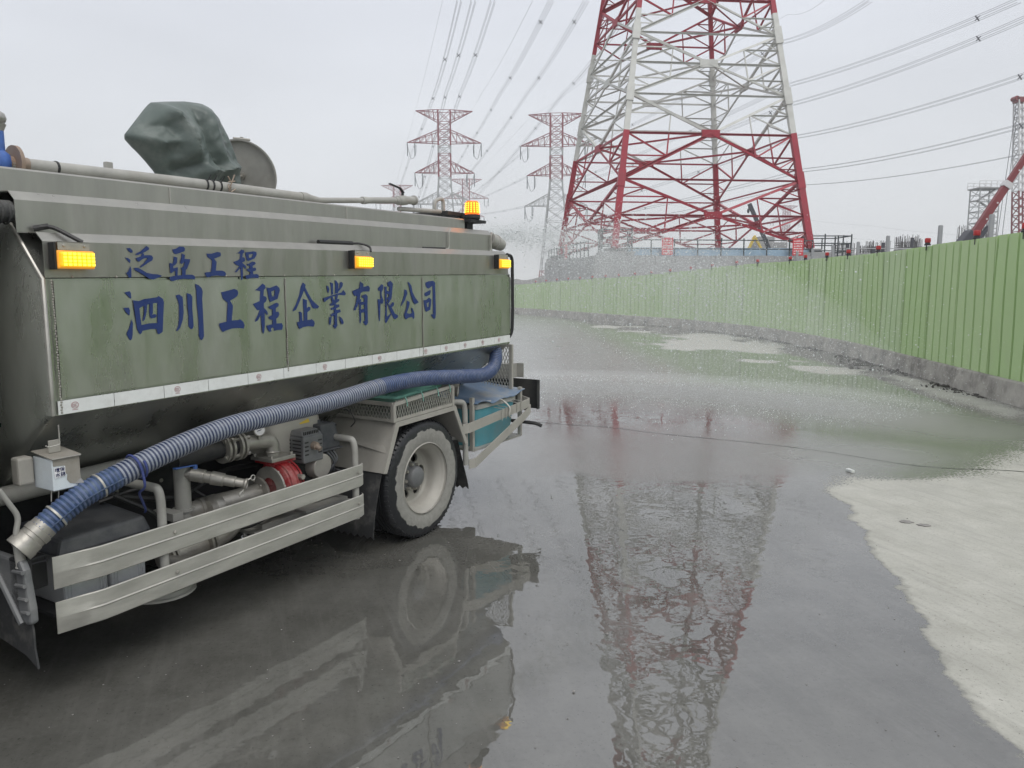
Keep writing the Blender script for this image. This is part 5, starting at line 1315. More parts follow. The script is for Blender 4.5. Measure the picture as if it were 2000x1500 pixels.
def wheel(u, w, flip=False, inner=False):
    e_ = empty('wheel', U(u, w, .43), math.pi if flip else 0, truck)
    e_.rotation_euler = (0, 0, math.pi if flip else 0)
    put('tyre', tyre_me, e_)
    if not inner:
        put('rim', rim_me, e_); put('wheel_disc', disc_me, e_); put('hub', hub_me, e_)
        for k in range(8):
            t = k * math.pi / 4 + .2; o = put('wheel_nut', nut_me, e_); o.location = (.092 * math.cos(t), 0, .092 * math.sin(t))
    return e_
wheel(.19, 0.0); wheel(.19, -.27, inner=True); wheel(.19, -2.3, True); wheel(.19, -2.03, True, True)
wheel(-3.5, -.03); wheel(-3.5, -2.27, True)

# rear mudguard with sheet front, trim and rubber flaps
mg = empty('rear_mudguard', U(0, 0, 0), 0, truck)
A_, B_, C_, D_ = (-.300, .572), (-.156, .884), (.523, .905), (.684, .604)
mb = MB(); wi, wo = -.60, .022; th = .006
for (p, q) in ((A_, B_), (B_, C_), (C_, D_)):
    n2 = Vector((-(q[1] - p[1]), q[0] - p[0])).normalized() * th
    mb.hexa([U(p[0], wo, p[1]), U(q[0], wo, q[1]), U(q[0], wi, q[1]), U(p[0], wi, p[1]), U(p[0] + n2.x, wo, p[1] + n2.y), U(q[0] + n2.x, wo, q[1] + n2.y), U(q[0] + n2.x, wi, q[1] + n2.y), U(p[0] + n2.x, wi, p[1] + n2.y)])
part('guard_sheet', mb, M['dusty'], mg)
mb = MB(); wt = .024
loopo = [U(A_[0] - .006, wt, A_[1]), U(B_[0] - .012, wt, B_[1] + .012), U(C_[0] + .012, wt, C_[1] + .012), U(D_[0] + .006, wt, D_[1]), U(D_[0] - .026, wt, D_[1] - .004), U(C_[0] - .012, wt, C_[1] - .022), U(B_[0] + .020, wt, B_[1] - .022), U(A_[0] + .030, wt, A_[1] - .006)]
mb.loops([loopo], (0, .022, 0)); part('arch_trim', mb, M['dusty'], mg, None, .002)
mb = MB(); mb.hexa([U(-.215, .0, .735), U(-.235, .0, .690), U(-.240, -.40, .752), U(-.224, -.40, .80), U(-.225, .0, .742), U(-.25, .0, .697), U(-.255, -.40, .757), U(-.234, -.40, .805)]); part('stiffener', mb, M['dusty'], mg)
mb = MB(); tbox(mb, -.26, -.255, -.1, -.02, .575, .60); part('clip', mb, M['dusty'], mg)
def flap(pts, wi_, wo_, name, teeth=9):
    mb = MB(); n_ = teeth * 2
    rows = []
    for (u, z) in pts: rows.append([U(u, wi_ + (wo_ - wi_) * k / n_, z) for k in range(n_ + 1)])
    u, z = pts[-1]
    rows.append([U(u + .004, wi_ + (wo_ - wi_) * k / n_, z - (.026 if k % 2 == 0 else .004)) for k in range(n_ + 1)])
    N1 = n_ + 1
    for off in (0, .006):
        o = len(mb.v)
        for r_ in rows: mb.v += [tuple(p + Vector((off, 0, 0))) for p in r_]
        for i in range(len(rows) - 1):
            for k in range(n_): mb.f.append([o + i * N1 + k, o + i * N1 + k + 1, o + (i + 1) * N1 + k + 1, o + (i + 1) * N1 + k]); mb.m.append(0)
    T = len(rows) * N1
    for i in range(len(rows) - 1):
        for k in (0, n_): mb.f.append([i * N1 + k, (i + 1) * N1 + k, T + (i + 1) * N1 + k, T + i * N1 + k]); mb.m.append(0)
    for i in (0, len(rows) - 1):
        for k in range(n_): mb.f.append([i * N1 + k, i * N1 + k + 1, T + i * N1 + k + 1, T + i * N1 + k]); mb.m.append(0)
    return part(name, mb, M['rubber'], mg, 40)
flap([(-.286, .60), (-.318, .50), (-.352, .38), (-.378, .27), (-.390, .165)], -.58, -.005, 'mud_flap', 10)
flap([(.660, .62), (.70, .50), (.745, .38), (.78, .29), (.80, .225)], -.55, -.05, 'mud_flap', 9)

# expanded-metal basket on the mudguard
def diamonds(mb, o, ex, ey, W, H, nx, ny, t=.0028):
    o, ex, ey = Vector(o), Vector(ex).normalized(), Vector(ey).normalized(); nn = ex.cross(ey)
    for j in range(ny):
        for i in range(nx):
            for s_ in (0, 1):
                x0, x1 = (i + .5 * ((j + 0) % 2) * 0) / nx * W, (i + .5) / nx * W
                if s_: x0, x1 = x1, (i + 1) / nx * W
                y0, y1 = j / ny * H, (j + 1) / ny * H
                a, b = (y0, y1) if (s_ + j) % 2 == 0 else (y1, y0)
                p, q = o + ex * x0 + ey * a, o + ex * x1 + ey * b
                mb.beam(p, q, t * 1.3, t, nn)
bk = empty('mesh_basket', U(0, 0, 0), 0, truck)
bz0, bz1 = (lambda u: .898 + .031 * (u + .156)), (lambda u: 1.018 + .072 * (u + .18))
fr = MB()
for (u, w) in ((-.178, .010), (.505, .010), (.505, -.56), (-.178, -.56)):
    fr.beam(U(u, w, bz0(u)), U(u, w, bz1(u)), .026, .026, (1, 0, 0))
for (a, b) in (((-.178, .010), (.505, .010)), ((.505, .010), (.505, -.56)), ((-.178, -.56), (.505, -.56)), ((-.178, .010), (-.178, -.56))):
    fr.beam(U(*a, bz1(a[0])), U(*b, bz1(b[0])), .024, .024); fr.beam(U(*a, bz0(a[0]) + .012), U(*b, bz0(b[0]) + .012), .02, .02)
part('basket_frame', fr, M['dusty'], bk)
mb = MB(); diamonds(mb, U(-.165, .012, bz0(-.165)), U(.67, 0, .034), (0, 0, 1), .66, .145, 24, 5); part('side_mesh', mb, M['galv'], bk)
mb = MB(); diamonds(mb, U(-.180, -.55, bz0(-.18)), U(0, 1, 0), (0, 0, 1), .55, .125, 20, 5); part('front_mesh', mb, M['galv'], bk)
mb = MB(); diamonds(mb, U(.507, -.55, bz0(.5)), U(0, 1, 0), (0, 0, 1), .55, .15, 20, 5); part('rear_mesh', mb, M['galv'], bk)

# guard rails with two support hoops
def rail(zt, name):
    mb = MB(); prof_ = [(-.001, 0), (.003, .004), (.003, .064), (.0065, .070), (.003, .076), (.003, .138), (-.001, .142)]
    st = [(-2.412, -.016), (-2.36, -.006), (-2.29, .008), (-2.262, .016), (-2.22, .0235), (-1.8, .024), (-1.2, .024), (-.7, .024), (-.53, .022), (-.490, .006), (-.478, -.014)]
    k = len(prof_)
    for off in (0, -.004):
        o = len(mb.v)
        for u, w in st:
            for dw, dz in prof_:
                cre = 1 if -2.33 < u else .25
                mb.v.append(tuple(U(u, w + dw * cre + off, zt - .142 + dz + .012 * (u + 2.25))))
        for i in range(len(st) - 1):
            for j in range(k - 1): mb.f.append([o + i * k + j, o + (i + 1) * k + j, o + (i + 1) * k + j + 1, o + i * k + j + 1]); mb.m.append(0)
    T = len(st) * k
    for i in range(len(st) - 1):
        for j in (0, k - 1): mb.f.append([i * k + j, (i + 1) * k + j, T + (i + 1) * k + j, T + i * k + j]); mb.m.append(0)
    for i in (0, len(st) - 1):
        for j in range(k - 1): mb.f.append([i * k + j, i * k + j + 1, T + i * k + j + 1, T + i * k + j]); mb.m.append(0)
    r_ = part(name, mb, M['galv'], truck, 28)
    for u in (-1.86, -.56):
        mb = MB(); mb.lathe([(0, .008), (.008, .006), (.010, 0)], U(u, .033, zt - .045 + .012 * (u + 2.25)), (0, -1, 0), 8); part('bolt', mb, M['cast'], r_)
rail(.662, 'guard_rail'); rail(.462, 'guard_rail')
for u, dz in ((-1.90, 0), (-.545, .0)):
    mb = MB(); mb.tube(fillet([U(u - .05, -.62, .86), U(u - .02, -.05, .85), U(u, -.006, .84), U(u, -.006, .33)], .10, 8), .0215, 12); part('rail_support', mb, M['grey_paint'], truck, 40)

# pump set on its tray
pu = empty('pump_engine', U(0, 0, 0), 0, truck)
mb = MB(); tbox(mb, -1.25, -.45, -.75, -.13, .40, .418); tbox(mb, -1.2, -.5, -.20, -.12, .418, .45); tbox(mb, -.92, -.60, -.16, -.06, .452, .466); tbox(mb, -.78, -.55, -.24, -.13, .49, .505); part('mount_tray', mb, M['grey_paint'], pu)
mb = MB(); mb.lathe([(0, .0), (.10, .0), (.135, .02), (.14, .06), (.135, .11), (.10, .135), (0, .135)], U(-1.085, -.16, .640), (1, .0, 0), 28); mb.tube([U(-1.02, -.19, .66), U(-1.04, -.19, .785)], [.075, .055], 16); tbox(mb, -1.10, -.93, -.28, -.12, .775, .795); part('pump_volute', mb, M['red_paint'], pu, 35, .004)
mb = MB(); tbox(mb, -1.125, -.945, -.285, -.105, .796, .818); part('flange_plate', mb, M['cast'], pu, None, .003)
mb = MB(); mb.tube(fillet([U(-1.04, -.195, .818), U(-1.04, -.195, .905), U(-1.12, -.195, .918), U(-1.26, -.205, .918)], .085, 8), .042, 16); mb.lathe([(.044, 0), (.05, .006), (.044, .014)], U(-1.04, -.195, .835), (0, 0, 1), 18); part('elbow_pipe', mb, M['cast'], pu, 40)
for u in (-1.262, -1.290, -1.345, -1.375):
    mb = MB(); mb.lathe([(.0, 0), (.082, 0), (.082, .014), (.0, .014)], U(u, -.207, .918), (-1, 0, 0), 24); f_ = part('pipe_flange', mb, M['cast'], pu, 35)
    for k in range(4):
        t = k * math.pi / 2 + .78; b_ = MB(); b_.lathe([(0, .022), (.011, .02), (.011, -.036), (0, -.036)], U(u + .012, -.207 + .064 * math.cos(t), .918 + .064 * math.sin(t)), (1, 0, 0), 6); part('bolt', b_, M['cast'], pu, 30)
mb = MB(); mb.tube([U(-1.30, -.207, .918), U(-1.345, -.207, .918)], .058, 16); part('check_valve', mb, M['chassis'], pu, 40)
mb = MB(); mb.tube([U(-1.39, -.207, .918), U(-1.66, -.23, .905)], .05, 16); part('suction_pipe', mb, M['chassis'], pu, 40)
ga = empty('pressure_gauge', U(-1.165, -.155, .992), 0, pu)
mb = MB(); mb.lathe([(0, -.012), (.030, -.012), (.034, -.008), (.034, .010), (.029, .012)], (0, 0, 0), (-.35, -.93, 0), 26)
mb.tube([(0, .0, -.03), (0, 0, -.055)], .008, 8); part('gauge_case', mb, M['cast'], pu, 40).location = ga.location
mb = MB(); mb.lathe([(0, .0105), (.0292, .0105)], (0, 0, 0), (-.35, -.93, 0), 26); part('gauge_dial', mb, M['paper'], pu).location = ga.location
mb = MB(); mb.beam((-.022, -.0115, -.002), (.012, -.0125, .004), .0035, .002, (0, 1, 0)); part('gauge_needle', mb, M['ink'], pu).location = ga.location
bpy.data.objects.remove(ga)
# engine
mb = MB(); tbox(mb, -.885, -.722, -.315, -.100, .742, .905); mb.hexa([U(-.885, -.100, .905), U(-.722, -.100, .905), U(-.722, -.315, .905), U(-.885, -.315, .905), U(-.870, -.135, .938), U(-.735, -.135, .938), U(-.735, -.29, .938), U(-.870, -.29, .938)]); part('muffler_guard', mb, M['engine_grey'], pu, None, .008)
mb = MB()
for k in range(6):
    z = .765 + k * .022
    mb.box((-.8868, .12, z), (-.8846, .19, z + .008)); mb.box((-.8868, .205, z), (-.8846, .30, z + .008))
for k in range(4):
    z = .79 + k * .025; mb.box((-.875, .0985, z), (-.845, .0998, z + .009)); mb.box((-.765, .0985, z), (-.733, .0998, z + .009))
for k in range(9): mb.box((-.872 + k * .0145, .1085, .912), (-.866 + k * .0145, .112, .934))
part('guard_louvre', mb, M['black'], pu)
mb = MB(); mb.tube([U(-.805, -.10, .845), U(-.805, -.07, .842)], [.026, .024], 14); mb.tube([U(-.805, -.075, .842), U(-.800, -.045, .825)], [.017, .015], 10); part('exhaust_tip', mb, M['rust'], pu, 40)
mb = MB()
n_, rows = 20, []
for (z, s_) in ((.80, .98), (.93, 1), (.985, .96), (1.015, .84), (1.028, .5), (1.03, .01)):
    rows.append([U(-.80 + .23 * s_ * math.copysign(abs(math.cos(t)) ** .45, math.cos(t)), -.40 + .19 * s_ * math.copysign(abs(math.sin(t)) ** .45, math.sin(t)), z) for t in np.linspace(0, 2 * math.pi, n_ + 1)[:-1]])
for r_ in rows: mb.v += [tuple(p) for p in r_]
for i in range(len(rows) - 1):
    for k in range(n_): mb.f.append([i * n_ + k, i * n_ + (k + 1) % n_, (i + 1) * n_ + (k + 1) % n_, (i + 1) * n_ + k]); mb.m.append(0)
part('fuel_tank', mb, M['dusty'], pu, 50)
mb = MB(); mb.lathe([(0, .05), (.045, .05), (.05, .045), (.05, .0)], U(-.84, -.36, 1.015), (0, 0, 1), 18); part('fuel_cap', mb, M['engine_grey'], pu, 40)
mb = MB(); mb.hexa([U(-.71, -.13, .79), U(-.54, -.13, .79), U(-.54, -.36, .79), U(-.71, -.36, .79), U(-.69, -.15, .945), U(-.56, -.15, .945), U(-.56, -.34, .945), U(-.69, -.34, .945)]); tbox(mb, -.72, -.53, -.38, -.12, .776, .79); part('air_cleaner', mb, M['engine_dark'], pu, None, .012)
mb = MB(); mb.lathe([(0, .02), (.022, .018), (.028, 0)], U(-.625, -.245, .945), (0, 0, 1), 14); part('air_cleaner_knob', mb, M['engine_dark'], pu, 40)
mb = MB(); tbox(mb, -.88, -.58, -.50, -.18, .48, .76); part('engine_block', mb, M['chassis'], pu, None, .02)
mb = MB(); mb.tube([U(-.72, -.18, .70), U(-.72, -.11, .695)], [.085, .075], 18); part('recoil_cover', mb, M['dusty'], pu, 40, .004)
mb = MB(); mb.tube([U(-.93, -.20, .75), U(-.90, -.18, .60)], .022, 10); part('exhaust_pipe', mb, M['rust'], pu, 40)
for k in range(3):
    mb = MB(); mb.tube(fillet([U(-.66 + k * .03, -.15, .78), U(-.62 + k * .02, -.11, .72), U(-.6 - k * .03, -.14, .64)], .04), .008, 6); part('control_linkage', mb, M['engine_dark'], pu, 40)
# suction side and delivery pipes behind the rails
mb = MB(); mb.tube(fillet([U(-1.06, -.24, .60), U(-1.25, -.24, .60), U(-1.50, -.27, .60)], .06), .058, 16); mb.lathe([(.058, 0), (.10, 0), (.10, .016), (.058, .016)], U(-1.13, -.24, .60), (1, 0, 0), 22); part('inlet_pipe', mb, M['cast'], pu, 40)
mb = MB(); mb.tube([U(-1.60, -.26, .36), U(-1.60, -.26, .95)], .042, 16); mb.lathe([(.043, 0), (.055, 0), (.055, .014), (.043, .014)], U(-1.60, -.26, .62), (0, 0, 1), 18); part('riser_pipe', mb, M['grey_paint'], truck, 40)
va = empty('drain_valve', U(0, 0, 0), 0, truck)
p0, p1 = U(-1.60, -.25, .825), U(-1.405, .008, .755)
mb = MB(); mb.tube([p0.lerp(p1, t) for t in (0, .12, .13, .34, .35, .44, .45, .64, .65, .82, .83, 1)], [.03, .03, .036, .036, .031, .031, .037, .035, .029, .029, .024, .024], 16); part('valve_body', mb, M['cast'], va, 40)
mb = MB(); mb.tube([p0.lerp(p1, .985), p0.lerp(p1, 1.01)], [.031, .031], 18, cap=False); mb.tube([p0.lerp(p1, 1.01), p0.lerp(p1, .93)], [.031, .021], 18, cap=False); part('coupling_mouth', mb, M['cast'], va, 40)
for sg in (1, -1):
    cc = p1 + Vector((.02 * sg, -.005, .026 * sg)); ring = [cc + Vector((.014 * math.cos(t) + .02 * sg, 0, .014 * math.sin(t) + (-.02 if sg < 0 else 0))) for t in np.linspace(0, 2 * math.pi, 15)]
    mb = MB(); mb.tube(ring, .0028, 6); mb.tube([p1 + Vector((.01 * sg, 0, .02 * sg)), ring[7]], .004, 6); part('cam_ring', mb, M['galv'], va, 40)
mb = MB(); pm = p0.lerp(p1, .2); mb.tube([pm, pm + Vector((0, 0, .055))], .012, 8); mb.beam(pm + Vector((0, 0, .055)), pm + Vector((-.13, -.01, .062)), .022, .006); part('valve_lever', mb, M['blue_valve'], va)
lp = empty('lower_pipework', U(0, 0, 0), 0, truck)
mb = MB(); mb.tube([U(-1.78, -.22, .405), U(-1.48, -.20, .425)], .05, 16); part('cross_pipe', mb, M['cast'], lp, 40)
for u in (-1.76, -1.735, -1.53, -1.505):
    mb = MB(); mb.lathe([(0, 0), (.088, 0), (.088, .014), (0, .014)], U(u, -.21, .41 + (u + 1.75) * .07), (1, 0, .07), 22); part('pipe_flange', mb, M['cast'], lp, 35)
mb = MB(); mb.tube(fillet([U(-1.48, -.2, .425), U(-1.38, -.2, .44), U(-1.28, -.2, .52), U(-1.15, -.22, .56)], .08), .048, 14); part('bend_pipe', mb, M['cast'], lp, 40)
mb = MB(); mb.tube([U(-1.78, -.15, .42), U(-1.70, -.02, .40)], .03, 12); part('branch_pipe', mb, M['cast'], lp, 40)
mb = MB(); mb.lathe([(0, 0), (.17, 0), (.17, .010), (.155, .014), (.155, .035), (.15, .035), (.15, .014), (0, .014)], U(-1.80, -.20, .255), (0, 0, 1), 30); part('hose_tray', mb, M['grey_paint'], truck, 35)
mb = MB(); mb.tube([U(-1.80, -.20, .27), U(-1.80, -.20, .36)], .03, 10); part('tray_stem', mb, M['grey_paint'], truck)
mb = MB(); mb.tube(fillet([U(-2.6, -.42, .86), U(-2.1, -.40, .88), U(-1.6, -.38, .90)], .1), .042, 14); part('long_pipe', mb, M['grey_paint'], truck, 40)
for k, pts in enumerate(([U(-1.5, -.3, .7), U(-1.42, -.25, .62), U(-1.30, -.22, .50)], [U(-2.0, -.35, .75), U(-1.8, -.3, .78), U(-1.7, -.28, .70)], [U(-.55, -.30, 1.0), U(-.42, -.20, 1.01), U(-.38, -.15, .93), U(-.45, -.12, .9)])):
    mb = MB(); mb.tube(smoothpath(pts, 8), .010 if k < 2 else .004, 6); part('cable', mb, M['black'], truck, 40)

# batteries under a black lid
ba = empty('battery_tray', U(0, 0, 0), 0, truck)
for u0, u1, z0 in ((-2.335, -2.135, .395), (-2.120, -1.945, .405)):
    mb = MB(); tbox(mb, u0, u1, -.42, -.09, z0, .625); b_ = part('battery', mb, M['battery'], ba, None, .006)
    for u in (u0 + .006, u1 - .036):
        for k in range(3):
            mb = MB(); mb.tube([U(u + k * .014, -.0885, z0 + .02), U(u + k * .014, -.0885, .62)], .004, 6); part('case_rib', mb, M['battery'], ba)
mb = MB(); mb.hexa([U(-2.37, -.05, .632), U(-1.92, -.05, .632), U(-1.92, -.46, .632), U(-2.37, -.46, .632), U(-2.34, -.07, .705), U(-1.945, -.07, .715), U(-1.945, -.44, .74), U(-2.34, -.44, .725)]); part('battery_lid', mb, M['engine_dark'], ba, None, .016)
mb = MB(); tbox(mb, -2.40, -1.90, -.46, -.06, .375, .393); part('tray', mb, M['chassis'], ba)
mb = MB(); tbox(mb, -2.47, -2.40, -.22, -.08, .52, .66); tbox(mb, -2.475, -2.395, -.225, -.075, .628, .64); part('relay_box', mb, M['black'], truck, None, .008)
mb = MB(); mb.lathe([(.0, 0), (.085, 0), (.09, .03), (0, .03)], U(-1.90, -.3, .50), (1, 0, 0), 20)
for k in range(22):
    t = k * math.pi / 11; mb.beam(U(-1.885, -.3 + .088 * math.cos(t), .50 + .088 * math.sin(t)), U(-1.885, -.3 + .102 * math.cos(t), .50 + .102 * math.sin(t)), .02, .01)
part('gear_wheel', mb, M['rust'], truck)
# cam-lock end, hand lever
mb = MB(); mb.tube(fillet([U(-2.60, .0, 1.0), U(-2.535, .0, .875), U(-2.555, .0, .80), U(-2.545, .0, .735)], .03), .011, 10); part('lever_rod', mb, M['grey_paint'], truck, 40)
mb = MB(); mb.tube([U(-2.548, .0, .765), U(-2.547, .0, .76), U(-2.542, .0, .675), U(-2.541, .0, .668)], [.022, .019, .019, .023], 12); part('lever_grip', mb, M['grey_paint'], truck, 40)
mb = MB(); tbox(mb, -2.56, -2.50, -.06, .0, .42, .70); part('lever_bracket', mb, M['chassis'], truck, None, .006)

# meter box
mbx = empty('meter_box', U(0, 0, 0), 0, truck)
mb = MB(); tbox(mb, -2.402, -2.285, -.125, .020, .950, 1.085); part('case', mb, M['box_white'], mbx, None, .004)
mb = MB(); mb.hexa([U(-2.406, .026, 1.086), U(-2.281, .026, 1.086), U(-2.281, -.128, 1.104), U(-2.406, -.128, 1.104), U(-2.406, .026, 1.090), U(-2.281, .026, 1.090), U(-2.281, -.128, 1.108), U(-2.406, -.128, 1.108)]); part('lid', mb, M['film'], mbx)
mb = MB(); mb.tube([U(-2.404, .027, 1.087), U(-2.283, .027, 1.087)], .004, 8); part('hinge', mb, M['cast'], mbx)
mb = MB(); tbox(mb, -2.375, -2.325, -.05, -.045, 1.10, 1.155); part('hasp', mb, M['dusty'], mbx, None, .003)
mb = MB()                                 # brown film still stuck on the door
mb.loops([[U(-2.398, .0215, 1.083), U(-2.287, .0215, 1.083), U(-2.287, .0215, .985), U(-2.312, .0215, .966), U(-2.333, .0215, .972), U(-2.345, .0215, .99), U(-2.342, .0215, 1.012), U(-2.350, .0215, 1.02), U(-2.350, .0215, 1.052), U(-2.398, .0215, 1.056)]], (0, .0008, 0)); part('protective_film', mb, M['film'], mbx)
mb = MB(); mb.loops([[U(-2.287, .022, .985), U(-2.312, .022, .966), U(-2.282, .040, .965)]], (0, .0008, .001)); part('peeled_film', mb, M['engine_grey'], mbx)
mb = MB(); mb.loops([[U(-2.395, .0225, 1.048), U(-2.349, .0225, 1.050), U(-2.350, .0225, 1.008), U(-2.394, .0225, 1.004)]], (0, .0006, 0)); part('sticker', mb, M['paper'], mbx)
GL = {  # four small characters drawn on a 10 x 10 grid
 'huan': "0,9 3,9;0,6 3,6;0,3 3,4;1.5,9 1.5,3;4,9.5 10,9.5;4,9.5 4,7.5;10,9.5 10,7.5;4,7.5 10,7.5;6,9.5 6,7.5;8,9.5 8,7.5;3.5,6.5 10,6.5;5,5.5 9,5.5;5,5.5 5,4;9,5.5 9,4;5,4 9,4;6.5,4 3.5,1;5.5,3 6,0;6,0 7,1;9,3 7.5,2;7,3.5 10,0",
 'bao': "2.5,10 0,6;1.5,7 1.5,0;4,9.5 9,9.5;4,9.5 4,6.5;9,9.5 9,6.5;4,6.5 9,6.5;3,5 10,5;6.5,6.5 6.5,0;6.5,5 3,1;6.5,5 10,1",
 'shui': "5,10 5,0;5,0 4,1;0,7 4,7;4,7 0,1;9,8.5 6,6;5.5,7 10,1",
 'biao': "2,10 0,7;2,10 4,7.5;1,7 3.5,7;0,5 4,5;2,7 2,1;0.5,4 1,2.5;3.5,4 3,2.5;0,1 4,1.5;5,9 10,9;5.5,7.5 9.5,7.5;5,6 10,6;7.5,10 7.5,6;7.5,6 5,3;6.5,4 6.5,0.5;6.5,0.5 8,1.5;9.5,5 8,4;7.5,5.5 10,1"}
mb = MB(); li = 0
for key, (cu, cz) in (('huan', (-2.392, 1.029)), ('bao', (-2.371, 1.030)), ('shui', (-2.391, 1.008)), ('biao', (-2.370, 1.009))):
    for sg in GL[key].split(';'):
        a_, b_ = [tuple(float(v) for v in p.split(',')) for p in sg.split(' ')]
        mb.beam(U(cu + a_[0] * .0018, .0236 + li * .00002, cz + a_[1] * .0018), U(cu + b_[0] * .0018, .0236 + li * .00002, cz + b_[1] * .0018), .0021, .0004, (0, 1, 0)); li += 1
part('sticker_characters', mb, M['ink'], mbx)
mb = MB(); tbox(mb, -2.475, -2.41, -.16, -.10, .97, 1.09); part('mount_plate', mb, M['dusty'], mbx, None, .01)
for u in (-2.39, -2.36):
    mb = MB(); mb.tube([U(u, -.02, .95), U(u - .004, -.02, .90)], .0025, 5); part('wire_end', mb, M['galv'], mbx)
mb = MB(); mb.tube(fillet([U(-2.355, .006, 1.225), U(-2.352, .0, 1.15), U(-2.352, .0, 1.14), U(-2.40, .0, 1.136), U(-2.41, .0, 1.145)], .012), .0028, 6); part('rope_hook', mb, M['galv'], truck, 40)

# front mudguard and flap, cab
fg = empty('front_mudguard', U(0, 0, 0), 0, truck)
mb = MB(); n_ = 6
outl = [(-.55, .70), (.02, .70), (.045, .66), (.075, .50), (.075, .44), (.03, .425), (-.12, .60), (-.55, .66)]
mb.loops([[U(-2.56, w, z) for w, z in outl]], (.035, 0, 0)); part('guard_shell', mb, M['engine_grey'], fg, None, .012)
mb = MB(); mb.tube([U(-2.566, -.16, .64), U(-2.566, .02, .435)], .014, 8); part('guard_lip', mb, M['engine_grey'], fg, 40)
for k in range(4):
    mb = MB(); z = .65 - k * .055; mb.tube([U(-2.565, -.02 + k * .015, z), U(-2.565, .055 + k * .006, z + .006)], .008, 8); part('guard_rib', mb, M['engine_grey'], fg, 40)
mb = MB(); mb.loops([[U(-2.545, -.55, .66), U(-2.545, .04, .47), U(-2.545, .055, .40), U(-2.548, .06, .33), U(-2.552, .085, .25), U(-2.55, .0, .285), U(-2.548, -.2, .31), U(-2.548, -.55, .32)]], (.008, 0, 0)); part('mud_flap', mb, M['rubber'], fg)
cb_ = empty('cab', U(0, 0, 0), 0, truck)
sec = [(-2.60, .98), (-2.60, 2.25), (-2.72, 2.36), (-3.9, 2.36), (-4.15, 2.2), (-4.42, 1.55), (-4.45, .75), (-4.0, .62), (-3.95, .78), (-3.78, .98), (-3.5, 1.02), (-3.22, .98)]
mb = MB(); mb.loops([[U(u, .012, z) for u, z in sec]], (0, 2.32, 0)); part('cab_shell', mb, M['white_paint'], cb_, None, .03)
mb = MB(); mb.loops([[U(-2.95, .020, 1.55), U(-2.95, .020, 2.12), U(-3.88, .020, 2.12), U(-4.12, .020, 1.55)]], (0, .006, 0)); part('door_window', mb, M['glass'], cb_)
mb = MB(); tbox(mb, -3.2, -3.05, .014, .035, 1.38, 1.41); part('door_handle', mb, M['black'], cb_)
mb = MB(); mb.hexa([U(-4.44, -.1, 1.6), U(-4.44, -2.2, 1.6), U(-4.42, -2.2, 1.6), U(-4.42, -.1, 1.6), U(-4.20, -.15, 2.18), U(-4.20, -2.15, 2.18), U(-4.18, -2.15, 2.18), U(-4.18, -.15, 2.18)]); part('windscreen', mb, M['glass'], cb_)
mb = MB(); tbox(mb, -4.52, -4.40, -2.3, .0, .45, .72); part('bumper', mb, M['white_paint'], cb_, None, .02)

# rear rack, tail plates, rear mesh
rk = empty('rear_rack', U(0, 0, 0), 0, truck)
def flat(pts, h, name):
    mb = MB()
    for a, b in zip(pts, pts[1:]):
        a, b = Vector(a), Vector(b); nn = Vector(((b - a).y, -(b - a).x, 0)).normalized() * .004
        mb.hexa([a - nn, b - nn, b + nn, a + nn, a - nn + Vector((0, 0, h)), b - nn + Vector((0, 0, h)), b + nn + Vector((0, 0, h)), a + nn + Vector((0, 0, h))])
    return part(name, mb, M['dusty'], rk)
flat([U(.64, .010, .680), U(.70, .032, .682), U(1.55, .040, .752), U(1.64, .035, .76), U(1.68, -.08, .775)], .075, 'flat_bar')
flat([U(.74, .0, .385), U(.79, .028, .39), U(1.55, .038, .652), U(1.66, .035, .70), U(1.69, -.06, .72)], .075, 'flat_bar')
mb = MB(); mb.tube(fillet([U(.50, -.14, .93), U(.66, -.04, .925), U(.715, -.02, .91), U(.725, -.02, .42)], .09, 8), .022, 12); mb.tube([U(.60, -.2, .62), U(.72, -.03, .64)], .016, 8); part('rack_tube', mb, M['grey_paint'], rk, 40)
mb = MB(); tbox(mb, .62, .66, -.6, -.14, .48, .95); part('rack_plate', mb, M['grey_paint'], rk)
mb = MB(); tbox(mb, .86, 1.62, -.50, -.03, .495, .512); part('rack_floor', mb, M['grey_paint'], rk)
for u, w in ((1.60, -.03), (1.60, -.5), (.84, -.03)):
    mb = MB(); tbox(mb, u, u + .03, w - .03, w, .50, .93); part('rack_post', mb, M['dusty'], rk)
mb = MB(); mb.tube(fillet([U(1.64, -.15, .62), U(1.72, .06, .60), U(1.75, .10, .575)], .03), .016, 8); part('step_bar', mb, M['chassis'], rk, 40)
tp_ = empty('tail_plates', U(0, 0, 0), 0, truck)
mb = MB(); tbox(mb, 1.90, 1.906, -.75, -.005, .70, .965); tbox(mb, 1.86, 1.906, -.012, -.005, .70, .965); part('tail_lamp_plate', mb, M['chassis'], tp_)
mb = MB(); tbox(mb, 1.82, 1.95, -.50, -.27, .97, 1.10); tbox(mb, 1.95, 1.956, -.5, -.20, .97, 1.10); part('tail_bracket', mb, M['grey_paint'], tp_)
mb = MB(); tbox(mb, 1.5, 1.92, -2.25, -.45, .62, .70); part('rear_bumper', mb, M['chassis'], tp_)
rmh = empty('rear_mesh_guard', U(0, 0, 0), 0, truck)
mb = MB()
for w in (-.125, -.62): mb.beam(U(1.60, w, .78), U(1.60, w, 1.30), .028, .028, (1, 0, 0))
for z in (.80, 1.29): mb.beam(U(1.60, -.62, z), U(1.60, -.125, z), .024, .024)
part('guard_frame', mb, M['dusty'], rmh)
mb = MB(); diamonds(mb, U(1.60, -.61, .81), U(0, 1, 0), (0, 0, 1), .48, .47, 16, 14, .004); part('guard_mesh', mb, M['galv'], rmh)
wl_ = empty('work_lamp', U(0, 0, 0), 0, truck)
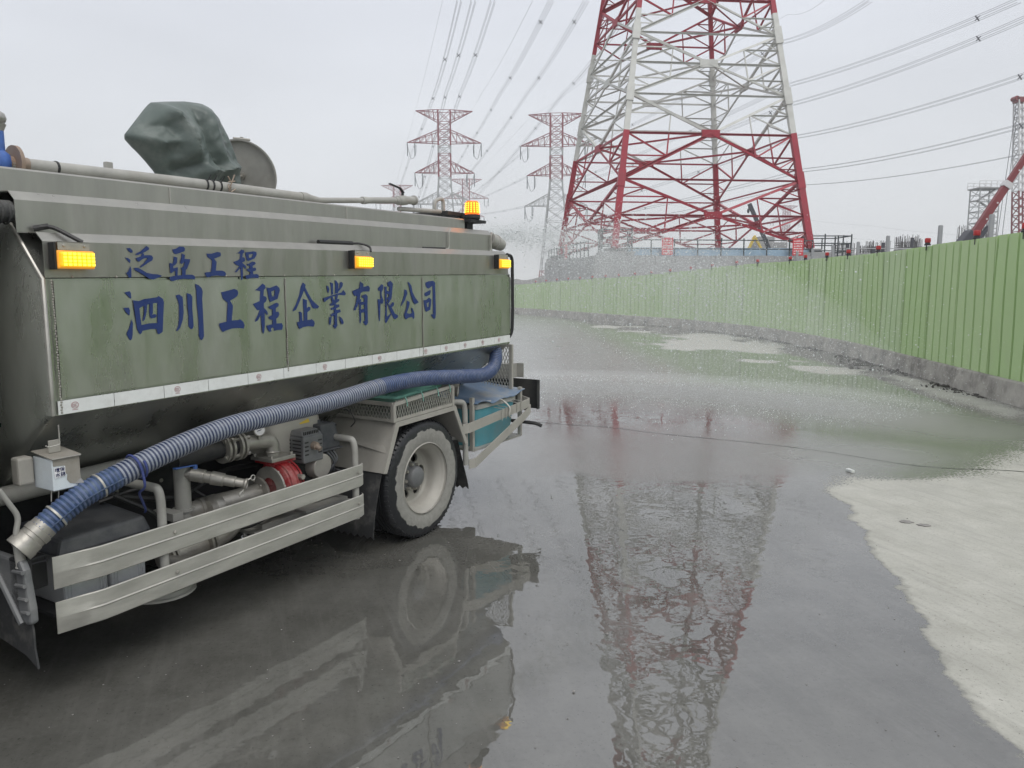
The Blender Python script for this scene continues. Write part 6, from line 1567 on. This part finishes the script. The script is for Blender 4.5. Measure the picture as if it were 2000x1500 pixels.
mb = MB(); mb.lathe([(.0, 0), (.028, .005), (.05, .035), (.055, .06), (.05, .062)], U(.76, -.18, 1.0), U(.35, .7, -.1), 20); part('reflector', mb, M['cast'], wl_, 40)
mb = MB(); mb.lathe([(0, .055), (.049, .055)], U(.76, -.18, 1.0), U(.35, .7, -.1), 20); part('lamp_glass', mb, M['paper'], wl_)
mb = MB(); mb.tube([U(.76, -.2, .90), U(.76, -.19, 1.0)], .012, 8); part('lamp_stalk', mb, M['chassis'], wl_)

# unseen far-side tanks, lockers and boards added to block light under the truck
fs_ = empty('far_side_light_blockers', U(0, 0, 0), 0, truck)
mb = MB(); tbox(mb, -2.60, -1.555, -2.28, -1.75, .20, .86); part('fuel_tank', mb, M['chassis'], fs_, None, .05)
mb = MB(); tbox(mb, -1.552, -.42, -2.28, -1.70, .20, .88); part('light_block_locker', mb, M['chassis'], fs_, None, .02)
mb = MB(); tbox(mb, .72, 1.60, -2.28, -1.75, .42, .9); part('light_block_locker', mb, M['chassis'], fs_, None, .02)
mb = MB(); mb.tube([U(-2.4, -1.15, .50), U(-1.3, -1.15, .50)], .13, 14); part('air_tank', mb, M['chassis'], fs_, 40)
mb = MB(); tbox(mb, -3.2, -2.0, -1.45, -.85, .36, .78); part('gearbox', mb, M['chassis'], fs_, None, .06)
mb = MB(); tbox(mb, -2.45, -.45, -.74, -.66, .36, .82); part('light_block_board', mb, M['chassis'], fs_)
mb = MB(); tbox(mb, -3.05, -2.62, -2.2, -.35, .42, .9); part('rear_splash_guard', mb, M['chassis'], fs_, None, .02)

# hoses, brackets and hangers in the pump bay
for k, (pts, r_) in enumerate((([U(-2.0, -.5, .80), U(-1.75, -.42, .70), U(-1.5, -.40, .66), U(-1.2, -.45, .72), U(-.9, -.5, .70)], .016), ([U(-1.95, -.30, .78), U(-1.80, -.22, .66), U(-1.72, -.25, .55), U(-1.66, -.3, .46)], .012),
        ([U(-1.55, -.28, .98), U(-1.45, -.16, 1.0), U(-1.35, -.12, .99), U(-1.28, -.2, .97)], .007), ([U(-1.45, -.3, .50), U(-1.3, -.16, .46), U(-1.15, -.12, .50), U(-1.0, -.2, .56)], .014), ([U(-.6, -.2, .66), U(-.52, -.1, .60), U(-.56, -.12, .50)], .008))):
    mb = MB(); mb.tube(smoothpath(pts, 8), r_, 8); part('pump_hose', mb, M['black'], truck, 40)
mb = MB(); tbox(mb, -1.72, -1.66, -.34, -.18, .60, .64); tbox(mb, -1.54, -1.50, -.34, -.20, .55, .58); part('pipe_bracket', mb, M['grey_paint'], truck)
mb = MB(); tbox(mb, -2.1, -1.4, -.60, -.54, .66, .80)
part('frame_bracket', mb, M['chassis'], truck, None, .01)
for k in range(6):
    mb = MB(); mb.lathe([(0, .006), (.010, .005), (.012, 0)], U(-2.05 + k * .13, -.54, .73), (0, -1, 0), 8); part('frame_bolt', mb, M['cast'], truck)
mb = MB(); mb.lathe([(0, 0), (.07, 0), (.075, .01), (.075, .05), (.05, .07), (0, .07)], U(-1.42, -.21, .60), (-1, 0, 0), 20); part('strainer', mb, M['cast'], truck, 35)
mb = MB(); mb.tube([U(-1.46, -.27, .60), U(-1.60, -.27, .60)], .05, 16); part('joining_pipe', mb, M['cast'], truck, 40)
for k in range(8):
    mb = MB(); t = k * math.pi / 4; mb.lathe([(0, .012), (.008, .011), (.008, 0)], U(-1.144, -.24 + .082 * math.cos(t), .60 + .082 * math.sin(t)), (-1, 0, 0), 6); part('flange_bolt', mb, M['cast'], truck)

# unseen far mudguard and inner plate, added to block the sky's reflection underneath
mb = MB(); tbox(mb, -.36, .74, -2.30, -1.68, .885, .93); tbox(mb, -.40, -.36, -2.30, -1.68, .30, .93); tbox(mb, .74, .78, -2.30, -1.68, .30, .93); part('far_mudguard', mb, M['chassis'], fs_)
mb = MB(); tbox(mb, -.6, 1.5, -1.64, -1.60, .80, 1.02); part('light_block_plate', mb, M['chassis'], fs_)
# pump details: ribs, bolts, worn flange face, maker's plate, drain plug
for k in range(8):
    t = k * math.pi / 4 + .2; mb = MB(); mb.lathe([(0, .014), (.009, .012), (.009, 0)], U(-1.09, -.16 + .118 * math.cos(t), .640 + .118 * math.sin(t)), (-1, 0, 0), 6); part('pump_bolt', mb, M['cast'], pu)
for du in (.03, .075, .115):
    mb = MB(); mb.lathe([(.139, -.005), (.147, -.002), (.147, .002), (.139, .005)], U(-1.085 + du, -.16, .640), (1, 0, 0), 28); part('pump_rib', mb, M['red_paint'], pu, 35)
mb = MB(); mb.tube([U(-.99, -.04, .70), U(-.99, .0, .70)], .016, 6); part('drain_plug', mb, M['cast'], pu)
mb = MB(); mb.lathe([(.06, 0), (.125, 0), (.125, .012), (.06, .012)], U(-1.105, -.16, .640), (1, 0, 0), 26); part('cover_ring', mb, M['cast'], pu, 35)
mb = MB(); mb.hexa([U(-.80, -.215, .962), U(-.72, -.215, .964), U(-.72, -.213, .964), U(-.80, -.213, .962), U(-.80, -.222, .984), U(-.72, -.222, .986), U(-.72, -.220, .986), U(-.80, -.220, .984)]); part('caution_plate', mb, M['crane_yellow'], pu)
for (u, w) in ((-1.11, -.125), (-.96, -.125), (-1.11, -.265), (-.96, -.265)):
    mb = MB(); mb.lathe([(0, .016), (.010, .014), (.010, 0)], U(u, w, .818), (0, 0, 1), 6); part('flange_bolt', mb, M['cast'], pu)
# ------------------------------------------------------------------ loose things carried by the truck
TM = Matrix.Translation((-.7122, 5.1632, 0)) @ Matrix.Rotation(R(59.47), 4, 'Z')
def loose(name, base, label, cat):
    return tag(empty(name, TM @ base, R(59.47)), label, cat)
def lpart(name, mb, m_, e_, base, smooth=None, bevel=0):
    mb.v = [tuple(Vector(p) - base) for p in mb.v]
    return mb.build(name, m_, e_, smooth, bevel)

# suction hose slung along the side
base = U(-2.5, 0, .70)
ho = loose('suction_hose', base, 'thick blue and white ribbed hose slung along the lower side of the tank', 'hose')
ctrl = [U(-2.462, .010, .800), U(-2.40, .020, .845), U(-2.286, .035, .912), U(-2.10, .045, .972), U(-1.94, .045, 1.014), U(-1.72, .045, 1.060), U(-1.5, .045, 1.091), U(-1.23, .04, 1.103), U(-.961, .035, 1.111), U(-.64, .035, 1.132), U(-.33, .03, 1.158), U(0, .02, 1.165), U(.283, .01, 1.152), U(.63, .005, 1.125), U(.95, 0, 1.107), U(1.13, -.02, 1.145), U(1.24, -.06, 1.235), U(1.29, -.12, 1.34), U(1.30, -.22, 1.46)]
pp = smoothpath(ctrl, 40)
acc = [0]
for a, b in zip(pp, pp[1:]): acc.append(acc[-1] + (b - a).length)
pit, fine = .0195, 6
nring = int(acc[-1] / pit * fine); path, rad_, mis = [], [], []
j = 0
for i in range(nring + 1):
    s = acc[-1] * i / nring
    while j < len(acc) - 2 and acc[j + 1] < s: j += 1
    t = (s - acc[j]) / max(acc[j + 1] - acc[j], 1e-6)
    q = pp[j].lerp(pp[j + 1], t); path.append(q)
    ph = i % fine
    rad_.append(.0540 if ph in (1, 2) else (.0522 if ph in (0, 3) else .0495))
    u = q.x
    if ph in (0, 1, 2): mis.append(2 if u < -2.14 else (1 if u < -.42 + .1 * random.random() else 2))
    else: mis.append(3 if u < -2.14 else 0)
mb = MB(); mb.tube(path, rad_, 20, True, mis)
lpart('hose_body', mb, [M['blue_hose'], M['white_hose'], M['pale_blue_hose'], M['net']], ho, base, 60)
# metal coupling and blue net wrapped at the lower end
mb = MB(); c0, c1 = U(-2.462, .010, .800), U(-2.545, -.005, .738)
mb.tube([c0.lerp(c1, t) for t in (-.25, 0, .02, .25, .27, .42, .45, .7, .74, 1)], [.054, .054, .058, .058, .054, .054, .058, .058, .061, .061], 24)
mb.tube([c0.lerp(c1, 1.0), c0.lerp(c1, .6)], [.055, .046], 24, cap=False); lpart('coupling', mb, M['cast'], ho, base, 40)
mb = MB(); nn_ = [(p, q) for p, q in zip(path, path[1:]) if -2.44 < p.x < -2.13][::2]
for k in range(0):
    pts = []
    for i, (p, q) in enumerate(nn_):
        d_ = (q - p).normalized(); x = d_.cross(Vector((0, 0, 1))).normalized(); y = x.cross(d_)
        t = k * 2 * math.pi / 14 + (i * .16 if k % 2 else -i * .16)
        pts.append(p + (x * math.cos(t) + y * math.sin(t)) * .0605)
    mb.tube(pts, .0032, 5)
mb.tube([p + Vector((.0607 * math.cos(i * .21), -.0607 * abs(math.sin(i * .105)) * .6, .0607 * math.sin(i * .21))) * .0 + (lambda d_, x: (x * math.cos(i * .19) + x.cross(d_) * math.sin(i * .19)) * .0605)((q - p).normalized(), (q - p).normalized().cross(Vector((0, 0, 1))).normalized()) + p for i, (p, q) in enumerate(nn_)] if False else [p + ((q - p).normalized().cross(Vector((0, 0, 1))).normalized()) * .0595 for p, q in nn_], .003, 5)
lpart('net_seam', mb, M['net'], ho, base)
for uu in (-2.40, -2.22):
    q = min(path, key=lambda p: abs(p.x - uu)); i = path.index(q); d_ = (path[i + 1] - q).normalized()
    mb = MB(); mb.lathe([(.0555, -.005), (.0575, -.004), (.0575, .004), (.0555, .005)], q, d_, 24); lpart('hose_clamp', mb, M['galv'], ho, base, 40)
# blue rope tied round the hose
base = U(-2.0, .09, .74)
q = min(path, key=lambda p: abs(p.x + 2.06)); i = path.index(q); d_ = (path[i + 1] - q).normalized()
x = d_.cross(Vector((0, 0, 1))).normalized(); y = x.cross(d_)
ro = loose('tie_rope', base, 'thin blue rope tied round the hose and hanging to the battery lid', 'rope')
mb = MB(); mb.tube([q + (x * math.cos(t) + y * math.sin(t)) * (.060) + d_ * .004 * t for t in np.linspace(0, 6.8, 30)], .006, 6)
lpart('rope_loop', mb, M['rope'], ro, base, 40)
mb = MB(); mb.tube(smoothpath([q + U(.0, .062, .0), q + U(.01, .06, -.08), U(-2.035, .04, .86), U(-1.985, -.02, .80), U(-1.945, -.06, .742), U(-1.93, -.09, .722)], 8), .0058, 6)
lpart('rope_tail', mb, M['rope'], ro, base, 40)

# tarpaulin over the water cannon
base = U(-1.0, -.8, 2.302)
ta = loose('tarpaulin', base, 'dark green tarpaulin bundled over the water cannon on top of the tank', 'tarpaulin')
SIL = [(-1.452, 2.628), (-1.36, 2.742), (-1.278, 2.838), (-1.19, 2.86), (-1.057, 2.888), (-.96, 2.897), (-.905, 2.885), (-.862, 2.845), (-.785, 2.725), (-.735, 2.625), (-.702, 2.545), (-.690, 2.44), (-.688, 2.34), (-.95, 2.315), (-1.19, 2.335), (-1.265, 2.455), (-1.34, 2.53)]
FOLD = [  # (polyline in u,z ; height ; half width)
    ([(-1.25, 2.784), (-1.171, 2.686), (-1.127, 2.527), (-1.061, 2.474), (-1.03, 2.36)], .085, .15),
    ([(-1.343, 2.816), (-1.25, 2.784)], .045, .08), ([(-1.47, 2.625), (-1.326, 2.693), (-1.27, 2.70)], -.035, .06),
    ([(-1.061, 2.468), (-.93, 2.49), (-.80, 2.529)], .05, .06), ([(-1.205, 2.47), (-1.118, 2.505)], -.06, .08), ([(-1.253, 2.745), (-1.216, 2.554)], -.03, .06),
    ([(-.992, 2.863), (-.935, 2.595), (-.88, 2.52)], .035, .09), ([(-1.06, 2.82), (-1.02, 2.64), (-.97, 2.52)], -.035, .07), ([(-1.40, 2.60), (-1.32, 2.59), (-1.24, 2.62)], .025, .05),
    ([(-1.33, 2.52), (-1.25, 2.46), (-1.18, 2.38)], .03, .05), ([(-.93, 2.42), (-.84, 2.38)], -.04, .06)]
def segd(p, a, b):
    a, b = Vector(a), Vector(b); e_ = b - a; t = max(0, min(1, (p - a).dot(e_) / e_.length_squared)); return (p - a - e_ * t).length
cc = Vector((-1.03, 2.60)); nth, nr = 132, 26
def rayr(th):
    dv = Vector((math.cos(th), math.sin(th))); best = 9
    for i in range(len(SIL)):
        a, b = Vector(SIL[i]) - cc, Vector(SIL[(i + 1) % len(SIL)]) - cc; e_ = b - a
        den = dv.x * e_.y - dv.y * e_.x
        if abs(den) < 1e-9: continue
        t = (a.x * e_.y - a.y * e_.x) / den; q = (a.x * dv.y - a.y * dv.x) / den
        if t > 0 and -1e-6 <= q <= 1 + 1e-6: best = min(best, t)
    return best
mb = MB()
for sgn in (1, -1):
    o = len(mb.v)
    for i in range(nth):
        th = 2 * math.pi * i / nth; rr_ = rayr(th)
        for k in range(nr + 1):
            s = (k / nr) ** .8; p = cc + Vector((math.cos(th), math.sin(th))) * rr_ * s
            dep = .155 * (1 - s ** 2.6) ** .6
            edge = min(1, (1 - s) * 4)
            for pl, am, hw in FOLD:
                hw = hw * .8
                dd_ = min(segd(p, a, b) for a, b in zip(pl, pl[1:]))
                if dd_ < hw * 1.6: dep += am * edge * max(0, 1 - dd_ / hw) ** (1.15 if am > 0 else 1.5) * (1 if sgn > 0 else .6)
            q3 = Vector((p.x * 7 + p.y * 3, p.y * 6 - p.x * 4, 3 * sgn))
            dep += edge * .018 * (mnoise.noise(q3) + .5 * (1 - 2 * abs(mnoise.noise(q3 * 2.3))))
            mb.v.append(tuple(U(p.x, -.80 + sgn * dep, p.y)))
    for i in range(nth):
        for k in range(nr):
            i2 = (i + 1) % nth; mb.f.append([o + i * (nr + 1) + k, o + i * (nr + 1) + k + 1, o + i2 * (nr + 1) + k + 1, o + i2 * (nr + 1) + k]); mb.m.append(0)
tob = lpart('tarpaulin_cover', mb, M['tarp'], ta, base, 55)
bm = bmesh.new(); bm.from_mesh(tob.data); bmesh.ops.remove_doubles(bm, verts=bm.verts, dist=.0008); bmesh.ops.recalc_face_normals(bm, faces=bm.faces); bm.to_mesh(tob.data); bm.free()
mb = MB(); mb.tube([U(-.95, -.82, 2.302), U(-.95, -.82, 2.42)], .06, 12); lpart('cannon_stand', mb, M['grey_paint'], ta, base, 40)

# teal storage tub tied into the rear rack
base = U(1.22, -.26, .513)
tu = loose('storage_tub', base, 'teal plastic storage tub with a grey rim tied into the rear rack of the truck', 'tub')
mb = MB(); z0, z1 = .513, .838
lo = [(.945, -.45), (1.50, -.45), (1.50, -.07), (.945, -.07)]; hi = [(.905, -.47), (1.54, -.47), (1.54, -.045), (.905, -.045)]
def rring(c, z, r=.05, n=5):
    out = []
    for i, (u, w) in enumerate(c):
        a = Vector(c[i - 1]) - Vector((u, w)); b = Vector(c[(i + 1) % 4]) - Vector((u, w)); a.normalize(); b.normalize()
        for k in range(n + 1):
            t = k / n; p = (Vector((u, w)) + a * r) * (1 - t) ** 2 + Vector((u, w)) * 2 * t * (1 - t) + (Vector((u, w)) + b * r) * t * t
            out.append(U(p.x, p.y, z))
    return out
rs = [rring(lo, z0), rring(lo, z0 + .01), rring(hi, z1)]
n_ = len(rs[0])
for r_ in rs: mb.v += [tuple(p) for p in r_]
for i in range(2):
    for k in range(n_): mb.f.append([i * n_ + k, i * n_ + (k + 1) % n_, (i + 1) * n_ + (k + 1) % n_, (i + 1) * n_ + k]); mb.m.append(0)
mb.f.append(list(range(n_))[::-1]); mb.m.append(0)
lpart('tub_body', mb, M['teal'], tu, base, 35)
mb = MB(); e1 = [(.895, -.48), (1.55, -.48), (1.55, -.035), (.895, -.035)]
rs = [rring(e1, .826), rring(e1, .862), rring([(.92, -.46), (1.525, -.46), (1.525, -.06), (.92, -.06)], .872)]
for r_ in rs: mb.v += [tuple(p) for p in r_]
for i in range(2):
    for k in range(n_): mb.f.append([i * n_ + k, i * n_ + (k + 1) % n_, (i + 1) * n_ + (k + 1) % n_, (i + 1) * n_ + k]); mb.m.append(0)
mb.f.append([2 * n_ + k for k in range(n_)]); mb.m.append(0); mb.f.append(list(range(n_))[::-1]); mb.m.append(0)
lpart('tub_lid', mb, M['teal_lid'], tu, base, 35)
for u in (1.16, 1.22, 1.40, 1.47):
    mb = MB(); z = .685 + (u - .7) * .082; mb.tube([U(u, .050, z - .012), U(u, .052, z + .085)], .0035, 6); mb.tube([U(u, .052, z + .085), U(u, -.03, z + .09)], .0035, 6); lpart('tie_wire', mb, M['galv'], tu, base)
mb = MB(); mb.tube(smoothpath([U(1.24, -.02, .87), U(1.27, .0, .85), U(1.27, .055, .80), U(1.255, .06, .74), U(1.28, .055, .72)], 6), .008, 8); lpart('strap_hook', mb, M['galv'], tu, base, 40)
base = U(1.2, -.3, .875)
sh = loose('cover_sheet', base, 'faded blue flexible sheet lying over the teal tub lid', 'sheet')
mb = MB(); nu, nw = 16, 8
for off in (0, .006):
    o = len(mb.v)
    for i in range(nu + 1):
        for j_ in range(nw + 1):
            u, w = .86 + .80 * i / nu, -.62 + .60 * j_ / nw
            if j_ == nw and i < 9: w -= .05 * (9 - i) / 9 * -.3
            z = .884 + .085 * (1 - j_ / nw) ** 1.3 * (.6 + .4 * math.sin(i / nu * 2.6)) + .012 * math.sin(i * .9) * (j_ / nw) + .018 * max(0, i - 12) / 4 - .016 * (1 if j_ == nw and 4 < i < 11 else 0)
            mb.v.append(tuple(U(u, w, z - off)))
    for i in range(nu):
        for j_ in range(nw):
            a_ = o + i * (nw + 1) + j_; mb.f.append([a_, a_ + nw + 1, a_ + nw + 2, a_ + 1]); mb.m.append(0)
T = (nu + 1) * (nw + 1)
for i in range(nu):
    for j_ in (0, nw): a_ = i * (nw + 1) + j_; mb.f.append([a_, a_ + nw + 1, T + a_ + nw + 1, T + a_]); mb.m.append(0)
for j_ in range(nw):
    for i in (0, nu): a_ = i * (nw + 1) + j_; mb.f.append([a_, a_ + 1, T + a_ + 1, T + a_]); mb.m.append(0)
lpart('sheet_body', mb, M['blue_sheet'], sh, base, 60)

# mint basin lying in the mesh basket
base = U(.15, -.25, .925)
bs = loose('plastic_basin', base, 'mint green plastic basin lying in the mesh basket over the wheel', 'basin')
mb = MB(); lo = [(.0, -.44), (.36, -.44), (.36, -.14), (.0, -.14)]; hi = [(-.10, -.50), (.46, -.50), (.46, -.03), (-.10, -.03)]; li_ = [(-.08, -.48), (.44, -.48), (.44, -.05), (-.08, -.05)]
def tlt(r_): return [p + Vector((0, 0, .06 * (p.x - .15))) for p in r_]
rs = [tlt(rring(lo, .99)), tlt(rring(hi, 1.055)), tlt(rring(hi, 1.072)), tlt(rring(li_, 1.068)), tlt(rring([(.02, -.42), (.34, -.42), (.34, -.16), (.02, -.16)], 1.0))]
for r_ in rs: mb.v += [tuple(p) for p in r_]
for i in range(4):
    for k in range(n_): mb.f.append([i * n_ + k, i * n_ + (k + 1) % n_, (i + 1) * n_ + (k + 1) % n_, (i + 1) * n_ + k]); mb.m.append(0)
mb.f.append(list(range(n_))[::-1]); mb.m.append(0); mb.f.append([4 * n_ + k for k in range(n_)]); mb.m.append(0)
lpart('basin_body', mb, M['mint'], bs, base, 40)
for u in (-.06, .12, .30, .45):
    mb = MB(); z = 1.018 + .072 * (u + .18); mb.tube(smoothpath([U(u, -.02, z + .035), U(u, .012, z + .033), U(u + .004, .028, z + .005), U(u + .008, .03, z - .035)], 4), .003, 6); lpart('tie_string', mb, M['mint'], bs, base)

# ------------------------------------------------------------------ water thrown from the rear nozzle
noz = np.array([-.264, 7.105, 2.25])
def droplets(n, seed):
    g = np.random.default_rng(seed)
    az = np.radians(np.where(g.random(n) < .5, g.normal(44, 9, n), g.uniform(-8, 60, n)))
    el = np.radians(g.normal(7, 4.5, n))
    v0 = g.normal(9.6, 1.2, n) * np.where(g.random(n) < .25, g.uniform(.45, 1, n), 1)
    t = g.random(n) ** .75 * 1.15
    k = .22
    f = (1 - np.exp(-k * t)) / k
    x = noz[0] + np.sin(az) * np.cos(el) * v0 * f
    y = noz[1] + np.cos(az) * np.cos(el) * v0 * f
    z = noz[2] + np.sin(el) * v0 * f - 4.3 * t * t
    j = .04 + .11 * t
    x += g.normal(0, 1, n) * j; y += g.normal(0, 1, n) * j; z += g.normal(0, 1, n) * j
    keep = (z > .01)
    P_ = np.stack([x, y, z], 1)[keep]
    m = n // 5                                  # splash where it lands
    az = np.radians(g.uniform(-10, 62, m)); rd = g.normal(6.5, 1.0, m); hz = np.abs(g.normal(0, .10, m))
    Q_ = np.stack([noz[0] + np.sin(az) * rd, noz[1] + np.cos(az) * rd, hz + .005], 1)
    return np.concatenate([P_, Q_]), g
pts, g = droplets(110000, 5)
r = np.exp(g.normal(math.log(.0025), .5, len(pts))); r = np.clip(r, .0018, .013)
oct_ = np.array([(1, 0, 0), (-1, 0, 0), (0, 1, 0), (0, -1, 0), (0, 0, 1), (0, 0, -1)], float)
st = np.stack([g.uniform(.6, 1.5, len(pts)), g.uniform(.6, 1.5, len(pts)), g.uniform(.6, 1.4, len(pts))], 1)
V = (pts[:, None, :] + oct_[None] * (r[:, None] * st)[:, None, :]).reshape(-1, 3)
tri = np.array([(0, 2, 4), (2, 1, 4), (1, 3, 4), (3, 0, 4), (2, 0, 5), (1, 2, 5), (3, 1, 5), (0, 3, 5)])
Fc = (np.arange(len(pts))[:, None, None] * 6 + tri[None]).reshape(-1, 3)
me = bpy.data.meshes.new('water_spray'); me.vertices.add(len(V)); me.vertices.foreach_set('co', V.ravel())
me.loops.add(Fc.size); me.loops.foreach_set('vertex_index', Fc.ravel().astype(np.int32))
me.polygons.add(len(Fc)); me.polygons.foreach_set('loop_start', np.arange(0, Fc.size, 3, dtype=np.int32)); me.polygons.foreach_set('loop_total', np.full(len(Fc), 3, dtype=np.int32))
me.update(); me.validate()
def drop_mat():
    m, nt, N, K, B = nodes('water_drop')
    B.inputs['Base Color'].default_value = (.9, .93, .93, 1); B.inputs['Roughness'].default_value = .25
    tr_ = N.new('ShaderNodeBsdfTranslucent'); tr_.inputs['Color'].default_value = (.92, .94, .94, 1)
    mx = N.new('ShaderNodeMixShader'); mx.inputs[0].default_value = .5
    K.new(B.outputs[0], mx.inputs[1]); K.new(tr_.outputs[0], mx.inputs[2]); K.new(mx.outputs[0], N['Material Output'].inputs['Surface'])
    return m
me.materials.append(drop_mat())
tag(put('water_spray', me), 'fan of white water drops thrown from the rear of the truck toward the fence', 'water spray', kind='stuff')

# fine mist hanging in the thrown water: a closed fan-shaped volume
mb = MB(); na, nt2 = 22, 16
def mist_pt(a, t, s):
    az = R(-8 + 70 * a); tt = .10 + 1.0 * t; v = 9.4; f = (1 - math.exp(-.22 * tt)) / .22
    zc = 2.25 + math.sin(R(7)) * v * f - 4.3 * tt * tt; h = (.10 + .50 * tt) * math.sqrt(max(1e-4, 1 - (2 * a - 1) ** 4)) * math.sqrt(max(1e-4, 1 - abs(2 * t - 1) ** 6))
    return (noz[0] + math.sin(az) * v * f, noz[1] + math.cos(az) * v * f, max(zc + s * h, .02 + .02 * (s > 0)))
for s in (1, -1):
    o = len(mb.v)
    for i in range(na + 1):
        for k in range(nt2 + 1): mb.v.append(mist_pt(i / na, k / nt2, s))
    for i in range(na):
        for k in range(nt2): mb.f.append([o + i * (nt2 + 1) + k, o + (i + 1) * (nt2 + 1) + k, o + (i + 1) * (nt2 + 1) + k + 1, o + i * (nt2 + 1) + k + 1]); mb.m.append(0)
T = (na + 1) * (nt2 + 1)
for i in range(na):
    for k in (0, nt2): a_ = i * (nt2 + 1) + k; mb.f.append([a_, a_ + nt2 + 1, T + a_ + nt2 + 1, T + a_]); mb.m.append(0)
for k in range(nt2):
    for i in (0, na): a_ = i * (nt2 + 1) + k; mb.f.append([a_, a_ + 1, T + a_ + 1, T + a_]); mb.m.append(0)
def vol_mat(name, dens, col):
    m = bpy.data.materials.new(name); m.use_nodes = True; N = m.node_tree.nodes; N.clear()
    o = N.new('ShaderNodeOutputMaterial'); v = N.new('ShaderNodeVolumePrincipled')
    v.inputs['Color'].default_value = (*col, 1); v.inputs['Density'].default_value = dens
    m.node_tree.links.new(v.outputs[0], o.inputs['Volume']); return m
tag(mb.build('water_mist', vol_mat('mist', .13, (.97, .98, .98))), 'pale veil of mist in the thrown water between truck and fence', 'mist', kind='stuff')
# low splash veil on the landing belt
mb = MB(); na, nb = 26, 8
for i in range(na + 1):
    a = i / na; az = R(-14 + 80 * a); wdt = 1.7 * math.sqrt(max(1e-3, 1 - (2 * a - 1) ** 4))
    for k in range(nb + 1):
        t = 2 * k / nb - 1; rd = 6.6 + t * wdt
        mb.v.append((noz[0] + math.sin(az) * rd, noz[1] + math.cos(az) * rd, .012 + .26 * math.sqrt(max(0, 1 - t * t)) * math.sqrt(max(0, 1 - (2 * a - 1) ** 4))))
o = len(mb.v)
for p in list(mb.v): mb.v.append((p[0], p[1], .006))
for i in range(na):
    for k in range(nb):
        a_ = i * (nb + 1) + k; q = [a_, a_ + nb + 1, a_ + nb + 2, a_ + 1]; mb.f += [q, [v + o for v in q][::-1]]; mb.m += [0, 0]
for i in range(na):
    for k in (0, nb): a_ = i * (nb + 1) + k; mb.f.append([a_, a_ + nb + 1, o + a_ + nb + 1, o + a_]); mb.m.append(0)
for k in range(nb):
    for i in (0, na): a_ = i * (nb + 1) + k; mb.f.append([a_, a_ + 1, o + a_ + 1, o + a_]); mb.m.append(0)
tag(mb.build('splash_mist', vol_mat('splash', .16, (.97, .98, .98))), 'low white splash veil where the thrown water lands on the slab', 'mist', kind='stuff')
# air: far pylons fade into it
mb = MB(); mb.box((-700, -60, -1), (700, 1000, 90))
tag(mb.build('haze', vol_mat('haze_air', .0009, (.93, .95, .97))), kind='stuff')
